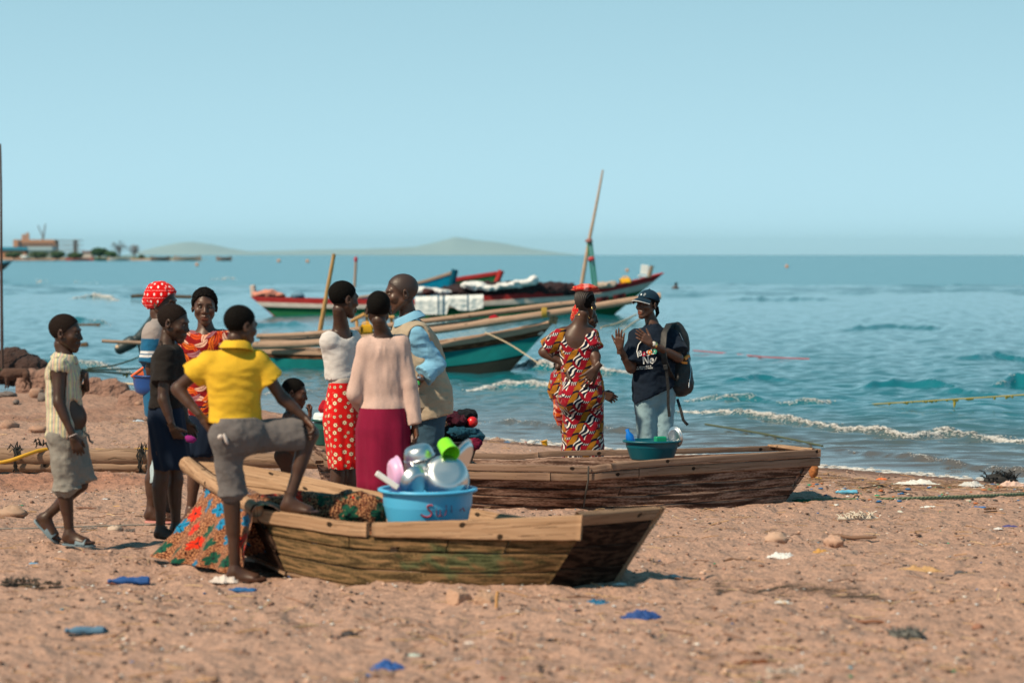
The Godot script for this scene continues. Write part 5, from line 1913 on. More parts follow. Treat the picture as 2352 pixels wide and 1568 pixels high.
func near_canoe() -> void:
	var o := thing("canoe", "small bare-wood plank canoe with green paint remains, pulled up nearest the camera", "canoe", Vector3(-0.3, 0.5, -12.2))
	var bare := wood("bare_wood", "bare_wood", Color(0.50, 0.325, 0.21))
	var grey := wood("greyed_wood", "bare_wood", Color(0.36, 0.245, 0.17))
	var moss := wood("mossy_wood", "mossy_wood", Color(0.41, 0.35, 0.305), Vector3(3.0, 1.0, 1))
	var dark := wood("tarred_wood", "weathered_wood", Color(0.13, 0.085, 0.06), Vector3(2.0, 1.4, 1))  # shade on the overhanging ends, painted in as darker wood
	var front := Vector3(0, 0, 1)
	var ng := spline(px3([[575, 1165, 12.35], [690, 1182, 12.22], [815, 1199, 12.05], [1000, 1197, 11.9], [1170, 1191, 11.78], [1337, 1183, 11.7]]), 60)
	var nr := spline(px3([[577, 1199, 12.35], [690, 1214, 12.22], [815, 1232, 12.05], [1000, 1238, 11.9], [1170, 1242, 11.78], [1332, 1243, 11.7]]), 60)
	var hull_t := moved(spline(px3([[606, 1200, 12.32], [690, 1214, 12.22], [815, 1232, 12.05], [1000, 1238, 11.9], [1170, 1242, 11.78], [1330, 1242, 11.7]]), 60), Vector3(0, 0.012, -0.028))
	var nb := spline(px3([[655, 1312, 12.2], [800, 1342, 11.97], [940, 1355, 11.9], [1080, 1360, 11.86], [1252, 1356, 11.86]]), 60)
	# rail in two lengths
	board(ng.slice(0, 24), moved(nr, Vector3(0, -0.004, 0)).slice(0, 24), 0.045, front, bare, "rail", o)
	board(moved(ng, Vector3(0, 0.003, 0.006)).slice(24), moved(nr, Vector3(0, 0, 0.006)).slice(24), 0.045, front, bare, "rail", o)
	var green := func(p: Vector3) -> Color:
		var q := Vector2((p.x - P(1060, 1300, 11.85).x) / 0.30, (p.y - P(1060, 1291, 11.85).y) / 0.06)
		var k := smoothstep(0.25, 0.5, 1.05 - q.length() * 0.75 + 0.75 * nz.get_noise_2d(p.x * 7.0, p.y * 12.0))
		var c := Color(1, 1, 1).lerp(Color(1.45, 1.3, 1.15), smoothstep(0.62, 0.56, p.y + 0.06 * nz.get_noise_2d(p.x * 3.0, 5.0)))
		c = c.lerp(Color(0.55, 1.95, 1.5), k)
		return c.lerp(Color(1.5, 1.4, 1.3), smoothstep(0.2, 0.4, nz.get_noise_2d(p.x * 5.0 + 3.0, p.y * 26.0)))
	var lv := [0.0, 0.30, 0.66, 1.0]
	for k in 3:
		var a := mixl(hull_t, nb, lv[k])
		var b := mixl(hull_t, nb, lv[k + 1])
		if k == 0:
			for e in [[0.0, 0.30], [0.30, 0.62], [0.62, 0.80], [0.80, 1.0]]:
				board(a, b, 0.022, front, moss, "plank", o, e[0], e[1], green, 4)
		else:
			board(moved(a, Vector3(0, 0, 0.003 * k)), moved(b, Vector3(0, 0, 0.003 * k)), 0.022, front, moss if k < 2 else moss, "plank", o, 0.0, 1.0, green, 5)
	# far side
	var fg := spline(px3([[440, 1056, 13.6], [558, 1066, 13.5], [720, 1096, 13.3], [862, 1126, 13.15], [1073, 1163, 12.85], [1232, 1186, 12.65], [1400, 1180, 12.4], [1518, 1167, 12.2]]), 60)
	var fbx := []
	for q in [[565, 13.1], [700, 13.0], [862, 12.86], [1073, 12.62], [1232, 12.42], [1330, 12.26], [1400, 12.10]]:
		var p := P(q[0], 1300, q[1])
		fbx.append(Vector3(p.x, 0.525, p.z))
	fbx[-1].y = P(1400, 1351, 12.10).y
	var fb := spline(fbx, 60)
	board(fg, moved(mixl(fg, fb, 0.25), Vector3.ZERO), 0.030, front, bare, "rail", o, 0.0, 0.45)
	board(fg, mixl(fg, fb, 0.25), 0.030, front, bare, "rail", o, 0.45, 1.0)
	for k in 2:
		board(moved(mixl(fg, fb, [0.25, 0.62][k]), Vector3(0, 0, -0.01)), moved(mixl(fg, fb, [0.62, 1.0][k]), Vector3(0, 0, -0.01)), 0.022, front, bare if k == 0 else grey, "plank", o)
	# floor boards
	for k in 4:
		board(mixl(nb, fb, 0.25 * k), mixl(nb, fb, 0.25 * k + 0.25), 0.02, Vector3.UP, grey, "floor_board", o)
	# raked ends
	var right := Vector3(1, 0, 0.6)
	var tl: Vector3 = P(1337, 1183, 11.72)
	var tr: Vector3 = P(1518, 1167, 12.2)
	var bl: Vector3 = nb[-1] + Vector3(0.0, -0.004, 0)
	var br: Vector3 = P(1400, 1350, 12.1)
	var cuts := [0.0, 0.16, 0.44, 0.72, 1.0]
	for k in 4:
		var e := two(tl.lerp(bl, cuts[k]), tr.lerp(br, cuts[k]))
		var f := two(tl.lerp(bl, cuts[k + 1]), tr.lerp(br, cuts[k + 1]))
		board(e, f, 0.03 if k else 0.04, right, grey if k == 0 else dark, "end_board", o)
	board(two(tr + Vector3(0.004, 0.002, 0), br + Vector3(0.004, 0, 0)), two(tr + Vector3(0.035, 0, -0.03), br + Vector3(0.032, 0, -0.03)), 0.025, right, grey, "corner_post", o)
	var ll: Vector3 = P(440, 1058, 13.6)
	var lr: Vector3 = P(577, 1168, 12.36)
	for k in 3:
		var e := two(ll.lerp(fb[0], k / 3.0), lr.lerp(nb[0], k / 3.0))
		var f := two(ll.lerp(fb[0], (k + 1) / 3.0), lr.lerp(nb[0], (k + 1) / 3.0))
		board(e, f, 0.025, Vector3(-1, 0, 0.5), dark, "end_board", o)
	var log := MB.new()
	log.tube(spline([P(428, 1066, 13.7), P(470, 1098, 13.2), P(520, 1130, 12.8), P(590, 1172, 12.3)], 10), [0.045, 0.046, 0.044, 0.044, 0.043, 0.042, 0.042, 0.04, 0.04, 0.038, 0.036], 10)
	part("end_log", log, bare, o)
	for e in [[985, 0.34], [1210, 0.12]]:
		var a := P(e[0] - 12, 1250, 11.97)
		var b := P(e[0] + 12, 1250, 12.9)
		a.y = 0.70
		b.y = 0.70
		var w: float = e[1] * 0.5
		board(two(a - Vector3(w, 0, 0), b - Vector3(w, 0, 0)), two(a + Vector3(w, 0, 0), b + Vector3(w, 0, 0)), 0.03, Vector3.UP, grey, "thwart", o)
	for e in [[1155, 1358, 1395, 0.006], [1200, 1360, 1384, 0.008]]:
		var sr := MB.new()
		sr.tube([P(e[0], e[1] - 18, 11.83), P(e[0], e[1], 11.82), P(e[0] + 2, e[2], 11.8)], [e[3], e[3], e[3] * 0.5], 6)
		part("hanging_twine", sr, mat("grey_twine", Color(0.25, 0.24, 0.22), 0.9), o)

func far_canoe() -> void:
	var o := thing("canoe", "long dark weathered plank canoe lying by the waterline behind the small one", "canoe", Vector3(0.3, 0.24, -18.4))
	var bare := wood("pale_weathered", "bare_wood", Color(0.33, 0.225, 0.175))
	var dark := wood("black_weathered", "weathered_wood", Color(0.58, 0.455, 0.385), Vector3(1.8, 0.55, 1))
	var lite := wood("bare_wood", "bare_wood", Color(0.50, 0.30, 0.165))
	var front := Vector3(0, 0, 1)
	var ng := spline(px3([[740, 1040, 18.1], [900, 1056, 17.9], [1069, 1064, 17.75], [1259, 1068, 17.62], [1351, 1070, 17.62], [1400, 1065, 17.66], [1555, 1052, 17.95], [1700, 1043, 18.25], [1886, 1031, 18.7]]), 90)
	var n1 := spline(px3([[742, 1056, 18.1], [900, 1073, 17.9], [1069, 1081, 17.75], [1259, 1085, 17.62], [1351, 1087, 17.62], [1400, 1082, 17.66], [1555, 1069, 17.95], [1700, 1061, 18.25], [1886, 1050, 18.7]]), 90)
	var n2 := spline(px3([[744, 1074, 18.1], [900, 1093, 17.9], [1069, 1101, 17.75], [1259, 1105, 17.62], [1351, 1106, 17.62], [1400, 1101, 17.66], [1555, 1091, 17.95], [1700, 1083, 18.25], [1884, 1071, 18.7]]), 90)
	var n3 := moved(spline(px3([[752, 1074, 18.1], [900, 1093, 17.9], [1069, 1101, 17.75], [1259, 1105, 17.62], [1351, 1106, 17.62], [1400, 1101, 17.66], [1555, 1091, 17.95], [1700, 1083, 18.25], [1868, 1072, 18.68]]), 90), Vector3(0, 0.01, -0.03))
	var nb := spline(px3([[795, 1128, 18.3], [1000, 1165, 17.95], [1200, 1184, 17.82], [1400, 1186, 17.82], [1530, 1181, 17.92], [1680, 1171, 18.25], [1800, 1158, 18.58]]), 90)
	board(ng, n1, 0.05, front, bare, "rail", o, 0.0, 0.535)
	board(moved(ng, Vector3(0, 0.002, 0.005)), moved(n1, Vector3(0, 0, 0.005)), 0.05, front, bare, "rail", o, 0.535, 1.0)
	var tan := func(p): return Color(1, 1, 1).lerp(Color(1.35, 1.15, 0.95), smoothstep(-0.1, 0.3, nz.get_noise_2d(p.x * 2.0, p.y * 4.0)))
	for e in [[0.0, 0.425], [0.425, 0.585], [0.585, 1.0]]:
		board(moved(n1, Vector3(0, 0, -0.006)), moved(n2, Vector3(0, 0, -0.006)), 0.04, front, bare, "plank", o, e[0], e[1], tan)
	var scuff := func(p: Vector3) -> Color:
		var c := Color(1, 1, 1)
		var st := nz.get_noise_2d(p.x * 1.6, p.y * 22.0)
		c = c.lerp(Color(1.5, 1.42, 1.34), smoothstep(0.05, 0.5, st))
		return c.lerp(Color(0.62, 0.56, 0.53), smoothstep(0.1, 0.4, nz2.get_noise_2d(p.x * 2.6, p.y * 9.0)))
	var lv := [0.0, 0.26, 0.50, 0.75, 1.0]
	for k in 4:
		var a := mixl(n3, nb, lv[k])
		var b := mixl(n3, nb, lv[k + 1])
		var st := [[0.0, 1.0], [0.0, 1.0]] if k != 1 else [[0.0, 0.55]]
		if k % 2 == 0:
			board(moved(a, Vector3(0, 0, 0.004)), moved(b, Vector3(0, 0, 0.004)), 0.022, front, dark, "plank", o, 0.0, 1.0, scuff, 5)
		else:
			board(a, b, 0.022, front, dark, "plank", o, 0.0, 0.57, scuff, 5)
			board(a, b, 0.022, front, dark, "plank", o, 0.57, 1.0, scuff, 5)
	board(moved(mixl(n3, nb, 0.97), Vector3(0, 0, 0.012)), moved(nb, Vector3(0, -0.02, 0.012)), 0.02, front, bare, "chine_batten", o, 0.62, 1.0)
	# far side: its inner face shows
	var fg := spline(px3([[719, 1021, 18.95], [900, 1033, 18.9], [1088, 1039, 18.85], [1189, 1041, 18.85], [1240, 1037, 18.87], [1291, 1034, 18.9], [1560, 1029, 19.15], [1791, 1022, 19.6]]), 90)
	var fb := []
	for i in 91:
		var p: Vector3 = nb[i].lerp(fg[i], 0.62)
		fb.append(Vector3(p.x, lerpf(0.26, 0.25, i / 90.0), p.z))
	var f1 := moved(fg, Vector3(0, -0.05, 0.005))
	board(fg, f1, 0.04, front, bare, "rail", o, 0.0, 0.46)
	board(fg, f1, 0.04, front, bare, "rail", o, 0.46, 1.0)
	for k in 2:
		board(moved(mixl(f1, fb, [0.0, 0.5][k]), Vector3(0, 0, -0.008)), moved(mixl(f1, fb, [0.5, 1.0][k]), Vector3(0, 0, -0.008)), 0.022, front, dark, "plank", o, 0.0, 1.0, scuff, 3)
	for k in 3:
		board(mixl(nb, fb, k / 3.0), mixl(nb, fb, (k + 1) / 3.0), 0.02, Vector3.UP, dark, "floor_board", o)
	var hint := Vector3(1, 0, 0)
	var cuts := [0.0, 0.14, 0.45, 0.72, 1.0]
	var tl: Vector3 = P(1876, 1033, 18.68)
	for k in 4:
		board(two(tl.lerp(nb[-1], cuts[k]), fg[-1].lerp(fb[-1], cuts[k])), two(tl.lerp(nb[-1], cuts[k + 1]), fg[-1].lerp(fb[-1], cuts[k + 1])), 0.035, hint, lite if k == 0 else dark, "end_board", o)
	board(two(tl + Vector3(0.02, 0.004, 0.0), fg[-1] + Vector3(0.02, 0.006, 0)), two(tl + Vector3(-0.10, 0.004, 0.0), fg[-1] + Vector3(-0.10, 0.006, 0)), 0.02, Vector3.UP, lite, "end_cap", o)
	var l0: Vector3 = P(742, 1042, 18.1)
	for k in 4:
		board(two(l0.lerp(nb[0], k / 4.0), fg[0].lerp(fb[0], k / 4.0)), two(l0.lerp(nb[0], (k + 1) / 4.0), fg[0].lerp(fb[0], (k + 1) / 4.0)), 0.03, -hint, dark, "end_board", o)
	for e in [[1500, 0.19, 0.535], [1045, 0.19, 0.585], [768, 0.15, 0.60]]:
		var i := int(90.0 * (e[0] - 740.0) / 1146.0)
		var a: Vector3 = ng[i] + Vector3(0, 0, -0.13)
		var b: Vector3 = fg[i] + Vector3(0, 0, 0.03)
		a.y = e[2]
		b.y = e[2]
		var w := Vector3(e[1], 0, 0)
		board(two(a - w, b - w), two(a + w, b + w), 0.03, Vector3.UP, bare, "thwart", o)
	var tw := MB.new()
	tw.tube([P(1352, 1070, 17.60), P(1351, 1105, 17.60), P(1344, 1140, 17.71), P(1338, 1180, 17.79)], 0.007, 5)
	part("tarred_cord", tw, mat("tarred_cord", Color(0.07, 0.065, 0.06), 0.9), o)

func draped_cloth() -> void:
	var m := mat("flower_wax_print", Color(1.3, 1.3, 1.3), 0.85, {"tex": texs["wrapprint"], "uvs": Vector3(1.6, 1.6, 1), "rim": 0.2, "spec": 0.25})
	var m2 := print_cloth("flower_wax_print_heap", "wrapprint", 1.7)
	var mb := MB.new()
	var top := spline(px3([[478, 1098, 13.15], [505, 1116, 12.95], [540, 1134, 12.75], [565, 1150, 12.5], [586, 1163, 12.25]]), 40)
	var mid := spline(px3([[432, 1196, 13.0], [470, 1205, 12.75], [515, 1215, 12.5], [548, 1228, 12.33], [572, 1222, 12.2]]), 40)
	var low := spline(px3([[344, 1276, 13.1], [395, 1291, 12.85], [465, 1302, 12.6], [525, 1316, 12.4], [556, 1312, 12.3]]), 40)
	var rows := []
	for j in 30:
		var t := j / 29.0
		var r := []
		for i in 41:
			var a: Vector3 = top[i]
			var b: Vector3 = mid[i]
			var c: Vector3 = low[i]
			var p := a.lerp(b, t * 2.0) if t < 0.5 else b.lerp(c, t * 2.0 - 1.0)
			p = p.lerp(a * (1 - t) * (1 - t) + b * 2.0 * t * (1 - t) + c * t * t, 0.6)
			var f := sin(i * 0.62 + 0.6 * sin(t * 3.0)) * 0.028 * t + 0.03 * nz.get_noise_2d(i * 0.07, t * 2.0)
			p += Vector3(-0.5, 0.1, 0.8) * f
			p.y = maxf(p.y, gh(p.x, -p.z) + 0.012 + 0.015 * (0.5 + 0.5 * sin(i * 0.9)) * t)
			r.append(p)
		rows.append(r)
	var inner := []
	for p in rows[0]:
		inner.append(p)
	for j in 6:   # over the edge and into the boat
		var r := []
		for i in 41:
			r.append(inner[i] + Vector3(0.10 + 0.02 * sin(i * 0.6), 0.02 - 0.02 * j, -0.02) * (j + 1) * 0.5)
		rows.push_front(r)
	mb.sheet(rows)
	var o := solo("wax_print_cloth", "flowered orange, blue and green cloth draped over the end of the small canoe", "cloth", mb, m)
	var sd := SD.new(P(540, 1215, 13.0) + Vector3(0, -0.1, -0.2), P(890, 1110, 12.3) + Vector3(0.05, 0.1, 0.25), 0.012)
	var ax := Vector3(0, 0, 1)
	sd.cone(P(560, 1175, 12.62), P(700, 1175, 12.55), 0.095, 0.085, 0.05)
	sd.cone(P(700, 1172, 12.55), P(800, 1176, 12.5), 0.085, 0.09, 0.05)
	sd.cone(P(800, 1170, 12.5), P(852, 1172, 12.46), 0.095, 0.085, 0.04)
	sd.cone(P(835, 1150, 12.45), P(858, 1185, 12.42), 0.04, 0.05, 0.03)
	sd.cone(P(560, 1230, 12.6), P(850, 1230, 12.5), 0.10, 0.10, 0.06)
	sd.rough(nz, 0.03, Vector3(7, 11, 9))
	var mb2 := MB.new()
	sd.net(mb2)
	part("cloth_bundle", mb2, m2, o)

# ---------------------------------------------------------------- tubs and dishes
func bowl_profile(r: float, h: float, flat: float, lip: float, th := 0.004) -> Array:
	var out := []
	for i in 9:
		var t := i / 8.0
		out.append(Vector2(lerpf(flat, r, pow(sin(t * PI / 2), 0.8)), h * (1.0 - cos(t * PI / 2))))
	out.push_front(Vector2(0.001, 0.0))
	out.append(Vector2(r + lip, h + 0.001))
	out.append(Vector2(r + lip, h + 0.005))
	for i in 9:
		var t := 1.0 - i / 8.0
		out.append(Vector2(lerpf(flat, r, pow(sin(t * PI / 2), 0.8)) - th * t, h * (1.0 - cos(t * PI / 2)) + th))
	out.append(Vector2(0.001, th))
	return out

func dish(called: String, label: String, cat: String, at: Vector3, up: Vector3, prof: Array, m: Material) -> MeshInstance3D:
	var y := up.normalized()
	var x := y.cross(Vector3(0.2, 0.3, 0.9)).normalized()
	var mb := MB.new()
	mb.lathe(prof, 40, Transform3D(Basis(x, y, x.cross(y)), at))
	return solo(called, label, cat, mb, m)

func tub(called: String, label: String, at: Vector3, rt: float, rb: float, h: float, m: Material, oval := 1.0) -> Node3D:
	var o := thing(called, label, "tub", at)
	var mb := MB.new()
	mb.lathe([Vector2(0.001, 0), Vector2(rb - 0.012, 0), Vector2(rb, 0.012), Vector2(lerpf(rb, rt, 0.6), h * 0.62), Vector2(lerpf(rb, rt, 0.6) + 0.004, h * 0.64), Vector2(rt - 0.012, h - 0.012), Vector2(rt - 0.01, h - 0.008), Vector2(0.001 + rt - 0.016, h - 0.006), Vector2(rb - 0.01, 0.016), Vector2(0.001, 0.008)], 56, Transform3D(Basis.IDENTITY.scaled(Vector3(1, 1, oval)), at))
	part("tub_wall", mb, m, o)
	var r := MB.new()
	r.lathe([Vector2(rt - 0.012, h - 0.014), Vector2(rt + 0.008, h - 0.016), Vector2(rt + 0.012, h - 0.012), Vector2(rt + 0.012, h - 0.004), Vector2(rt + 0.006, h), Vector2(rt - 0.008, h + 0.001), Vector2(rt - 0.014, h - 0.004)], 56, Transform3D(Basis.IDENTITY.scaled(Vector3(1, 1, oval)), at))
	part("tub_rim", r, m, o)
	return o

func tubs() -> void:
	var steel := mat("aluminium", Color(0.70, 0.71, 0.72), 0.34, {"metal": 1.0, "relief": noise_tex("dents", 12, 0.008, 1, 256), "deep": 0.25, "tri": 3.0})
	# sky-blue tub of cooking pots on the thwart of the small canoe
	var z := 12.3
	var c := P(982, 1120, z)
	var h := 0.245
	var o := tub("laundry_tub", "sky-blue plastic tub full of shiny pots standing in the small canoe", Vector3(c.x, c.y - h, c.z), 0.243, 0.192, h, mat("sky_blue_plastic", Color(0.08, 0.43, 0.72), 0.38))
	var red := mat("red_marker", Color(0.33, 0.02, 0.04), 0.6)
	var wall := func(px: float, py: float) -> Vector3:   # a point on the outside of the tub wall
		var p := P(px, py, z - 0.22)
		var t := clampf((p.y - (c.y - h)) / h, 0.0, 1.0)
		var r := lerpf(0.192, 0.243 - 0.011, t) + 0.005
		var dx := clampf(p.x - c.x, -r * 0.98, r * 0.98)
		return Vector3(c.x + dx, p.y, c.z + sqrt(r * r - dx * dx))
	for e in [[[[993, 1160], [986, 1159], [981, 1163], [984, 1170], [991, 1176], [990, 1183], [983, 1187], [972, 1185], [966, 1181]], 0.0105], [[[1003, 1164], [1002, 1176], [1004, 1186], [1011, 1184]], 0.0042], [[[1011, 1170], [1012, 1183], [1016, 1187]], 0.0042], [[[1024, 1160], [1025, 1172], [1022, 1184]], 0.0055], [[[1036, 1162], [1037, 1178]], 0.0055], [[[1049, 1160], [1051, 1165]], 0.0022], [[[1056, 1178], [1060, 1170], [1065, 1179]], 0.0055]]:
		var mb := MB.new()
		mb.tube(spline(e[0].map(func(q): return wall.call(q[0], q[1])), 14), e[1], 6, true, 0.4)
		part("painted_letter", mb, red, o)
	dish("cooking_pot", "large dented aluminium pot with its round bottom outwards in the sky-blue tub", "pot", P(1026, 1082, z - 0.08), Vector3(-0.10, -0.50, -0.86), bowl_profile(0.118, 0.085, 0.06, 0.006), steel)
	dish("cooking_pot", "upturned aluminium bowl on top of the pile in the sky-blue tub", "pot", P(956, 1024, z + 0.05), Vector3(0.25, -1, -0.15), bowl_profile(0.078, 0.06, 0.04, 0.005), steel)
	dish("cooking_pot", "aluminium saucepan standing on its side below the upturned bowl", "pot", P(938, 1080, z + 0.02), Vector3(0.85, 0.1, -0.45), bowl_profile(0.062, 0.07, 0.05, 0.004), steel)
	dish("cooking_pot", "small aluminium pan lowest among the pots in the sky-blue tub", "pot", P(962, 1112, z - 0.10), Vector3(-0.55, 0.35, -0.75), bowl_profile(0.075, 0.05, 0.04, 0.004), steel)
	dish("serving_plate", "big aluminium plate standing on edge behind the pots in the sky-blue tub", "plate", P(1058, 1076, z + 0.14), Vector3(-0.78, 0.42, -0.25), bowl_profile(0.145, 0.03, 0.10, 0.012), steel)
	var cup := MB.new()
	cup.lathe([Vector2(0.001, 0), Vector2(0.036, 0), Vector2(0.039, 0.004), Vector2(0.046, 0.095), Vector2(0.049, 0.096), Vector2(0.049, 0.1), Vector2(0.043, 0.098), Vector2(0.036, 0.006), Vector2(0.001, 0.004)], 32, Transform3D(Basis(Vector3.BACK, 0.65) * Basis(Vector3.RIGHT, -0.9) * Basis(Vector3.RIGHT, PI), P(1020, 1018, z + 0.02)))
	solo("cup", "bright green plastic cup on top of the pots", "cup", cup, mat("lime_plastic", Color(0.22, 0.72, 0.02), 0.35))
	dish("pink_basin", "pale pink plastic bowl standing on edge beside the white spoon", "bowl", P(896, 1092, z - 0.02), Vector3(0.9, 0.12, -0.3), bowl_profile(0.088, 0.045, 0.05, 0.008), mat("pink_plastic", Color(0.74, 0.42, 0.66), 0.4))
	var sp := MB.new()
	sp.box(Transform3D(Basis(Vector3.BACK, -0.60), P(889, 1103, z - 0.22)), Vector3(0.135, 0.030, 0.012), 0.005)
	var spo := solo("serving_spoon", "white plastic serving spoon handle sticking out of the sky-blue tub", "spoon", sp, mat("white_plastic", Color(0.7, 0.72, 0.72), 0.4), false)
	# teal tub in the long canoe
	z = 18.25
	c = P(1498, 1010, z)
	var t := tub("laundry_tub", "dark teal tub with a steel plate and lid standing in the long canoe", Vector3(c.x, c.y - 0.15, c.z), 0.212, 0.165, 0.15, mat("teal_plastic", Color(0.0, 0.085, 0.12), 0.4), 0.8)
	dish("pot_lid", "domed steel lid lying in the teal tub", "lid", P(1480, 1018, z - 0.02), Vector3(-0.1, -1, -0.25), bowl_profile(0.085, 0.05, 0.03, 0.006), steel)
	dish("serving_plate", "steel plate standing on edge in the teal tub", "plate", P(1548, 1004, z), Vector3(0.75, 0.1, -0.65), bowl_profile(0.072, 0.014, 0.05, 0.008), steel)
	var bt := MB.new()
	bt.lathe([Vector2(0.001, 0), Vector2(0.03, 0), Vector2(0.032, 0.06), Vector2(0.014, 0.09), Vector2(0.014, 0.115), Vector2(0.001, 0.116)], 20, Transform3D(Basis(Vector3.BACK, 0.35), P(1452, 1018, z)))
	solo("bottle", "blue plastic bottle leaning in the teal tub", "bottle", bt, mat("bright_blue_plastic", Color(0.0, 0.16, 0.62), 0.35))
	var bx := MB.new()
	bx.box(Transform3D(Basis(Vector3.UP, 0.3), P(1517, 1009, z - 0.05)), Vector3(0.085, 0.045, 0.06), 0.006)
	solo("box", "small green plastic box in the teal tub", "box", bx, mat("green_box", Color(0.0, 0.26, 0.13), 0.4), false)
	# black tub heaped with washing
	z = 18.2
	c = P(1040, 1010, z)
	tub("laundry_tub", "big black tub heaped with dark washing in the long canoe", Vector3(c.x, c.y - 0.165, c.z), 0.20, 0.15, 0.165, mat("black_plastic", Color(0.014, 0.015, 0.016), 0.45))
	var heap := func(label: String, parts: Array, m: Material, seed_at: float):
		var lo := Vector3.ONE * 1e5
		var hi := -lo
		for q in parts:
			lo = lo.min(P(q[0], q[1], q[2]) - Vector3.ONE * (q[3] + 0.03))
			hi = hi.max(P(q[0], q[1], q[2]) + Vector3.ONE * (q[3] + 0.03))
		var sd := SD.new(lo, hi, 0.011)
		for q in parts:
			sd.ell(P(q[0], q[1], q[2]), Vector3(q[3] * 1.25, q[3] * q[4], q[3]), 0.05)
		sd.rough(nz, 0.032, Vector3(13, 15, 13))
		var mb := MB.new()
		sd.net(mb)
		solo("garment", label, "clothes", mb, m)
	heap.call("black garment topping the heap of washing in the black tub", [[1025, 990, 18.2, 0.13, 0.7], [1072, 955, 18.2, 0.07, 0.7], [1055, 975, 18.2, 0.08, 0.7]], cloth("black_wash", Color(0.010, 0.012, 0.016)), 1.0)
	heap.call("maroon garment on the heap of washing in the black tub", [[1035, 958, 18.12, 0.06, 0.6], [1050, 965, 18.1, 0.06, 0.6]], cloth("maroon_wash", Color(0.05, 0.008, 0.018)), 2.0)
	heap.call("dark blue jeans spilling from the black tub", [[1050, 992, 18.05, 0.06, 0.55], [1075, 993, 18.04, 0.06, 0.5], [1098, 1003, 18.05, 0.045, 0.5]], cloth("teal_wash", Color(0.010, 0.06, 0.10)), 3.0)
	heap.call("crimson cloth hanging over the rim of the black tub", [[1084, 1016, 18.01, 0.035, 0.6], [1092, 1022, 18.0, 0.03, 1.2]], cloth("crimson_wash", Color(0.20, 0.01, 0.04)), 4.0)
	heap.call("tan scarf tucked into the heap of washing", [[1016, 972, 18.06, 0.035, 0.5]], cloth("tan_wash", Color(0.30, 0.15, 0.09)), 5.0)
	var ball := MB.new()
	ball.ball(P(1085, 969, 18.1), Vector3.ONE * 0.042, 18)
	solo("ball", "red ball on the heap of washing", "ball", ball, mat("red_plastic", Color(0.55, 0.012, 0.015), 0.35))
	# green tub behind the girl in the flowered skirt
	z = 18.3
	c = P(748, 962, z)
	tub("laundry_tub", "dark green tub beside the flowered skirt at the end of the long canoe", Vector3(c.x, c.y - 0.20, c.z), 0.10, 0.085, 0.20, mat("dark_green_plastic", Color(0.004, 0.06, 0.05), 0.4))
	dish("enamel_bowl", "white enamel bowl upturned on the dark green tub", "bowl", P(744, 947, z), Vector3(0, -1, 0), bowl_profile(0.085, 0.05, 0.06, 0.006), mat("white_enamel", Color(0.62, 0.68, 0.70), 0.25))
	heap.call("red garment piled on the white enamel bowl", [[750, 937, 18.3, 0.05, 0.7], [757, 928, 18.3, 0.04, 0.7]], cloth("red_wash", Color(0.42, 0.012, 0.025)), 6.0)

# ---------------------------------------------------------------- boats on the lake
# near: gunwale from one end to the other; bands: [[f0, f1, material, name, proud]] from the gunwale (0) down to below the water (1)
func lake_boat(label: String, gun: Array, low: Array, beam: float, bands: Array, rail_m: Material, inside: Material) -> Node3D:
	var mid: Vector3 = (gun[0] + gun[-1]) * 0.5
	var o := thing("fishing_boat", label, "boat", Vector3(mid.x, 0, mid.z - beam * 0.5))
	var n := 60
	var g := spline(gun, n)
	var l := spline(low, n)
	var fg := []
	var fl := []
	for i in n + 1:
		var t := i / float(n)
		var w := beam * pow(sin(PI * clampf(t * 0.92 + 0.06, 0.0, 1.0)), 0.55)
		if i == n:
			w = 0.0
		fg.append(g[i] + Vector3(0, 0, -w))
		fl.append(l[i] + Vector3(0, 0, -w * 0.75))
	for b in bands:
		var off := Vector3(0, 0, b[4])
		board(moved(mixl(g, l, b[0]), off), moved(mixl(g, l, b[1]), off), 0.035, Vector3(0, 0, 1), b[2], b[3], o, 0.0, 1.0, null, 3, 0.0)
		board(moved(mixl(fg, fl, b[0]), -off), moved(mixl(fg, fl, b[1]), -off), 0.035, Vector3(0, 0, -1), b[2], b[3], o, 0.0, 1.0, null, 1, 0.0)
	board(mixl(g, l, 0.55), mixl(fg, fl, 0.55), 0.03, Vector3.UP, inside, "floor_board", o)
	board(two(g[0], fg[0]), two(l[0], fl[0]), 0.03, Vector3(-1, 0, 0), rail_m, "end_board", o)
	for side in [g, fg]:
		var mb := MB.new()
		var d: Vector3 = Vector3(0, 0, -0.05 if side == g else 0.05)
		board(moved(side, Vector3(0, 0.012, 0)), moved(side, d + Vector3(0, 0.012, 0)), 0.03, Vector3.UP, rail_m, "gunwale", o)
	for k in [8, 20, 32, 44]:
		board(two(g[k] + Vector3(-0.12, -0.02, -0.04), fg[k] + Vector3(-0.12, -0.02, 0.04)), two(g[k] + Vector3(0.12, -0.02, -0.04), fg[k] + Vector3(0.12, -0.02, 0.04)), 0.03, Vector3.UP, rail_m, "thwart", o)
	return o

func pole(called: String, label: String, cat: String, pts: Array, rad, m: Material, group := "") -> MeshInstance3D:
	var mb := MB.new()
	var sp := spline(pts, 24)
	var rr := []
	for i in 25:
		var r: float = rad if not (rad is Array) else lerpf(rad[0], rad[1], i / 24.0)
		rr.append(r * (1.0 + 0.10 * nz.get_noise_1d(i * 0.7 + pts[0].x)))
	mb.tube(sp, rr, 9)
	return solo(called, label, cat, mb, m, true, group)

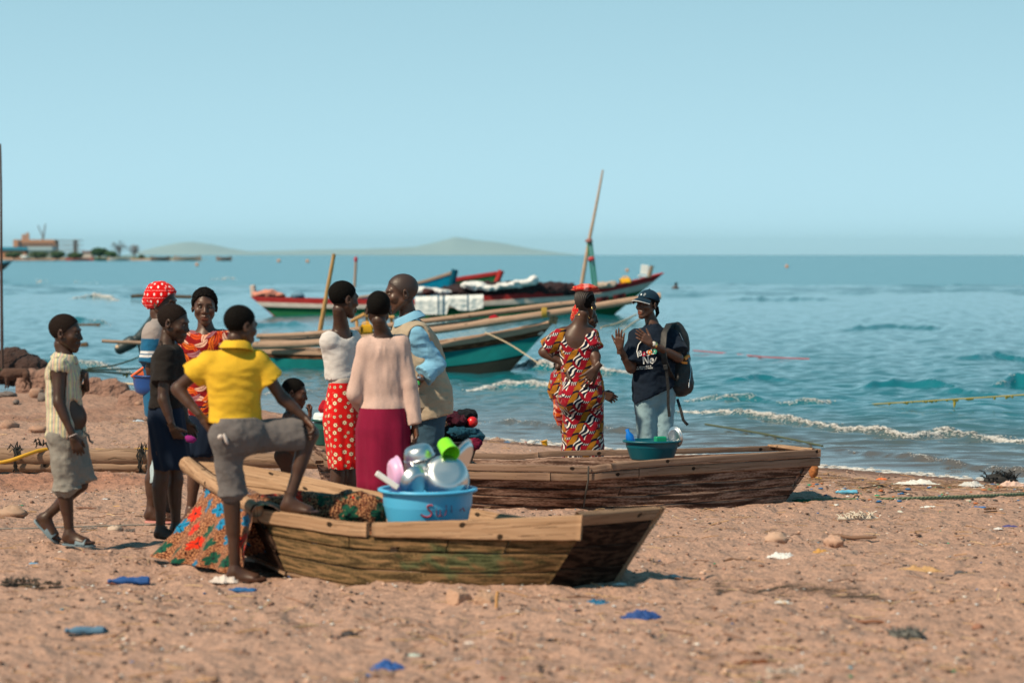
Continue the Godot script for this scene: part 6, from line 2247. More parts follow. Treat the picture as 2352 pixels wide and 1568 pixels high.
func boats() -> void:
	var pale := wood("sun_wood", "bare_wood", Color(0.50, 0.36, 0.28), Vector3(3, 0.5, 1))
	var inside := wood("boat_inside", "weathered_wood", Color(0.16, 0.12, 0.10), Vector3(1, 0.5, 1))
	var rust := wood("rust_wood", "weathered_wood", Color(0.36, 0.19, 0.11), Vector3(2, 0.6, 1))
	var teal := wood("teal_paint", "washed", Color(0.004, 0.155, 0.165), Vector3(1, 1, 1))
	var green := wood("green_paint", "washed", Color(0.018, 0.15, 0.06), Vector3(1, 1, 1))
	var black := wood("tar", "washed", Color(0.014, 0.020, 0.018), Vector3(1, 1, 1))  # near-black tone for the lowest band of the hull
	var red := wood("red_paint", "washed", Color(0.42, 0.035, 0.035), Vector3(1, 1, 1))
	var white := wood("white_paint", "washed", Color(0.66, 0.56, 0.50), Vector3(1, 1, 1))
	var bottle := wood("bottle_green", "washed", Color(0.008, 0.055, 0.03), Vector3(1, 1, 1))
	var maroon := wood("maroon_paint", "washed", Color(0.13, 0.022, 0.022), Vector3(1, 1, 1))
	var blue := wood("blue_paint", "washed", Color(0.0, 0.22, 0.38), Vector3(1, 1, 1))
	# teal boat with the poles
	var o := lake_boat("teal plank boat with long poles laid across it, moored behind the man in the vest", px3([[500, 800, 47], [600, 802, 46], [760, 806, 45.3], [900, 800, 45], [1010, 787, 44.8], [1130, 768, 44.6], [1274, 738, 44.6]]), px3([[520, 868, 47], [600, 872, 46], [760, 876, 45.3], [900, 876, 45], [1010, 874, 44.8], [1100, 866, 44.6], [1172, 852, 44.6]]), 1.35,
		[[0.0, 0.14, pale, "rail", 0.04], [0.14, 0.28, rust, "plank", 0.0], [0.28, 0.66, teal, "plank", 0.015], [0.66, 1.0, black, "plank", 0.0]], pale, inside)
	var st := MB.new()
	st.tube([P(1262, 732, 44.5), P(1280, 737, 44.5)], 0.075, 10)
	part("stem_block", st, wood("bare_wood", "bare_wood", Color(0.50, 0.30, 0.165)), o)
	var wm := MB.new()
	wm.ball(P(1242, 765, 44.52), Vector3(0.06, 0.025, 0.012), 8, null, 0.0, Basis(Vector3.BACK, 0.5))
	part("white_scuff", wm, white, o)
	pole("pole", "thin upper pole along the teal boat, its tip behind the dress woman", "pole", px3([[590, 772, 45.6], [745, 764, 45.2], [997, 735, 45], [1160, 714, 45], [1330, 694, 45]]), [0.045, 0.055], pale)
	pole("pole", "thickest pole on the teal boat, its cut end beyond the cap woman", "pole", px3([[580, 794, 45.2], [745, 786, 44.9], [1002, 758, 44.5], [1160, 735, 44.4], [1319, 711, 44.4], [1518, 679, 44.4]]), [0.075, 0.065], pale)
	pole("pole", "slim pole between the two long ones on the teal boat", "pole", px3([[598, 783, 45.6], [740, 776, 45.3], [1005, 748, 45.1], [1140, 732, 45], [1262, 722, 45]]), [0.04, 0.04], pale)
	pole("pole", "grey pole lowest on the teal boat beside the yellow polo", "pole", px3([[596, 779, 46], [680, 776, 46], [742, 770, 45.8]]), 0.035, pale)
	pole("punt_pole", "tall leaning bamboo pole standing in the teal boat", "pole", px3([[733, 768, 45.3], [750, 675, 45.2], [767, 583, 45.1]]), [0.045, 0.035], wood("bamboo", "bare_wood", Color(0.62, 0.38, 0.16)))
	var ly := MB.new()
	for k in 4:
		ly.tube(spline([P(1246 + k * 3, 706, 44.3), P(1245 + k * 3, 720, 44.28), P(1247 + k * 3, 728, 44.34)], 6), 0.014, 5)
	solo("lashing", "yellow rope lashing round the poles near the bow of the teal boat", "rope", ly, mat("yellow_rope", Color(0.52, 0.33, 0.06), 0.9))
	var rc := MB.new()
	rc.ball(P(1136, 731, 44.7), Vector3(0.10, 0.055, 0.06), 12, nz, 0.5)
	solo("rag", "small red rag caught on the poles of the teal boat", "rag", rc, cloth("red_wash", Color(0.42, 0.012, 0.025)))
	var frame := thing("trestle", "rough wooden trestle standing in the teal boat behind the two girls", "trestle", P(860, 770, 45.2))
	for e in [[818, 728, 822, 772], [898, 728, 903, 770], [842, 724, 845, 760], [806, 738, 838, 721], [838, 722, 905, 728]]:
		var mb := MB.new()
		mb.tube([P(e[0], e[1], 45.2), P(e[2], e[3], 45.1)], 0.035, 6)
		part("post", mb, wood("bamboo", "bare_wood", Color(0.62, 0.38, 0.16)), frame)
	for e in [[841, 756, "yellow jerrycan in the teal boat beside the trestle's near post"], [918, 752, "yellow jerrycan in the teal boat half behind the man's chin"]]:
		var c := P(e[0], e[1], 45.0)
		var j := thing("jerrycan", e[2], "jerrycan", c - Vector3(0, 0.11, 0))
		var mb := MB.new()
		mb.box(Transform3D(Basis(Vector3.UP, 0.3), c), Vector3(0.24, 0.19, 0.16), 0.04)
		part("can", mb, mat("yellow_plastic", Color(0.80, 0.40, 0.01), 0.4), j)
		var hm := MB.new()
		hm.tube([c + Vector3(-0.07, 0.09, 0), c + Vector3(-0.06, 0.125, 0), c + Vector3(0.05, 0.125, 0), c + Vector3(0.06, 0.09, 0)], 0.014, 6)
		part("can_handle", hm, mat("yellow_plastic", Color(0.80, 0.40, 0.01), 0.4), j)
	pole("mooring_rope", "pale mooring rope slanting from the teal boat's gunwale into the surf", "rope", px3([[1114, 763, 44.2], [1170, 790, 43.0], [1237, 834, 41.8]]), 0.010, mat("pale_rope", Color(0.55, 0.42, 0.28), 0.9))
	# long red, white and green boat
	o = lake_boat("long red, white and green boat with a mast, loaded with nets", px3([[576, 682, 84], [660, 685, 84], [756, 688, 84], [960, 690, 84.5], [1110, 680, 85], [1250, 670, 85.5], [1378, 660, 86], [1450, 646, 86.5], [1525, 627, 87]]), px3([[640, 736, 84], [700, 738, 84], [780, 738, 84], [960, 738, 84.5], [1100, 737, 85], [1210, 736, 85.5], [1310, 734, 86], [1370, 730, 86.5], [1412, 722, 87]]), 2.2,
		[[0.0, 0.20, red, "strake", 0.05], [0.20, 0.40, white, "rub_rail", 0.09], [0.40, 1.0, green, "plank", 0.0]], red, inside)
	var D := 85.0
	for e in [[1372, 668, 1395, 690], [1405, 660, 1440, 684]]:   # dark red painted panels by the bow
		var pb := MB.new()
		pb.box(Transform3D(Basis(Vector3.BACK, 0.2), P((e[0] + e[2]) / 2.0, (e[1] + e[3]) / 2.0 + 8, 85.6)), Vector3(0.45, 0.16, 0.02), 0.004)
		part("painted_panel", pb, maroon, o, false)
	var sp := MB.new()
	sp.box(Transform3D(Basis(Vector3.BACK, 0.06), P(581, 668, D)), Vector3(0.16, 0.42, 0.5), 0.02)
	part("stern_post", sp, white, o, false)
	var mast := thing("mast", "thin leaning mast lashed between two green posts on the long boat", "mast", P(1337, 660, D))
	var mm := MB.new()
	mm.tube(spline([P(1336, 655, D), P(1352, 560, D), P(1370, 470, D), P(1385, 390, D)], 12), [0.07, 0.068, 0.066, 0.062, 0.06, 0.057, 0.054, 0.05, 0.047, 0.044, 0.04, 0.036, 0.03], 8)
	part("spar", mm, wood("mast_wood", "bare_wood", Color(0.62, 0.45, 0.33)), mast)
	for e in [[1350, 548, 1364, 665], [1357, 548, 1371, 662]]:
		var gp := MB.new()
		gp.tube([P(e[0], e[1], D - 0.3), P(e[2], e[3], D - 0.2)], 0.042, 8)
		part("green_post", gp, mat("post_green", Color(0.01, 0.20, 0.12), 0.7), mast)
	for e in [[1353, 553, Color(0.28, 0.12, 0.11)], [1358, 595, Color(0.5, 0.05, 0.06)]]:
		var lb := MB.new()
		lb.ball(P(e[0], e[1], D - 0.3), Vector3(0.13, 0.09, 0.12), 10, nz, 0.4)
		part("lashing", lb, mat("", e[2], 0.9), mast)
	var lump := func(called: String, label: String, cat: String, parts: Array, m: Material, zz: float, amp: float):
		var lo := Vector3.ONE * 1e5
		var hi := -lo
		for q in parts:
			lo = lo.min(P(q[0], q[1], zz) - Vector3(q[2], q[3], q[4]) - Vector3.ONE * 0.2)
			hi = hi.max(P(q[0], q[1], zz) + Vector3(q[2], q[3], q[4]) + Vector3.ONE * 0.2)
		var sd := SD.new(lo, hi, 0.05)
		for q in parts:
			sd.ell(P(q[0], q[1], zz), Vector3(q[2], q[3], q[4]), 0.15)
		sd.rough(nz, amp, Vector3(2.5, 3.5, 2.5))
		var mb := MB.new()
		sd.net(mb)
		solo(called, label, cat, mb, m)
	lump.call("fishing_net", "heap of dark purple net along the middle of the long boat", "net", [[1060, 672, 0.75, 0.30, 0.8], [1130, 667, 0.9, 0.30, 0.8], [1200, 664, 0.9, 0.28, 0.8], [1270, 664, 0.8, 0.22, 0.7], [1310, 664, 0.4, 0.16, 0.5]], mat("purple_net", Color(0.022, 0.009, 0.012), 0.95), 86.0, 0.14)
	lump.call("tarpaulin", "white sheet crumpled on the purple nets", "sheet", [[1085, 655, 0.38, 0.14, 0.4], [1120, 661, 0.35, 0.09, 0.4], [1165, 655, 0.42, 0.09, 0.3], [1205, 649, 0.4, 0.10, 0.3], [1225, 642, 0.15, 0.14, 0.3]], mat("white_sheet", Color(0.66, 0.66, 0.66), 0.9), 85.2, 0.10)
	lump.call("tarpaulin", "white sheet bunched beside the man's collar on the long boat", "sheet", [[965, 668, 0.45, 0.14, 0.4], [1010, 670, 0.4, 0.10, 0.3]], mat("white_sheet", Color(0.66, 0.66, 0.66), 0.9), 85.2, 0.10)
	lump.call("net_bundle", "brown bundle between the white sheets on the long boat", "net", [[983, 670, 0.22, 0.13, 0.3]], mat("brown_net", Color(0.05, 0.014, 0.015), 0.95), 84.9, 0.06)
	lump.call("stowed_gear", "red and white gear stowed at the stern of the long boat", "gear", [[600, 676, 0.3, 0.12, 0.3], [622, 674, 0.22, 0.14, 0.3], [645, 678, 0.2, 0.08, 0.3]], mat("faded_red_gear", Color(0.55, 0.22, 0.16), 0.9), 84.6, 0.10)
	lump.call("folded_tarp", "blue and pink tarpaulin folded on the gunwale of the long boat", "sheet", [[684, 679, 0.24, 0.15, 0.2]], mat("blue_gear", Color(0.12, 0.24, 0.34), 0.9), 84.4, 0.08)
	lump.call("rope_heap", "pale heap of rope behind the mast posts", "rope", [[1385, 655, 0.3, 0.10, 0.4], [1405, 652, 0.2, 0.08, 0.3]], mat("pale_heap", Color(0.42, 0.34, 0.28), 0.9), 86.2, 0.10)
	# striped cloth over the side
	var hang := MB.new()
	var rows := []
	for j in 14:
		var r := []
		for i in 121:
			var u := i / 120.0
			var top := lerpf(681, 676, u)
			var bot := 722.0 if u < 0.47 else lerpf(700, 713, smoothstep(0.47, 0.68, u)) - 6.0 * smoothstep(0.8, 1.0, u)
			if u > 0.46 and u < 0.50:
				bot = lerpf(722, 700, (u - 0.46) / 0.04)
			var p := P(953.0 + 157.0 * u, lerpf(top, bot, j / 13.0), 84.25 - 0.15 * minf(1.0, j / 3.0))
			p.z += 0.010 * sin(u * 40.0) + 0.03 * nz.get_noise_2d(u * 9.0, j * 0.3)
			r.append(p)
		rows.append(r)
	hang.sheet(rows)
	var cm := mat("striped_sheet", Color(1, 1, 1), 0.9, {"vc": true})
	for i in hang.v.size():
		var px := 953.0 + 157.0 * float(i % 121) / 120.0
		hang.col[i] = Color(0.01, 0.09, 0.16) if (absf(px - 1007) < 2.2 or absf(px - 1019) < 2.2 or absf(px - 1075) < 2.2) else Color(0.66, 0.67, 0.66)
	solo("striped_cloth", "white cloth with dark blue stripes hanging over the side of the long boat", "cloth", hang, cm)
	var jc := P(1436, 645, 86.5)
	var j := thing("jerrycan", "yellow jerrycan near the bow of the long boat", "jerrycan", jc - Vector3(0, 0.12, 0))
	var jm := MB.new()
	jm.box(Transform3D(Basis(Vector3.BACK, 0.1), jc), Vector3(0.42, 0.21, 0.25), 0.05)
	part("can", jm, mat("yellow_plastic", Color(0.80, 0.40, 0.01), 0.4), j)
	var hc := MB.new()
	hc.tube([jc + Vector3(-0.1, 0.1, 0), jc + Vector3(-0.08, 0.15, 0), jc + Vector3(0.08, 0.16, 0), jc + Vector3(0.1, 0.11, 0)], 0.02, 6)
	part("can_handle", hc, mat("yellow_plastic", Color(0.80, 0.40, 0.01), 0.4), j)
	var ch := thing("plastic_chair", "white plastic chair on the bow of the long boat", "chair", P(1478, 641, 86.8))
	var wp := mat("white_plastic", Color(0.7, 0.72, 0.72), 0.4)
	for e in [["backrest", 1481, 619, 0.28, 0.34, 0.05], ["seat", 1477, 634, 0.36, 0.05, 0.36], ["leg", 1470, 640, 0.05, 0.2, 0.05], ["leg", 1486, 640, 0.05, 0.2, 0.05]]:
		var b := MB.new()
		b.box(Transform3D(Basis(Vector3.BACK, -0.12), P(e[1], e[2], 86.8)), Vector3(e[3], e[4], e[5]), 0.015)
		part(e[0], b, wp, ch, false)
	pole("post", "short wooden post leaning beside the white plastic chair", "post", px3([[1491, 636, 86.6], [1498, 610, 86.6]]), 0.07, wood("mast_wood", "bare_wood", Color(0.62, 0.45, 0.33)))
	pole("marker_pole", "thin pole with a red tip standing behind the girl in white", "pole", px3([[814, 660, 88], [816, 625, 88], [817, 600, 88]]), 0.05, pale)
	var fl := MB.new()
	fl.ball(P(817, 596, 88), Vector3(0.07, 0.12, 0.07), 10)
	solo("marker_flag", "red rag tied to the tip of the thin marker pole", "flag", fl, mat("red_rag", Color(0.42, 0.03, 0.05), 0.9))
	# two bows behind
	o = lake_boat("bright blue bow rising behind the white sheets", px3([[760, 690, 103], [860, 676, 103], [930, 655, 103], [985, 640, 103], [1044, 621, 103]]), px3([[800, 705, 103], [880, 705, 103], [940, 704, 103], [990, 698, 103], [1030, 690, 103]]), 2.0, [[0.0, 0.1, pale, "rail", 0.04], [0.1, 0.5, blue, "strake", 0.0], [0.5, 1.0, blue, "strake", 0.01]], pale, inside)
	var sb := MB.new()
	sb.tube([P(1045, 619, 102.9), P(1036, 662, 102.9)], 0.14, 8)
	part("stem", sb, wood("stem_blue", "washed", Color(0.0, 0.075, 0.13), Vector3(1, 1, 1)), o)
	o = lake_boat("green bow with a red rail rising behind the long boat", px3([[930, 668, 108], [1000, 652, 108], [1049, 638, 108], [1100, 630, 108], [1152, 622, 108]]), px3([[960, 700, 108], [1010, 700, 108], [1050, 698, 108], [1090, 692, 108], [1126, 682, 108]]), 2.0, [[0.0, 0.13, red, "rail", 0.05], [0.13, 0.55, green, "strake", 0.0], [0.55, 1.0, green, "strake", 0.01]], red, inside)
	sb = MB.new()
	sb.tube([P(1152, 621, 107.9), P(1138, 656, 107.9)], 0.13, 8)
	part("stem", sb, red, o)
	# tilted outboard motor and its pole
	var z := 43.0
	var mo := thing("outboard_motor", "tilted dark outboard motor over the water behind the woman in the bandana", "motor", P(315, 800, z))
	var dk := mat("motor_dark", Color(0.02, 0.035, 0.04), 0.5)
	var sd := SD.new(P(262, 850, z) - Vector3(0.1, 0, 0.4), P(385, 710, z) + Vector3(0.1, 0.1, 0.4), 0.02)
	sd.cone(P(275, 801, z), P(300, 786, z), 0.10, 0.12, 0.04)
	sd.cone(P(300, 786, z), P(325, 770, z), 0.075, 0.06, 0.04)
	sd.cone(P(325, 772, z), P(372, 730, z), 0.11, 0.20, 0.06)
	sd.cone(P(372, 728, z), P(384, 738, z), 0.20, 0.16, 0.05)
	var mb := MB.new()
	sd.net(mb)
	part("housing", mb, dk, mo)
	var shf := MB.new()
	shf.tube(px3([[316, 786, z - 0.1], [322, 812, z - 0.1], [330, 816, z - 0.1]]), 0.022, 6)
	part("shaft", shf, dk, mo)
	var al := mat("dull_alloy", Color(0.55, 0.53, 0.50), 0.4, {"metal": 0.6})
	for e in [[334, 816, 0.3], [330, 828, -0.4]]:
		var b := MB.new()
		b.ball(P(e[0], e[1], z - 0.1), Vector3(0.035, 0.065, 0.02), 10, null, 0.0, Basis(Vector3.BACK, e[2]))
		part("propeller_blade", b, al, mo)
	var cp := MB.new()
	cp.ball(P(270, 797, z - 0.05), Vector3(0.05, 0.045, 0.05), 8)
	part("tank_cap", cp, mat("cream_plastic", Color(0.6, 0.42, 0.27), 0.5), mo)
	var rs := MB.new()
	rs.box(Transform3D(Basis(Vector3.BACK, -0.9), P(346, 759, z - 0.2)), Vector3(0.10, 0.03, 0.03), 0.008)
	part("red_strap", rs, mat("red_plastic", Color(0.55, 0.012, 0.015), 0.35), mo, false)
	pole("motor_pole", "pale pole laid under the tilted outboard motor", "pole", px3([[234, 783, z - 0.2], [290, 786, z - 0.2], [420, 791, z + 0.2], [560, 800, z + 2.5]]), [0.03, 0.05], pale)
	# ropes over the water
	var green_rope := mat("weedy_rope", Color(0.07, 0.085, 0.045), 0.9)
	pole("mooring_rope", "dark mooring rope rising to the outboard motor", "rope", px3([[200, 846, 38.5], [265, 838, 39], [330, 815, 41], [360, 800, 43]]), 0.013, green_rope)
	pole("mooring_rope", "straight dark mooring rope behind the basin", "rope", px3([[-20, 846, 36], [120, 848, 37], [240, 849, 38], [345, 845, 42]]), 0.013, green_rope)
	pole("mooring_rope", "weed-hung mooring rope ending behind the basin", "rope", px3([[-20, 850, 35], [200, 853, 36.5], [290, 858, 38], [350, 862, 40]]), 0.014, green_rope)
	pole("mooring_rope", "pale rope nearest the mud wall, above the water", "rope", px3([[215, 873, 37.5], [280, 880, 37], [350, 885, 36.5]]), 0.016, mat("pale_rope", Color(0.55, 0.42, 0.28), 0.9))
	pole("mooring_rope", "pale thick rope meeting the sand behind the basin", "rope", px3([[272, 903, 37], [310, 907, 36.6], [350, 911, 36]]), 0.018, mat("pale_rope", Color(0.55, 0.42, 0.28), 0.9))
	var wd := MB.new()
	for e in [[283, 858, 6], [290, 859, 9], [304, 861, 8], [314, 861, 16], [318, 861, 7]]:
		wd.tube([P(e[0], e[1], 38.3), P(e[0] + 1, e[1] + e[2] * 0.5, 38.3), P(e[0] - 1, e[1] + e[2], 38.3)], [0.02, 0.025, 0.004], 5)
	solo("water_weed", "tuft of green weed hanging from the mooring rope", "weed", wd, mat("weed", Color(0.07, 0.09, 0.015), 0.9))
	pole("mooring_rope", "red rope lying on the water beyond the backpack", "rope", px3([[1592, 805, 53.6], [1680, 812, 53.0], [1760, 820, 50.6], [1860, 824, 50.0]]), 0.013, mat("red_rope", Color(0.42, 0.09, 0.10), 0.9))
	pole("mooring_rope", "yellow-green weedy rope above the water at the edge of the picture", "rope", px3([[2005, 928, 34.5], [2090, 923, 33.6], [2220, 915, 32.6], [2420, 902, 31.5]]), 0.009, mat("yellow_weed_rope", Color(0.30, 0.24, 0.05), 0.9))
	wd = MB.new()
	for i in 26:
		var x := 2030.0 + 320.0 * rng.randf()
		var y := lerpf(926.5, 909.0, (x - 2030.0) / 320.0)
		var l := rng.randf_range(2.0, 6.0)
		if i == 0:
			x = 2193; y = 917; l = 20.0
		wd.tube([P(x, y, 33.2), P(x + 1, y + l * 0.5, 33.2), P(x - 1, y + l, 33.2)], [0.018, 0.022, 0.004], 5)
	solo("water_weed", "yellow weed clinging to the rope above the water", "weed", wd, mat("yellow_weed", Color(0.34, 0.27, 0.02), 0.9))
	pole("mooring_rope", "tan rope slanting across the shallow water to the sand", "rope", px3([[2080, 1054, 26], [2190, 1070, 25.2], [2290, 1084, 24.5], [2420, 1098, 23.8]]), 0.011, mat("tan_rope", Color(0.32, 0.23, 0.14), 0.9))
	pole("mooring_rope", "dark weedy line in the shallow water behind the long canoe", "rope", px3([[1620, 974, 29.9], [1700, 987, 29.2], [1790, 1003, 28.2], [1890, 1024, 26.8]]), 0.012, green_rope)
	pole("mooring_rope", "pale double rope between the dress woman and the cap woman", "rope", px3([[1380, 752, 44], [1420, 742, 46], [1462, 722, 52]]), 0.018, mat("pale_rope", Color(0.55, 0.42, 0.28), 0.9))
	pole("mooring_rope", "thin pale rope dropping behind the cap woman's fingers", "rope", px3([[1420, 770, 42], [1450, 745, 46], [1485, 722, 52]]), 0.016, mat("pale_rope", Color(0.55, 0.42, 0.28), 0.9))
	# floating wood, buoys
	var drift := wood("drift_wood", "bare_wood", Color(0.13, 0.085, 0.05))
	pole("driftwood_log", "floating log behind the head of the striped boy", "log", px3([[150, 750, 72], [190, 749, 72], [229, 748, 72]]), 0.075, drift)
	pole("driftwood_stump", "short stump afloat before the mouth of the striped boy", "log", px3([[184, 797, 56], [201, 793, 56]]), 0.085, drift)
	pole("driftwood_log", "brown log afloat beside the red bandana", "log", px3([[300, 681, 120], [322, 679, 120], [350, 680, 120], [440, 682, 120]]), 0.09, drift)
	for e in [[1808, 612, "orange buoy alone on the open water"], [1441, 621, "orange buoy just above the bow of the long boat"], [452, 608, "tiny orange buoy nearest the far shore"], [640, 599, "tiny pale buoy near the horizon"], [706, 600, "tiny pink buoy near the horizon before the tall pole"]]:
		var c := W(e[0], e[1] + 3)
		var r := absf(c.z) * 4.0 / F
		var b := MB.new()
		b.ball(c + Vector3(0, r * 0.8, 0), Vector3.ONE * r, 12)
		solo("buoy", e[2], "buoy", b, mat("buoy_orange", Color(0.62, 0.26, 0.10), 0.6))

# ---------------------------------------------------------------- the far shore
func far_shore() -> void:
	var z := 900.0
	var mb := MB.new()
	var rows := []
	for j in 14:
		var t := j / 13.0
		var r := []
		for i in 121:
			var px := lerpf(-160.0, 450.0, i / 120.0)
			var hh := (6.0 * smoothstep(450.0, 300.0, px) + 3.0 * smoothstep(330.0, 200.0, px)) * smoothstep(0.0, 0.5, t) * F / F
			var p := P(px, 598.0 - 2.5 * smoothstep(250, 450, px), z)
			r.append(Vector3(p.x, -0.3 + 0.2 * hh * (0.75 + 0.5 * nz.get_noise_1d(px * 0.05)) * (1.0 - smoothstep(0.85, 1.0, t)), p.z - 130.0 * t))
		rows.append(r)
	mb.sheet(rows)
	for i in mb.v.size():
		mb.col[i] = Color(0.42, 0.26, 0.18) if (i / 121) < 5 else Color(0.16, 0.17, 0.09)
	struct("far_shore_terrain", mb, mat("far_land", Color(1, 1, 1), 0.95, {"vc": true}))
	# hills on the horizon
	var hz := [[[300, 588], [345, 572], [400, 560], [440, 556], [490, 562], [540, 572], [600, 580], [660, 583], [720, 586]], [[480, 586], [560, 578], [700, 574], [850, 571], [950, 566], [1000, 556], [1045, 545], [1090, 551], [1160, 559], [1210, 569], [1270, 578], [1340, 586]]]
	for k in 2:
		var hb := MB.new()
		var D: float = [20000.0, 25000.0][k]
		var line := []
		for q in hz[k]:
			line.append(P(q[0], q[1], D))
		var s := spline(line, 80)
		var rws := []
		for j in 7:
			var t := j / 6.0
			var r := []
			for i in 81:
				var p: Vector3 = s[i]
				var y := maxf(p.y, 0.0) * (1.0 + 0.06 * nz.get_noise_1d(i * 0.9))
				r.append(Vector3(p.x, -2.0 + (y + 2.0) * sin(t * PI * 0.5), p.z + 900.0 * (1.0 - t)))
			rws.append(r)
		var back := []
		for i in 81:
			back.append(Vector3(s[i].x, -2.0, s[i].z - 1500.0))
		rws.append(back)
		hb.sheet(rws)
		struct("hill", hb, mat("hill_green", Color(0.28, 0.37, 0.39), 0.95))  # distance haze is mixed into this pale bluish base colour
	# the unfinished building with chimneys
	var brick := mat("far_brick", Color(0.40, 0.23, 0.15), 0.9)
	var conc := mat("far_concrete", Color(0.22, 0.23, 0.24), 0.9)
	var pane := mat("far_opening", Color(0.05, 0.06, 0.07), 0.5)
	var box := func(o: Node3D, called: String, x0: float, y0: float, x1: float, y1: float, zz: float, dep: float, m: Material):
		var a := P(x0, y0, zz)
		var b := P(x1, y1, zz)
		var q := MB.new()
		q.box(Transform3D(Basis.IDENTITY, Vector3((a.x + b.x) / 2, (a.y + b.y) / 2, a.z - dep / 2)), Vector3(absf(b.x - a.x), absf(a.y - b.y), dep))
		return part(called, q, m, o, false)
	var o := thing("brick_building", "long unfinished brick building with two chimneys on the far shore", "building", P(75, 592, z + 40))
	var wall: Node3D = box.call(o, "wall", 29, 550, 124, 592, z + 40, 8.0, brick)
	for e in [[42, 536, 54, 550, 62, 533, "chimney"]]:
		box.call(o, "chimney", 49, 538, 56, 550, z + 42, 1.2, brick)
		box.call(o, "chimney", 58, 534, 65, 550, z + 42, 1.2, brick)
	for i in 11:
		box.call(o, "window", 40.0 + i * 7.6, 557, 44.5 + i * 7.6, 570, z + 39.9, 0.3, pane)
	box.call(o, "doorway", 41, 552, 46, 566, z + 39.85, 0.3, pane)
	o = thing("concrete_frame", "bare concrete building frame beside the brick building on the far shore", "building", P(155, 592, z + 40))
	for i in 9:
		box.call(o, "column", 126.0 + i * 6.6, 551, 127.6 + i * 6.6, 592, z + 40, 0.4, conc)
	for j in 3:
		box.call(o, "floor_slab", 125, 551.0 + j * 11, 182, 552.3 + j * 11, z + 39.9, 9.0, conc)
	box.call(o, "stair_core", 168, 550, 174, 592, z + 42, 3.0, conc)
	o = thing("shed", "blue-roofed shed at the edge of the far shore", "shed", P(30, 592, z + 15))
	box.call(o, "wall", -20, 574, 58, 592, z + 15, 8.0, mat("far_orange", Color(0.50, 0.20, 0.12), 0.9))
	box.call(o, "roof", -24, 567, 62, 574, z + 14.4, 9.5, mat("far_blue_roof", Color(0.02, 0.22, 0.34), 0.6))
	o = thing("shed", "pale grey-roofed shed before the brick building on the far shore", "shed", P(90, 592, z + 15))
	box.call(o, "roof", 60, 566, 119, 575, z + 14.5, 9.5, mat("far_pale_roof", Color(0.34, 0.44, 0.48), 0.6))
	box.call(o, "wall", 63, 575, 117, 592, z + 15, 8.0, mat("far_grey_wall", Color(0.28, 0.30, 0.28), 0.9))
	o = thing("house", "small pale house beyond the green trees on the far shore", "house", P(198, 590, z + 20))
	box.call(o, "wall", 188, 579, 209, 592, z + 20, 5.0, mat("far_cream", Color(0.55, 0.45, 0.40), 0.9))
	box.call(o, "roof", 186, 576, 211, 579, z + 19.6, 6.0, mat("far_red_roof", Color(0.30, 0.12, 0.10), 0.8))
	o = thing("crane", "two-armed crane standing above the brick building", "crane", P(99, 552, z + 60))
	for e in [[96, 552, 98.5, 544, 0.45], [98.5, 546, 86, 517, 0.25], [98.5, 546, 103, 514, 0.3]]:
		var q := MB.new()
		q.tube([P(e[0], e[1], z + 60), P(e[2], e[3], z + 60)], [e[4] * 1.3, e[4] * 0.8], 6)
		part("crane_arm", q, mat("far_steel", Color(0.16, 0.17, 0.19), 0.7), o)
	# trees: trunks, limbs and leaf clumps
	var tree := func(label: String, px: float, py: float, w: float, h: float, leaf: Color, bare_tree: bool, zz: float):
		var base := P(px, py, zz)
		var q := zz / F
		var t := thing("tree", label, "tree", base)
		var tk := MB.new()
		tk.tube([base, base + Vector3(0, h * 0.35 * q, 0), base + Vector3(0.1, h * 0.6 * q, 0)], [0.35, 0.28, 0.16], 6)
		var r := RandomNumberGenerator.new()
		r.seed = int(px * 7.0)
		for k in 9:
			var a := r.randf() * TAU
			var s0 := base + Vector3(0, h * q * r.randf_range(0.25, 0.55), 0)
			tk.tube([s0, s0 + Vector3(cos(a) * w * 0.25 * q, h * 0.22 * q, sin(a) * w * 0.25 * q), s0 + Vector3(cos(a) * w * 0.42 * q, h * 0.38 * q, sin(a) * w * 0.4 * q)], [0.14, 0.09, 0.03], 5)
		part("trunk", tk, mat("far_bark", Color(0.12, 0.09, 0.08), 0.9), t)
		var cr := MB.new()
		var n := 150 if bare_tree else 240
		for k in n:
			var d := Vector3(r.randfn(), r.randfn(), r.randfn()).normalized() * pow(r.randf(), 0.45)
			var c := base + Vector3(d.x * w * 0.5 * q, (0.62 + d.y * 0.38) * h * q, d.z * w * 0.5 * q)
			var s := (0.25 if bare_tree else 0.55) * r.randf_range(0.5, 1.3)
			cr.ink = leaf * r.randf_range(0.6, 1.4)
			cr.ball(c, Vector3(s, s * 0.7, s), 5)
		part("crown", cr, mat("far_leaf", Color(1, 1, 1), 0.9, {"vc": true}), t)
	tree.call("bare grey tree on the far shore, the taller of two", 273, 591, 40, 39, Color(0.13, 0.13, 0.13), true, z + 5)
	tree.call("bare grey tree on the tip of the far shore, the smaller of two", 308, 592, 28, 32, Color(0.20, 0.16, 0.15), true, z)
	tree.call("round dark green tree beside the small pale house on the far shore", 228, 594, 44, 26, Color(0.03, 0.08, 0.03), false, z + 8)
	tree.call("low green tree between the two bare trees and the round one", 254, 594, 30, 17, Color(0.035, 0.085, 0.03), false, z + 4)
	tree.call("low green tree before the concrete frame on the far shore", 132, 595, 34, 18, Color(0.04, 0.08, 0.035), false, z)
	tree.call("green tree in front of the blue-roofed shed", 32, 595, 44, 16, Color(0.05, 0.085, 0.035), false, z)
	tree.call("green tree before the grey-roofed shed", 88, 595, 46, 17, Color(0.05, 0.085, 0.035), false, z - 2)
	tree.call("green bush tree below the small pale house", 172, 595, 36, 15, Color(0.045, 0.08, 0.03), false, z - 2)
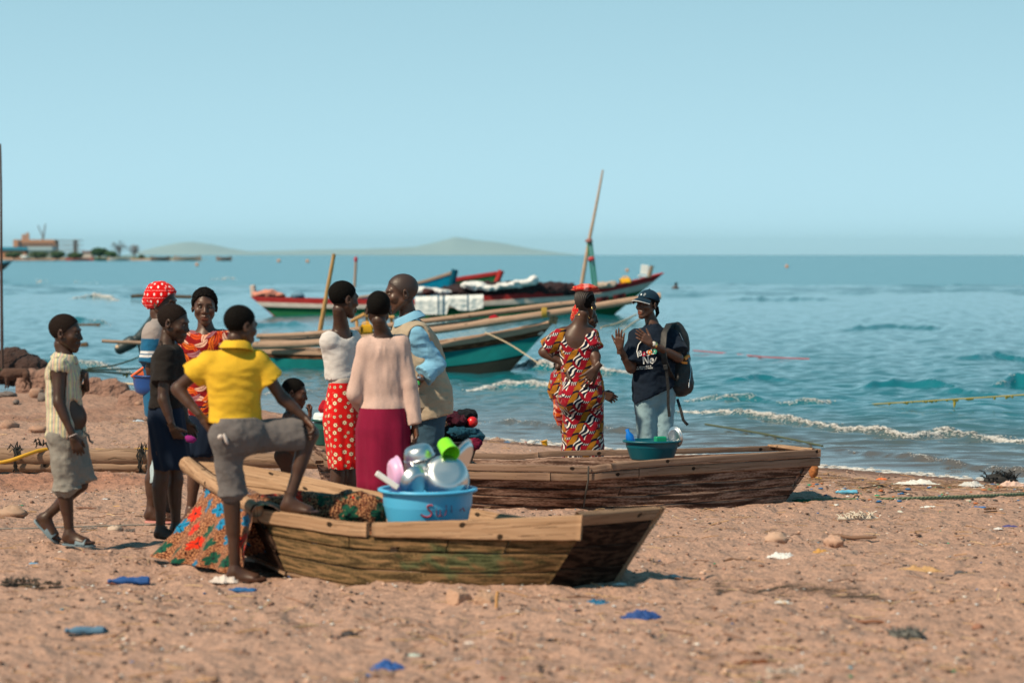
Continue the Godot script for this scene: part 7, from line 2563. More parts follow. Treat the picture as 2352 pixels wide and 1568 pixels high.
	tree.call("small dark tree near the tip of the far shore", 324, 594, 12, 8, Color(0.03, 0.06, 0.03), false, z)
	for e in [[150, 214, 597.5, Color(0.42, 0.10, 0.08), "faded red boat moored along the far shore"], [215, 245, 597, Color(0.03, 0.12, 0.10), "dark green boat moored along the far shore"], [250, 300, 596, Color(0.35, 0.36, 0.36), "grey boat moored off the two bare trees"], [345, 390, 594, Color(0.14, 0.10, 0.08), "brown boat at the tip of the far shore"], [398, 462, 593.5, Color(0.30, 0.24, 0.20), "pale low boat beyond the tip of the far shore"], [496, 532, 594.5, Color(0.22, 0.16, 0.14), "lone brown boat on the lake under the hills"]]:
		var q := MB.new()
		var rws := []
		for i in 13:
			var u := i / 12.0
			var w := sin(PI * clampf(u, 0.03, 0.97))
			var top := P(lerpf(e[0], e[1], u), e[2] - 4.0 - 3.0 * pow(absf(u - 0.5) * 2.0, 3.0), z - 40)
			var lo := top
			lo.y = -0.2
			rws.append([top + Vector3(0, 0, w * 0.9), lo + Vector3(0, 0, w * 0.5), lo - Vector3(0, 0, w * 0.5), top - Vector3(0, 0, w * 0.9), top + Vector3(0, -0.25, -w * 0.7), top + Vector3(0, -0.25, w * 0.7)])
		q.sheet(rws, true)
		solo("moored_boat", e[4], "boat", q, mat("", e[3], 0.8))
	var wb := MB.new()
	wb.ball(P(55, 590, z - 10), Vector3(1.6, 0.7, 1.0), 10, nz, 0.3)
	solo("beached_boat", "small white boat drawn up before the sheds on the far shore", "boat", wb, mat("far_white", Color(0.6, 0.6, 0.58), 0.8))
	# dark boat bow at the very edge of the picture
	var gun := px3([[-120, 600, 210], [-60, 606, 210], [-10, 604, 210], [27, 599, 210]])
	var low := px3([[-110, 626, 210], [-60, 628, 210], [-20, 625, 210], [8, 619, 210]])
	lake_boat("dark blue bow behind the brown pole at the edge of the picture", gun, low, 2.0, [[0.0, 0.25, wood("stem_blue", "washed", Color(0.0, 0.075, 0.13), Vector3(1, 1, 1)), "strake", 0.03], [0.25, 1.0, wood("tar", "washed", Color(0.014, 0.020, 0.018), Vector3(1, 1, 1)), "strake", 0.0]], wood("stem_blue", "washed", Color(0.0, 0.075, 0.13), Vector3(1, 1, 1)), wood("tar", "washed", Color(0.014, 0.020, 0.018), Vector3(1, 1, 1)))

# ---------------------------------------------------------------- things on the beach
func stone_mesh(c: Vector3, r: Vector3, seed_at: float, turn := 0.0, amp := 0.35) -> MB:
	var mb := MB.new()
	mb.ball(c, r, 18, nz, amp, Basis(Vector3.UP, turn))
	return mb

func bank_side() -> void:
	# two logs with their lashings and the yellow hose
	var lw := wood("log_wood", "bare_wood", Color(0.35, 0.24, 0.175), Vector3(1.2, 0.4, 1))
	var z := 20.6
	var rows := [[[-120, 1048, 0.085], [60, 1050, 0.085], [240, 1049, 0.08], [400, 1050, 0.08], [560, 1056, 0.075], [735, 1060, 0.06]], [[-120, 1071, 0.05], [80, 1072, 0.05], [260, 1073, 0.05], [400, 1075, 0.045], [480, 1078, 0.04]]]
	for k in 2:
		var pts := []
		var rr := []
		for q in rows[k]:
			pts.append(P(q[0], q[1], z - 0.02 * k))
		var sp := spline(pts, 60)
		for i in 61:
			rr.append(lerpf(rows[k][0][2], rows[k][-1][2], i / 60.0) * (1.0 + 0.10 * nz.get_noise_1d(i * 0.35 + k * 9.0)))
		var mb := MB.new()
		mb.tube(sp, rr, 16)
		solo("log", ["thick split log lying along the bank behind the striped boy", "thin log wedged under the thick split log"][k], "log", mb, lw)
	for e in [[40, 1042, "black twine tying the two logs, nearest the edge of the picture"], [325, 1044, "black twine tying the two logs beside the navy skirt"], [90, 1036, "loose black twine on top of the thick log"]]:
		var mb := MB.new()
		var c := P(e[0], e[1] + 6, z)
		var full: bool = e[0] != 90
		for k in (14 if full else 7):
			var a := c + Vector3(rng.randfn(0, 0.015), 0.075 if full else 0.07, rng.randfn(0, 0.03))
			var pts := [a]
			if full and k < 7:
				for j in 5:
					var t := j / 4.0
					pts.append(c + Vector3(rng.randfn(0, 0.012), 0.07 - 0.19 * t, 0.092 + 0.015 * sin(t * PI) + rng.randf() * 0.01))
			else:
				var d := Vector3(rng.randfn(0, 0.045), rng.randf_range(-0.04, 0.04), rng.randfn(0.03, 0.03))
				pts.append(a + d * 0.5 + Vector3(0, 0.04, 0))
				pts.append(a + d)
			mb.tube(pts, 0.006 if k < 7 else 0.004, 5)
		solo("twine", e[2], "twine", mb, mat("black_twine", Color(0.015, 0.014, 0.013), 0.9))
	pole("hose", "yellow hose lying over the logs", "hose", px3([[-30, 1066, z - 0.25], [20, 1058, z - 0.22], [60, 1044, z - 0.16], [95, 1033, z - 0.06], [130, 1032, z], [230, 1034, z], [320, 1033, z], [380, 1028, z]]), 0.016, mat("yellow_hose", Color(0.62, 0.33, 0.02), 0.5))
	# broken mud walls by the water
	var mud := mat("mud_brick", Color(0.29, 0.165, 0.125), 0.95, {"tex": texs["washed"], "tri": 2.5, "relief": noise_tex("mudrelief", 31, 0.02, 4, 256), "deep": 2.0})
	var wall := func(label: String, x0: float, x1: float, yt: float, yb: float, zz: float, amp: float):
		var a := P(x0, yb, zz)
		var b := P(x1, yt, zz)
		a.y = gh(a.x, zz) - 0.08
		var sd := SD.new(Vector3(a.x - 0.15, a.y - 0.1, -zz - 0.45), Vector3(b.x + 0.15, b.y + 0.15, -zz + 0.25), 0.03)
		for i in 6:
			var t := i / 5.0
			sd.cone(Vector3(lerpf(a.x, b.x, t), a.y, -zz - 0.1), Vector3(lerpf(a.x, b.x, t), b.y - 0.10 + 0.05 * sin(i * 2.3), -zz - 0.1), 0.17, 0.11, 0.05)
		sd.cut(Vector3(0, b.y - 0.02, 0), Vector3(0.05, 1, 0.1))
		sd.cut(Vector3(0, 0, -zz - 0.02), Vector3(0.08, 0.15, 1))
		sd.rough(nz, amp * 0.6, Vector3(5.0, 7.0, 5.0))
		var mb := MB.new()
		sd.net(mb)
		solo("mud_wall", label, "wall", mb, mud)
	wall.call("low crumbling mud wall behind the goat", 52, 125, 853, 875, 34.3, 0.05)
	wall.call("red lump of crumbling mud wall between the two children and the water", 200, 276, 876, 912, 31.8, 0.07)
	wall.call("low broken mud kerb sloping to the sand below the blue basin", 286, 350, 905, 925, 30.5, 0.04)
	# rocks
	var grey := mat("grey_rock", Color(0.17, 0.14, 0.13), 0.9, {"tex": texs["washed"], "tri": 6.0})
	var tan := mat("tan_rock", Color(0.42, 0.25, 0.18), 0.9, {"tex": texs["washed"], "tri": 6.0})
	for e in [[15, 912, 26, 9, 0, "rough red boulder below the goat"], [82, 910, 17, 13, 1, "round tan rock beside the mud wall"], [100, 920, 16, 13, 0, "grey rock in front of the round tan rock"], [116, 909, 14, 12, 0, "grey rock against the striped boy's back"], [36, 926, 9, 6, 0, "small dark stone on the bank below the boulder"], [20, 985, 24, 14, 1, "flat tan block half buried at the edge of the picture"], [88, 990, 22, 9, 1, "low tan block behind the striped boy's hem"], [318, 930, 10, 6, 1, "small pale stone on the bank below the mud kerb"]]:
		var p := G(e[0], e[1])
		var s := -p.z / F
		solo("rock", e[5], "rock", stone_mesh(p + Vector3(0, e[3] * s * 0.5, 0), Vector3(e[2] * s, e[3] * s, e[2] * s * 0.8), e[0], e[0], 0.45), tan if e[4] else grey)
	# heap of brown netting, goat, pole
	var sd := SD.new(P(-20, 872, 36.5) - Vector3(0.1, 0.2, 0.8), P(125, 796, 36.5) + Vector3(0.1, 0.1, 0.6), 0.03)
	sd.ell(P(30, 842, 36.5), Vector3(0.32, 0.28, 0.4), 0.1)
	sd.ell(P(70, 846, 36.3), Vector3(0.26, 0.19, 0.3), 0.08)
	sd.ell(P(100, 856, 36.2), Vector3(0.14, 0.11, 0.2), 0.06)
	sd.ell(P(-10, 846, 36.5), Vector3(0.25, 0.24, 0.3), 0.08)
	sd.rough(nz, 0.07, Vector3(5, 7, 5))
	var nb := MB.new()
	sd.net(nb)
	solo("net_heap", "dark brown heap of old netting beside the pole at the water's edge", "net", nb, mat("old_net", Color(0.045, 0.022, 0.018), 0.95, {"relief": noise_tex("mudrelief", 31, 0.02, 4, 256), "deep": 2.0, "tri": 4.0}))
	pole("tent_pole", "tall brown pole standing at the very edge of the picture", "pole", px3([[-1, 330, 36], [1, 430, 36], [2, 620, 36], [4, 870, 36]]), [0.016, 0.024], mat("brown_pole", Color(0.07, 0.038, 0.03), 0.8))
	var gz := 33.6
	var g := thing("goat", "small brown goat grazing with lowered head beside the mud wall", "goat", P(38, 890, gz))
	var gs := SD.new(P(-30, 898, gz) - Vector3(0.08, 0.06, 0.25), P(82, 835, gz) + Vector3(0.08, 0.06, 0.25), 0.011)
	gs.cone(P(18, 857, gz), P(56, 856, gz), 0.072, 0.066, 0.04, Vector3(0, 0, 1), 1.15)
	gs.cone(P(14, 858, gz), P(24, 862, gz), 0.068, 0.07, 0.03)
	gs.cone(P(10, 856, gz), P(-8, 868, gz), 0.05, 0.036, 0.03)
	gs.cone(P(-8, 868, gz), P(-17, 884, gz), 0.036, 0.022, 0.02)
	for s in [-1.0, 1.0]:
		gs.cone(P(-6, 864, gz + s * 0.03), P(-2, 870, gz + s * 0.08), 0.012, 0.006, 0.006)
		gs.cone(P(15, 864, gz + s * 0.045), P(16 + s * 2, 878, gz + s * 0.045), 0.034, 0.016, 0.02)
		gs.cone(P(16 + s * 2, 878, gz + s * 0.045), P(14 + s * 3, 890, gz + s * 0.045), 0.015, 0.013, 0.01)
		gs.cone(P(60, 860, gz + s * 0.045), P(60 + s * 5, 873, gz + s * 0.045), 0.046, 0.022, 0.02)
		gs.cone(P(60 + s * 5, 873, gz + s * 0.045), P(65 + s * 5, 880, gz + s * 0.045), 0.021, 0.016, 0.01)
		gs.cone(P(65 + s * 5, 880, gz + s * 0.045), P(62 + s * 7, 893, gz + s * 0.045), 0.015, 0.013, 0.01)
	gs.cone(P(64, 853, gz), P(69, 866, gz), 0.012, 0.007, 0.01)
	gs.rough(nz, 0.008, Vector3(20, 20, 20))
	var gb := MB.new()
	gs.net(gb, func(p, _n): return Color(0.075, 0.036, 0.026).lerp(Color(0.02, 0.012, 0.01), smoothstep(P(0, 0, gz).x, P(-10, 0, gz).x, p.x) if false else clampf((P(4, 860, gz).x - p.x) / 0.08, 0.0, 1.0)))
	part("body", gb, mat("goat_hair", Color(1, 1, 1), 0.9, {"vc": true}), g)
	# hen behind the long canoe
	var hz := 20.6
	var hn := thing("hen", "orange-brown hen pecking at the sand behind the end of the long canoe", "hen", G(1868, 1104))
	hz = -base_of[hn].z
	var hs := SD.new(P(1848, 1112, hz) - Vector3(0.03, 0.03, 0.12), P(1885, 1058, hz) + Vector3(0.03, 0.03, 0.12), 0.007)
	hs.ell(P(1869, 1082, hz), Vector3(0.042, 0.055, 0.05), 0.02, Basis(Vector3.BACK, 0.2))
	hs.cone(P(1873, 1074, hz), P(1872, 1065, hz), 0.03, 0.012, 0.02)
	hs.cone(P(1866, 1090, hz - 0.02), P(1870, 1099, hz - 0.02), 0.024, 0.013, 0.015)
	hs.ell(P(1871, 1101, hz - 0.02), Vector3(0.016, 0.015, 0.018), 0.01)
	for s in [-1.0, 1.0]:
		hs.cone(P(1866, 1094, hz + s * 0.02), P(1864, 1104, hz + s * 0.02), 0.008, 0.006, 0.008)
	var hb := MB.new()
	hs.net(hb, func(p, _n): return Color(0.30, 0.10, 0.025) * (0.75 + 0.8 * nz.get_noise_2d(p.x * 30.0, p.y * 60.0) + 0.25))
	part("body", hb, mat("feathers", Color(1, 1, 1), 0.8, {"vc": true}), hn)
	var bk := MB.new()
	bk.tube([P(1871, 1102, hz - 0.02), P(1872, 1107, hz - 0.02)], [0.006, 0.001], 6)
	part("beak", bk, mat("beak", Color(0.45, 0.22, 0.05), 0.5), hn)

# one piece of litter: kind, px, py, length in photo pixels, colour, turn, label
func litter() -> void:
	var L := [
		["bottle", 1945, 1139, 50, Color(0.12, 0.42, 0.62), 0.1, "clear blue plastic bottle lying on the sand past the long canoe"],
		["strap", 2012, 1126, 70, Color(0.02, 0.02, 0.02), 0.3, "black strap looped on the sand near the blue bottle"],
		["sheet", 2105, 1115, 100, Color(0.62, 0.62, 0.60), 0.0, "long torn white plastic sheet among the litter by the water"],
		["scrap", 2152, 1122, 20, Color(0.02, 0.36, 0.17), 0.0, "green scrap at the end of the torn white sheet"],
		["bag", 2232, 1118, 62, Color(0.50, 0.50, 0.50), 0.2, "grey plastic bag puffed up beside the dark rock"],
		["net", 2300, 1108, 90, Color(0.015, 0.015, 0.016), 0.1, "black rope net heaped at the water's edge"],
		["cloth", 2325, 1118, 60, Color(0.58, 0.40, 0.34), 0.1, "pinkish cloth in front of the black net"],
		["scrap", 2272, 1131, 18, Color(0.01, 0.32, 0.16), 0.4, "bright green plastic cap below the grey bag"],
		["bottle", 1842, 1154, 44, Color(0.01, 0.11, 0.06), 0.0, "dark green bottle under the end of the long canoe"],
		["wrapper", 1878, 1155, 38, Color(0.01, 0.10, 0.20), -0.1, "dark blue wrapper beside the green bottle"],
		["wrapper", 2025, 1108, 30, Color(0.01, 0.12, 0.32), 0.5, "blue scrap below the orange bag"],
		["bag", 2026, 1099, 26, Color(0.72, 0.17, 0.04), 0.3, "orange bag at the edge of the water"],
		["wrapper", 1875, 1101, 30, Color(0.62, 0.33, 0.04), 0.0, "yellow wrapper just beyond the hen"],
		["stone", 1898, 1094, 13, Color(0.36, 0.21, 0.13), 0.0, "round tan pebble at the waterline near the hen"],
		["stone", 2240, 1097, 44, Color(0.10, 0.075, 0.05), 0.3, "dark brown rock standing in the shallows"],
		["stone", 2264, 1103, 24, Color(0.16, 0.09, 0.055), 0.8, "smaller brown rock beside the dark one"],
		["stone", 2342, 1086, 42, Color(0.36, 0.14, 0.06), 0.2, "orange-brown lump in the shallows at the edge of the picture"],
		["frayed", 1970, 1195, 95, Color(0.62, 0.55, 0.46), 0.2, "frayed white rope end on the open sand"],
		["bottle", 2247, 1165, 36, Color(0.01, 0.13, 0.40), -0.1, "crushed dark blue bottle beyond the green rope"],
		["cloth", 2241, 1177, 28, Color(0.012, 0.012, 0.013), 0.0, "small black rag below the crushed blue bottle"],
		["frayed", 2276, 1182, 38, Color(0.20, 0.11, 0.06), 0.5, "brown clump of fibre beside the black rag"],
		["wrapper", 2135, 1161, 46, Color(0.58, 0.60, 0.60), -0.3, "white wrapper lying just below the green rope"],
		["wrapper", 2067, 1174, 30, Color(0.56, 0.58, 0.52), -0.2, "pale wrapper on the sand above the frayed rope"],
		["strap", 2065, 1133, 46, Color(0.05, 0.05, 0.06), -0.2, "grey strap end beside the black loop"],
		["wrapper", 2280, 1206, 26, Color(0.05, 0.05, 0.20), 0.2, "navy scrap on the sand, the nearer to the white crumpled ball"],
		["wrapper", 2322, 1208, 34, Color(0.05, 0.05, 0.19), -0.2, "navy scrap on the sand, the farther from the white crumpled ball"],
		["scrap", 2252, 1215, 12, Color(0.01, 0.38, 0.25), 0.3, "tiny teal scrap below the navy scraps"],
		["bag", 2294, 1216, 22, Color(0.6, 0.6, 0.6), 0.3, "white crumpled ball below the navy scraps"],
		["stone", 1783, 1248, 56, Color(0.47, 0.31, 0.23), 0.1, "pale flat stone, the longer of two on the open sand"],
		["stone", 1916, 1253, 54, Color(0.43, 0.27, 0.20), 2.1, "pale angular stone beside a dark twig"],
		["bag", 1797, 1277, 76, Color(0.60, 0.60, 0.60), 0.1, "clear plastic bag flattened on the sand below the pale stone"],
		["cloth", 1886, 1273, 42, Color(0.47, 0.25, 0.07), 0.2, "ochre rag below the angular stone"],
		["stick", 1706, 1284, 80, Color(0.16, 0.085, 0.05), 0.1, "dark stick in front of the clear plastic bag"],
		["stick", 1962, 1240, 110, Color(0.20, 0.11, 0.07), -0.1, "long brown twig lying above the angular stone"],
		["shoe", 2196, 1321, 56, Color(0.07, 0.07, 0.08), 0.1, "grey and black broken shoe on the sand"],
		["sheet", 2112, 1317, 112, Color(0.47, 0.28, 0.13), 0.0, "crumpled tan paper sack beside the broken shoe"],
		["stick", 1990, 1418, 90, Color(0.22, 0.09, 0.045), -0.15, "brown stick with a red end on the near sand"],
		["scrap", 1963, 1413, 22, Color(0.55, 0.02, 0.02), 0.0, "red scrap at the end of the brown stick"],
		["net", 2085, 1466, 92, Color(0.13, 0.13, 0.12), 0.0, "grey ball of fishing net half buried in the near sand"],
		["bottle", 1726, 1517, 78, Color(0.15, 0.045, 0.012), 0.1, "broken brown glass bottle on the near sand"],
		["stick", 1902, 1536, 40, Color(0.58, 0.52, 0.47), 0.7, "white splinter on the near sand"],
		["bottle", 295, 1345, 96, Color(0.005, 0.065, 0.25), 0.06, "bright blue crushed plastic bottle on the sand before the draped cloth"],
		["bottle", 195, 1451, 94, Color(0.06, 0.15, 0.25), -0.05, "greyish blue crushed bottle nearest the lower corner"],
		["bottle", 556, 1353, 66, Color(0.005, 0.09, 0.26), -0.25, "blue crushed bottle on a white bag by the boy's foot"],
		["bag", 515, 1343, 72, Color(0.58, 0.50, 0.46), -0.4, "dirty white bag beside the bare foot of the boy in yellow"],
		["wrapper", 272, 1334, 60, Color(0.22, 0.07, 0.03), -0.1, "rust-brown wrapper behind the bright blue bottle"],
		["wrapper", 170, 1345, 70, Color(0.28, 0.16, 0.08), 0.1, "tan wrapper beside a clump of dead weed"],
		["shoe", 790, 1462, 72, Color(0.035, 0.028, 0.03), -0.35, "black sandal sole on the sand in front of the small canoe"],
		["cloth", 890, 1526, 78, Color(0.01, 0.08, 0.30), 0.2, "bright blue rag at the bottom of the picture"],
		["wrapper", 842, 1536, 30, Color(0.01, 0.09, 0.28), -0.3, "small blue scrap beside the bright blue rag"],
		["cloth", 1372, 1385, 76, Color(0.005, 0.12, 0.25), 0.1, "blue rag in the shadow beside the small canoe"],
		["cloth", 1472, 1419, 90, Color(0.01, 0.055, 0.22), 0.2, "navy blue rag on the sunlit sand beyond the small canoe"],
		["brick", 1057, 1386, 62, Color(0.42, 0.25, 0.17), 0.7, "broken tan brick propping the small canoe, the farther from the peg"],
		["brick", 1112, 1389, 56, Color(0.40, 0.24, 0.16), -0.4, "broken tan brick propping the small canoe beside the wooden peg"],
		["peg", 1141, 1399, 44, Color(0.55, 0.30, 0.12), 0.0, "upright pale wooden peg before the small canoe"],
		["scrap", 1030, 1379, 26, Color(0.40, 0.01, 0.02), 0.2, "red scrap under the small canoe"],
		["bag", 1545, 1319, 42, Color(0.47, 0.47, 0.47), 0.3, "crushed clear plastic cup on the sand past the small canoe"],
		["scrap", 1425, 1343, 40, Color(0.62, 0.60, 0.58), 0.1, "white foam scrap beside the raked end of the small canoe"],
		["stone", 263, 1218, 34, Color(0.46, 0.36, 0.29), 0.2, "pale rounded stone between the barefoot child and the striped boy"],
		["net", 297, 1220, 28, Color(0.20, 0.17, 0.16), 0.0, "tuft of grey fibre beside the pale rounded stone"],
		["stone", 28, 1191, 66, Color(0.37, 0.24, 0.17), 0.0, "low tan stump at the edge of the picture behind the striped boy"],
		["stick", 197, 1169, 48, Color(0.24, 0.12, 0.08), -0.1, "short thick stick behind the striped boy's front foot"],
		["frayed", 205, 1223, 40, Color(0.30, 0.26, 0.24), 0.2, "grey twig tuft behind the slide sandal"],
		["frayed", 45, 1350, 90, Color(0.065, 0.055, 0.045), 0.1, "clump of dark dead weed at the lower edge of the beach"],
		["frayed", 110, 1353, 60, Color(0.10, 0.075, 0.055), 0.3, "clump of brown dead weed beside the tan wrapper"],
		["scrap", 75, 1290, 28, Color(0.10, 0.30, 0.50), 0.0, "pale blue plastic scrap before the striped boy's feet"],
		["scrap", 268, 1263, 14, Color(0.03, 0.42, 0.02), 0.0, "bright green scrap on the sand below the pale rounded stone"],
		["stick", 322, 1262, 32, Color(0.13, 0.06, 0.04), 0.6, "short dark stick beside the draped cloth"],
		["bag", 240, 1148, 26, Color(0.50, 0.52, 0.55), 0.2, "white crumpled paper between the two children"],
		["stick", 264, 1157, 40, Color(0.52, 0.30, 0.12), -0.3, "straw stalk beside the white crumpled paper"],
		["scrap", 1397, 1426, 24, Color(0.60, 0.52, 0.46), 1.2, "pale scrap standing in the sand by the navy blue rag"],
		["bag", 1078, 1480, 32, Color(0.55, 0.47, 0.43), 0.1, "pale crumpled paper on the near sand below the bricks"],
		["scrap", 950, 1507, 40, Color(0.42, 0.50, 0.46), 0.0, "pale green scrap on the sand above the bright blue rag"],
		["stone", 2248, 1441, 30, Color(0.30, 0.14, 0.09), 0.3, "reddish brown clod on the near sand"],
		["frayed", 1800, 1567, 80, Color(0.55, 0.48, 0.42), 0.0, "white frayed tuft at the bottom of the picture"],
		["wrapper", 1770, 1477, 70, Color(0.40, 0.32, 0.28), 0.1, "grey-white wrapper on the sand above the broken bottle"],
		["wrapper", 1800, 1388, 44, Color(0.50, 0.50, 0.50), -0.1, "white wrapper below the dark weed streak"],
		["scrap", 2100, 1552, 14, Color(0.05, 0.45, 0.32), 0.0, "tiny mint scrap at the bottom of the picture"],
		["bag", 180, 955, 22, Color(0.6, 0.62, 0.6), 0.0, "tiny white scrap of plastic behind the striped boy"],
		["wrapper", 243, 971, 26, Color(0.06, 0.05, 0.10), 0.2, "dark crumpled packet on the bank beside the terrace"],
		["wrapper", 318, 969, 26, Color(0.40, 0.47, 0.55), 0.0, "blue-white packet on the bank behind the terrace"],
		["frayed", 330, 966, 42, Color(0.09, 0.06, 0.045), 0.0, "dark clump of dry weed behind the terrace"],
		["wrapper", 40, 868, 12, Color(0.6, 0.62, 0.65), 0.0, "tiny white wrapper under the goat's belly"],
		["cloth", 1142, 1012, 34, Color(0.30, 0.19, 0.14), 0.0, "tan rag on the sand beyond the black tub"],
		["wrapper", 1165, 1016, 18, Color(0.02, 0.12, 0.28), 0.0, "blue scrap in front of the tan rag"],
		["stick", 1232, 1026, 40, Color(0.08, 0.06, 0.05), 0.0, "dark stick beside the yellow beaker"],
		["stone", 1207, 1017, 8, Color(0.42, 0.18, 0.15), 0.0, "pink pebble at the waterline beyond the long canoe"],
	]
	for e in L:
		put_litter(e)
	# yellow beaker by the water
	var c := G(1253, 1024)
	var mb := MB.new()
	mb.lathe([Vector2(0.001, 0), Vector2(0.026, 0), Vector2(0.027, 0.01), Vector2(0.033, 0.06), Vector2(0.042, 0.062), Vector2(0.042, 0.066), Vector2(0.030, 0.064), Vector2(0.024, 0.006), Vector2(0.001, 0.004)], 24, Transform3D(Basis(Vector3.BACK, 0.25).scaled(Vector3(1.1, 0.95, 1.1)), c))
	solo("beaker", "yellow plastic beaker at the waterline beside the dress woman", "cup", mb, mat("yellow_plastic", Color(0.80, 0.40, 0.01), 0.4))
	# green twisted rope
	var rp := MB.new()
	var path := spline([G(1868, 1153), G(1960, 1152), G(2080, 1150), G(2200, 1146), G(2352, 1139), G(2480, 1132)], 160)
	for s in 3:
		var pts := []
		for i in path.size():
			var a: float = i * 0.9 + s * TAU / 3
			pts.append(path[i] + Vector3(0, 0.016 + 0.008 * sin(a), 0.008 * cos(a)))
		rp.tube(pts, 0.009, 5, true, 1.0, 1.0)
	solo("rope", "pale green twisted rope running across the sand from the long canoe", "rope", rp, mat("green_rope", Color(0.16, 0.19, 0.11), 0.9))
	var gp := MB.new()
	gp.tube(spline([G(-20, 1219), G(80, 1217), G(200, 1213), G(300, 1210), G(375, 1209)], 40).map(func(p): return p + Vector3(0, 0.012, 0)), 0.005, 5)
	solo("cord", "thin grey cord lying on the sand behind the striped boy's feet", "cord", gp, mat("grey_twine", Color(0.25, 0.24, 0.22), 0.9))

func put_litter(e: Array) -> void:
	var kind: String = e[0]
	var c := G(e[1], e[2])
	c.y += bump(c.x, -c.z)
	var s: float = -c.z / F
	var w: float = e[3] * s
	var col: Color = e[4]
	var mb := MB.new()
	var yaw := Basis(Vector3.UP, e[5])
	var sd := int(e[1] * 13.0 + e[2])
	var r := RandomNumberGenerator.new()
	r.seed = sd
	var m := mat("litter_%d" % sd, col, 0.75)
	match kind:
		"stone":
			mb.ball(c + Vector3(0, w * 0.15, 0), Vector3(w * 0.5, w * 0.27, w * 0.36), 20, nz, 0.5, yaw)
			solo("stone", e[6], "stone", mb, mat("litter_%d" % sd, col, 0.95, {"tex": texs["washed"], "tri": 7.0}))
		"brick":
			var sdn := SD.new(c - Vector3.ONE * w, c + Vector3.ONE * w, w / 22.0)
			sdn.ell(c + Vector3(0, w * 0.22, 0), Vector3(w * 0.6, w * 0.5, w * 0.45), 0.01, yaw)
			for k in 5:
				sdn.cut(c + Vector3(0, w * 0.22, 0) + yaw * [Vector3(w * 0.42, 0, 0), Vector3(-w * 0.4, 0, 0), Vector3(0, w * 0.2, 0), Vector3(0, 0, w * 0.28), Vector3(w * 0.3, w * 0.15, 0)][k], yaw * [Vector3(1, 0.2, 0.1), Vector3(-1, 0.3, 0.2), Vector3(0.15, 1, 0.2), Vector3(0.1, 0.1, 1), Vector3(1, 1, 0.3)][k])
			sdn.rough(nz, 0.006, Vector3.ONE * 40.0)
			sdn.net(mb)
			solo("brick", e[6], "brick", mb, mat("litter_%d" % sd, col, 0.95, {"tex": texs["washed"], "tri": 7.0}))
		"stick", "peg":
			var d := yaw * Vector3(1, 0, 0) if kind == "stick" else Vector3(0.05, 1, 0)
			var pts := []
			for i in 7:
				var t := i / 6.0 - (0.5 if kind == "stick" else 0.15)
				pts.append(c + d * (w * t) + Vector3(0, w * 0.05, 0) + Vector3(r.randfn(), absf(r.randfn()), r.randfn()) * w * 0.018)
			mb.tube(pts, [w * 0.035, w * 0.045, w * 0.04, w * 0.045, w * 0.038, w * 0.036, w * 0.025] if kind == "stick" else w * 0.09, 8)
			solo("stick" if kind == "stick" else "peg", e[6], kind, mb, m)
		"bottle":
			var b := Basis(Vector3.UP, e[5]) * Basis(Vector3.BACK, PI / 2)
			var prof := []
			for q in [[0.001, -0.5], [0.13, -0.5], [0.15, -0.46], [0.15, -0.30], [0.11, -0.2], [0.145, -0.1], [0.12, 0.02], [0.15, 0.12], [0.14, 0.22], [0.07, 0.36], [0.055, 0.40], [0.055, 0.42], [0.075, 0.43], [0.075, 0.5], [0.001, 0.5]]:
				prof.append(Vector2(q[0] * w, q[1] * w))
			mb.lathe(prof, 20, Transform3D(b.scaled(Vector3(1, 0.7, 1)), c + Vector3(0, w * 0.09, 0)))
			for i in mb.v.size():
				mb.v[i] += Vector3(0, 0.05, 0.07) * w * nz.get_noise_3d(mb.v[i].x * 30.0, mb.v[i].y * 30.0, mb.v[i].z * 30.0)
			solo("bottle", e[6], "bottle", mb, mat("litter_%d" % sd, col, 0.3, {"coat": 0.3}))
		"bag", "wrapper", "scrap", "sheet", "cloth":
			var n := 26
			var hh: float = {"bag": 0.17, "wrapper": 0.13, "scrap": 0.10, "sheet": 0.10, "cloth": 0.22}[kind]
			var dp: float = {"bag": 0.75, "wrapper": 0.55, "scrap": 0.6, "sheet": 0.30, "cloth": 0.6}[kind]
			for layer in 2:   # upper skin and its crumpled underside
				var rows := []
				for j in n:
					var row := []
					for i in n:
						var u := i / (n - 1.0) * 2.0 - 1.0
						var v := j / (n - 1.0) * 2.0 - 1.0
						var q := Vector2(u * sqrt(1.0 - v * v * 0.5), v * sqrt(1.0 - u * u * 0.5))
						var ed := 1.0 + 0.35 * nz.get_noise_2d(q.angle() * 1.3 + sd, 2.0)
						var rr := q.length()
						var y := hh * (1.0 - rr * rr) * (0.75 + 0.9 * nz.get_noise_2d(u * 1.6 + sd, v * 1.6)) + hh * 0.35 * nz2.get_noise_2d(u * 5.0 + sd, v * 5.0)
						if layer == 1:
							y = 0.0
						row.append(c + yaw * Vector3(q.x * 0.5 * ed, maxf(y, 0.0) + 0.012, q.y * 0.5 * dp * ed) * w)
					rows.append(row)
				mb.sheet(rows)
			var film := kind == "bag"
			solo("plastic_bag" if film else kind if kind != "sheet" else "torn_sheet", e[6], {"bag": "bag", "wrapper": "wrapper", "scrap": "scrap", "sheet": "sheet", "cloth": "rag"}[kind], mb, mat("litter_%d" % sd, col, 0.35 if film else 0.7, {"alpha": 0.62} if film and col.r > 0.4 and absf(col.r - col.b) < 0.12 else {}))
		"strap":
			var pts := []
			for i in 18:
				var t := i / 17.0
				pts.append(c + yaw * Vector3((t - 0.5) * w * (1.0 if t < 0.7 else 0.8), 0.01 + 0.10 * w * sin(t * PI), sin(t * 4.2) * w * 0.22))
			ribbon(mb, pts, 0.05 * w + 0.01, 0.006, Vector3(0.2, 0.3, 1))
			solo("strap", e[6], "strap", mb, m)
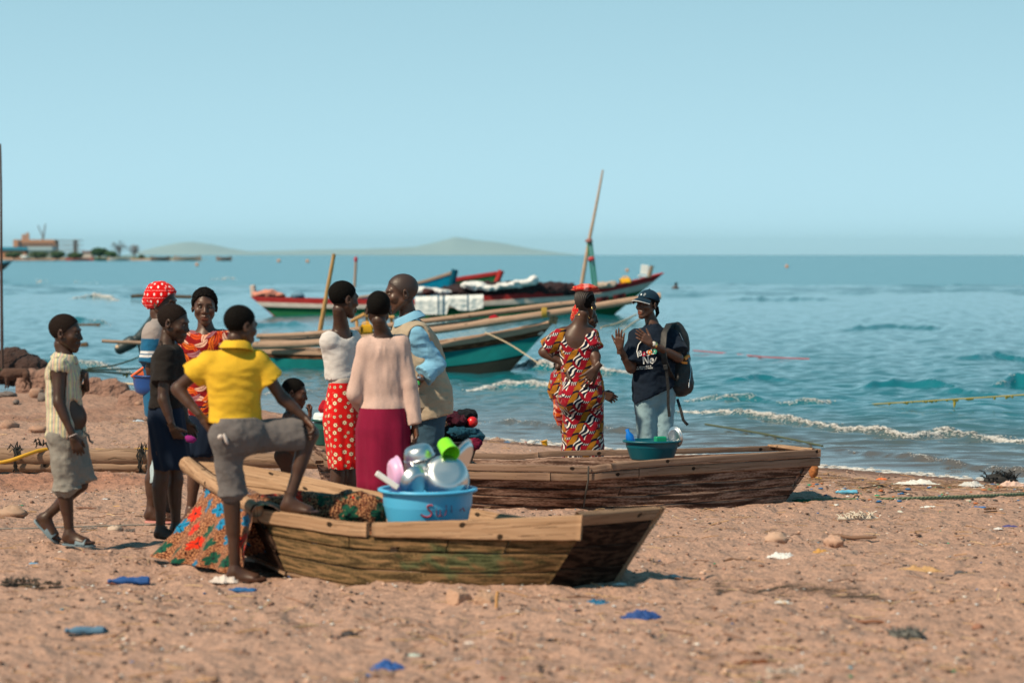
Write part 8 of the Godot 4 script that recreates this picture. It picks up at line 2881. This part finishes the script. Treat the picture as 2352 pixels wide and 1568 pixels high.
		"shoe":
			var rows := []
			for y in [0.0, 0.03, 0.06]:
				var row := []
				for i in 18:
					var a := TAU * i / 18
					row.append(c + yaw * Vector3(cos(a) * 0.5 * w, y * w + 0.18 * w * pow(maxf(0.0, cos(a)), 2.0), sin(a) * (0.16 + 0.05 * cos(a)) * w))
				rows.append(row)
			mb.sheet(rows, true)
			mb.fan(rows[0], c + Vector3(0, 0.0, 0), true)
			mb.fan(rows[-1], c + Vector3(0, 0.08 * w, 0))
			mb.ball(c + yaw * Vector3(0.15, 0.14, 0) * w, Vector3(0.24, 0.12, 0.15) * w, 12, nz, 0.4, yaw)
			solo("broken_shoe", e[6], "shoe", mb, m)
		"frayed", "net":
			var k := 70 if kind == "net" else 46
			for i in k:
				var a := r.randf() * TAU
				var t := r.randf() - 0.5
				var p0 := c + yaw * Vector3(t * w * 0.9, 0.02, r.randfn() * w * 0.06)
				var q := yaw * Vector3(cos(a) * 0.10, r.randf_range(0.02, 0.15), sin(a) * 0.10) * w
				if kind == "net":
					p0 = c + yaw * Vector3(t * 0.8, 0.02 + r.randf() * 0.12, r.randfn() * 0.12) * w
					q *= 1.4
				mb.tube([p0, p0 + q * 0.6 + Vector3(0, 0.03 * w, 0), p0 + q + Vector3(r.randfn(), 0, r.randfn()) * 0.05 * w], 0.011 * w + 0.001, 4, false)
			if kind == "net":
				mb.ball(c + Vector3(0, 0.05 * w, 0), Vector3(0.42, 0.16, 0.22) * w, 16, nz, 0.6, yaw)
			else:
				var pts := []
				for i in 8:
					pts.append(c + yaw * Vector3((i / 7.0 - 0.5) * w, 0.05 * w, sin(i * 1.3) * 0.03 * w))
				mb.tube(pts, 0.045 * w, 7)
			solo("net_clump" if kind == "net" else "frayed_clump", e[6], "net" if kind == "net" else "fibre", mb, m)

# countless small bits: straw, chips, shell, pebbles, dark weed
func debris() -> void:
	var straw := MB.new()
	straw.tube([Vector3(-0.5, 0, 0), Vector3(-0.1, 0.03, 0.02), Vector3(0.5, 0, 0)], 0.022, 4)
	var chip := MB.new()
	chip.ball(Vector3.ZERO, Vector3(0.5, 0.16, 0.36), 6, nz, 0.8)
	var peb := MB.new()
	peb.ball(Vector3.ZERO, Vector3(0.5, 0.33, 0.42), 8, nz, 0.3)
	var vm := mat("debris", Color(1, 1, 1), 0.9, {"vc": true})
	var spots := func(n: int, lo: float, hi: float, cols: Array, dense: float) -> Array:
		var tf := []
		var cs := []
		while tf.size() < n:
			var z := 7.2 + 22.0 * pow(rng.randf(), 1.5)
			var x := rng.randf_range(-0.235, 0.235) * z
			if shore(x) - z < 0.25:
				continue
			if nz.get_noise_2d(x * 0.7, z * 0.7) < dense - 0.5 * rng.randf():
				continue
			var s := rng.randf_range(lo, hi) * (0.6 + 0.8 * rng.randf() * rng.randf())
			var b := (Basis(Vector3.UP, rng.randf() * TAU) * Basis(Vector3.BACK, rng.randfn(0, 0.12))).scaled_local(Vector3.ONE * s)
			tf.append(Transform3D(b, Vector3(x, gh(x, z) + bump(x, z) + 0.003 + s * 0.06, -z)))
			cs.append(cols[rng.randi() % cols.size()] * rng.randf_range(0.7, 1.25))
		return [tf, cs]
	var q: Array = spots.call(3400, 0.03, 0.13, [Color(0.48, 0.29, 0.14), Color(0.40, 0.22, 0.11), Color(0.55, 0.38, 0.22), Color(0.20, 0.10, 0.06)], 0.05)
	stuff("straw", "straw and reed bits strewn over the whole beach", "straw", straw.mesh(), vm, q[0], q[1])
	q = spots.call(4600, 0.010, 0.038, [Color(0.10, 0.06, 0.045), Color(0.18, 0.10, 0.07), Color(0.28, 0.15, 0.10), Color(0.05, 0.04, 0.04)], 0.0)
	stuff("bark_chips", "dark bark chips and dead leaves strewn over the sand", "chips", chip.mesh(), vm, q[0], q[1])
	q = spots.call(2600, 0.008, 0.030, [Color(0.66, 0.60, 0.55), Color(0.58, 0.50, 0.45), Color(0.60, 0.62, 0.64), Color(0.50, 0.38, 0.30)], 0.05)
	stuff("shell_fragments", "white shell fragments and paper flecks strewn over the sand", "shells", chip.mesh(), vm, q[0], q[1])
	q = spots.call(3800, 0.008, 0.032, [Color(0.42, 0.27, 0.20), Color(0.34, 0.20, 0.15), Color(0.5, 0.33, 0.25), Color(0.24, 0.17, 0.14)], -0.1)
	stuff("pebbles", "small pebbles and clods strewn over the sand", "pebbles", peb.mesh(), vm, q[0], q[1])
	# drift line by the water and the dark weed streak past the small canoe
	var tf := []
	var cs := []
	for i in 1800:
		var px := rng.randf_range(1790, 2420)
		var p := G(px, 1118.0 + 0.02 * (px - 2100.0) + rng.randfn(0, 7.0) + 9.0 * nz.get_noise_1d(px * 0.012) - 16.0 * smoothstep(1990, 1830, px))
		if p.y < 0.03:
			continue
		var s := rng.randf_range(0.04, 0.06) + 0.2 * pow(rng.randf(), 3.0)
		tf.append(Transform3D(Basis(Vector3.UP, rng.randfn(0, 1.1)).scaled_local(Vector3(s, s * 0.35, s * 0.35)), p + Vector3(0, bump(p.x, -p.z) + 0.008, 0)))
		cs.append([Color(0.30, 0.17, 0.08), Color(0.16, 0.09, 0.06), Color(0.07, 0.05, 0.04), Color(0.45, 0.30, 0.16)][rng.randi() % 4])
	stuff("drift_line", "drift line of reeds and weed along the water's edge", "reeds", straw.mesh(), vm, tf, cs)
	q = spots.call(240, 0.014, 0.036, [Color(0.02, 0.12, 0.32), Color(0.58, 0.58, 0.56), Color(0.03, 0.30, 0.16), Color(0.42, 0.03, 0.03), Color(0.05, 0.30, 0.42), Color(0.62, 0.6, 0.55), Color(0.03, 0.03, 0.035)], 0.1)
	stuff("plastic_flecks", "tiny coloured plastic scraps strewn over the sand", "litter", chip.mesh(), vm, q[0], q[1])
	tf = []
	cs = []
	for i in 170:
		var p := G(rng.randf_range(1850, 2420), 1112.0 + absf(rng.randfn(0, 26.0)))
		if p.y < 0.03:
			continue
		var s := rng.randf_range(0.02, 0.075)
		tf.append(Transform3D(Basis(Vector3.UP, rng.randf() * TAU).scaled_local(Vector3.ONE * s), p + Vector3(0, bump(p.x, -p.z) + 0.006, 0)))
		cs.append([Color(0.6, 0.6, 0.58), Color(0.02, 0.12, 0.30), Color(0.02, 0.25, 0.14), Color(0.05, 0.05, 0.05), Color(0.45, 0.14, 0.05), Color(0.5, 0.46, 0.4), Color(0.08, 0.06, 0.05)][rng.randi() % 7])
	stuff("tide_scraps", "scraps of plastic washed up along the tide line", "litter", chip.mesh(), vm, tf, cs)
	tf = []
	cs = []
	for i in 1500:
		var u := rng.randf()
		var p := G(1640 + 380 * u, 1352 + 18 * u + rng.randfn(0, 9.0 * (1.0 - 0.5 * u)))
		var s := rng.randf_range(0.02, 0.09)
		tf.append(Transform3D(Basis(Vector3.UP, rng.randf() * TAU).scaled_local(Vector3(s, s * 0.3, s * 0.3)), p + Vector3(0, bump(p.x, -p.z) + 0.005, 0)))
		cs.append([Color(0.07, 0.05, 0.04), Color(0.12, 0.085, 0.06), Color(0.05, 0.045, 0.04)][rng.randi() % 3])
	stuff("weed_streak", "streak of dark dead weed on the sand past the small canoe", "weed", straw.mesh(), vm, tf, cs)

func _ready() -> void:
	rng.seed = 77
	nz.seed = 11
	nz.frequency = 1.0
	nz.fractal_octaves = 3
	nz2.seed = 23
	nz2.frequency = 1.0
	nz2.fractal_octaves = 2
	stage()
	ground()
	water()
	cloths()
	woods()
	far_shore()
	near_canoe()
	far_canoe()
	draped_cloth()
	boats()
	tubs()
	cast()
	bank_side()
	litter()
	debris()
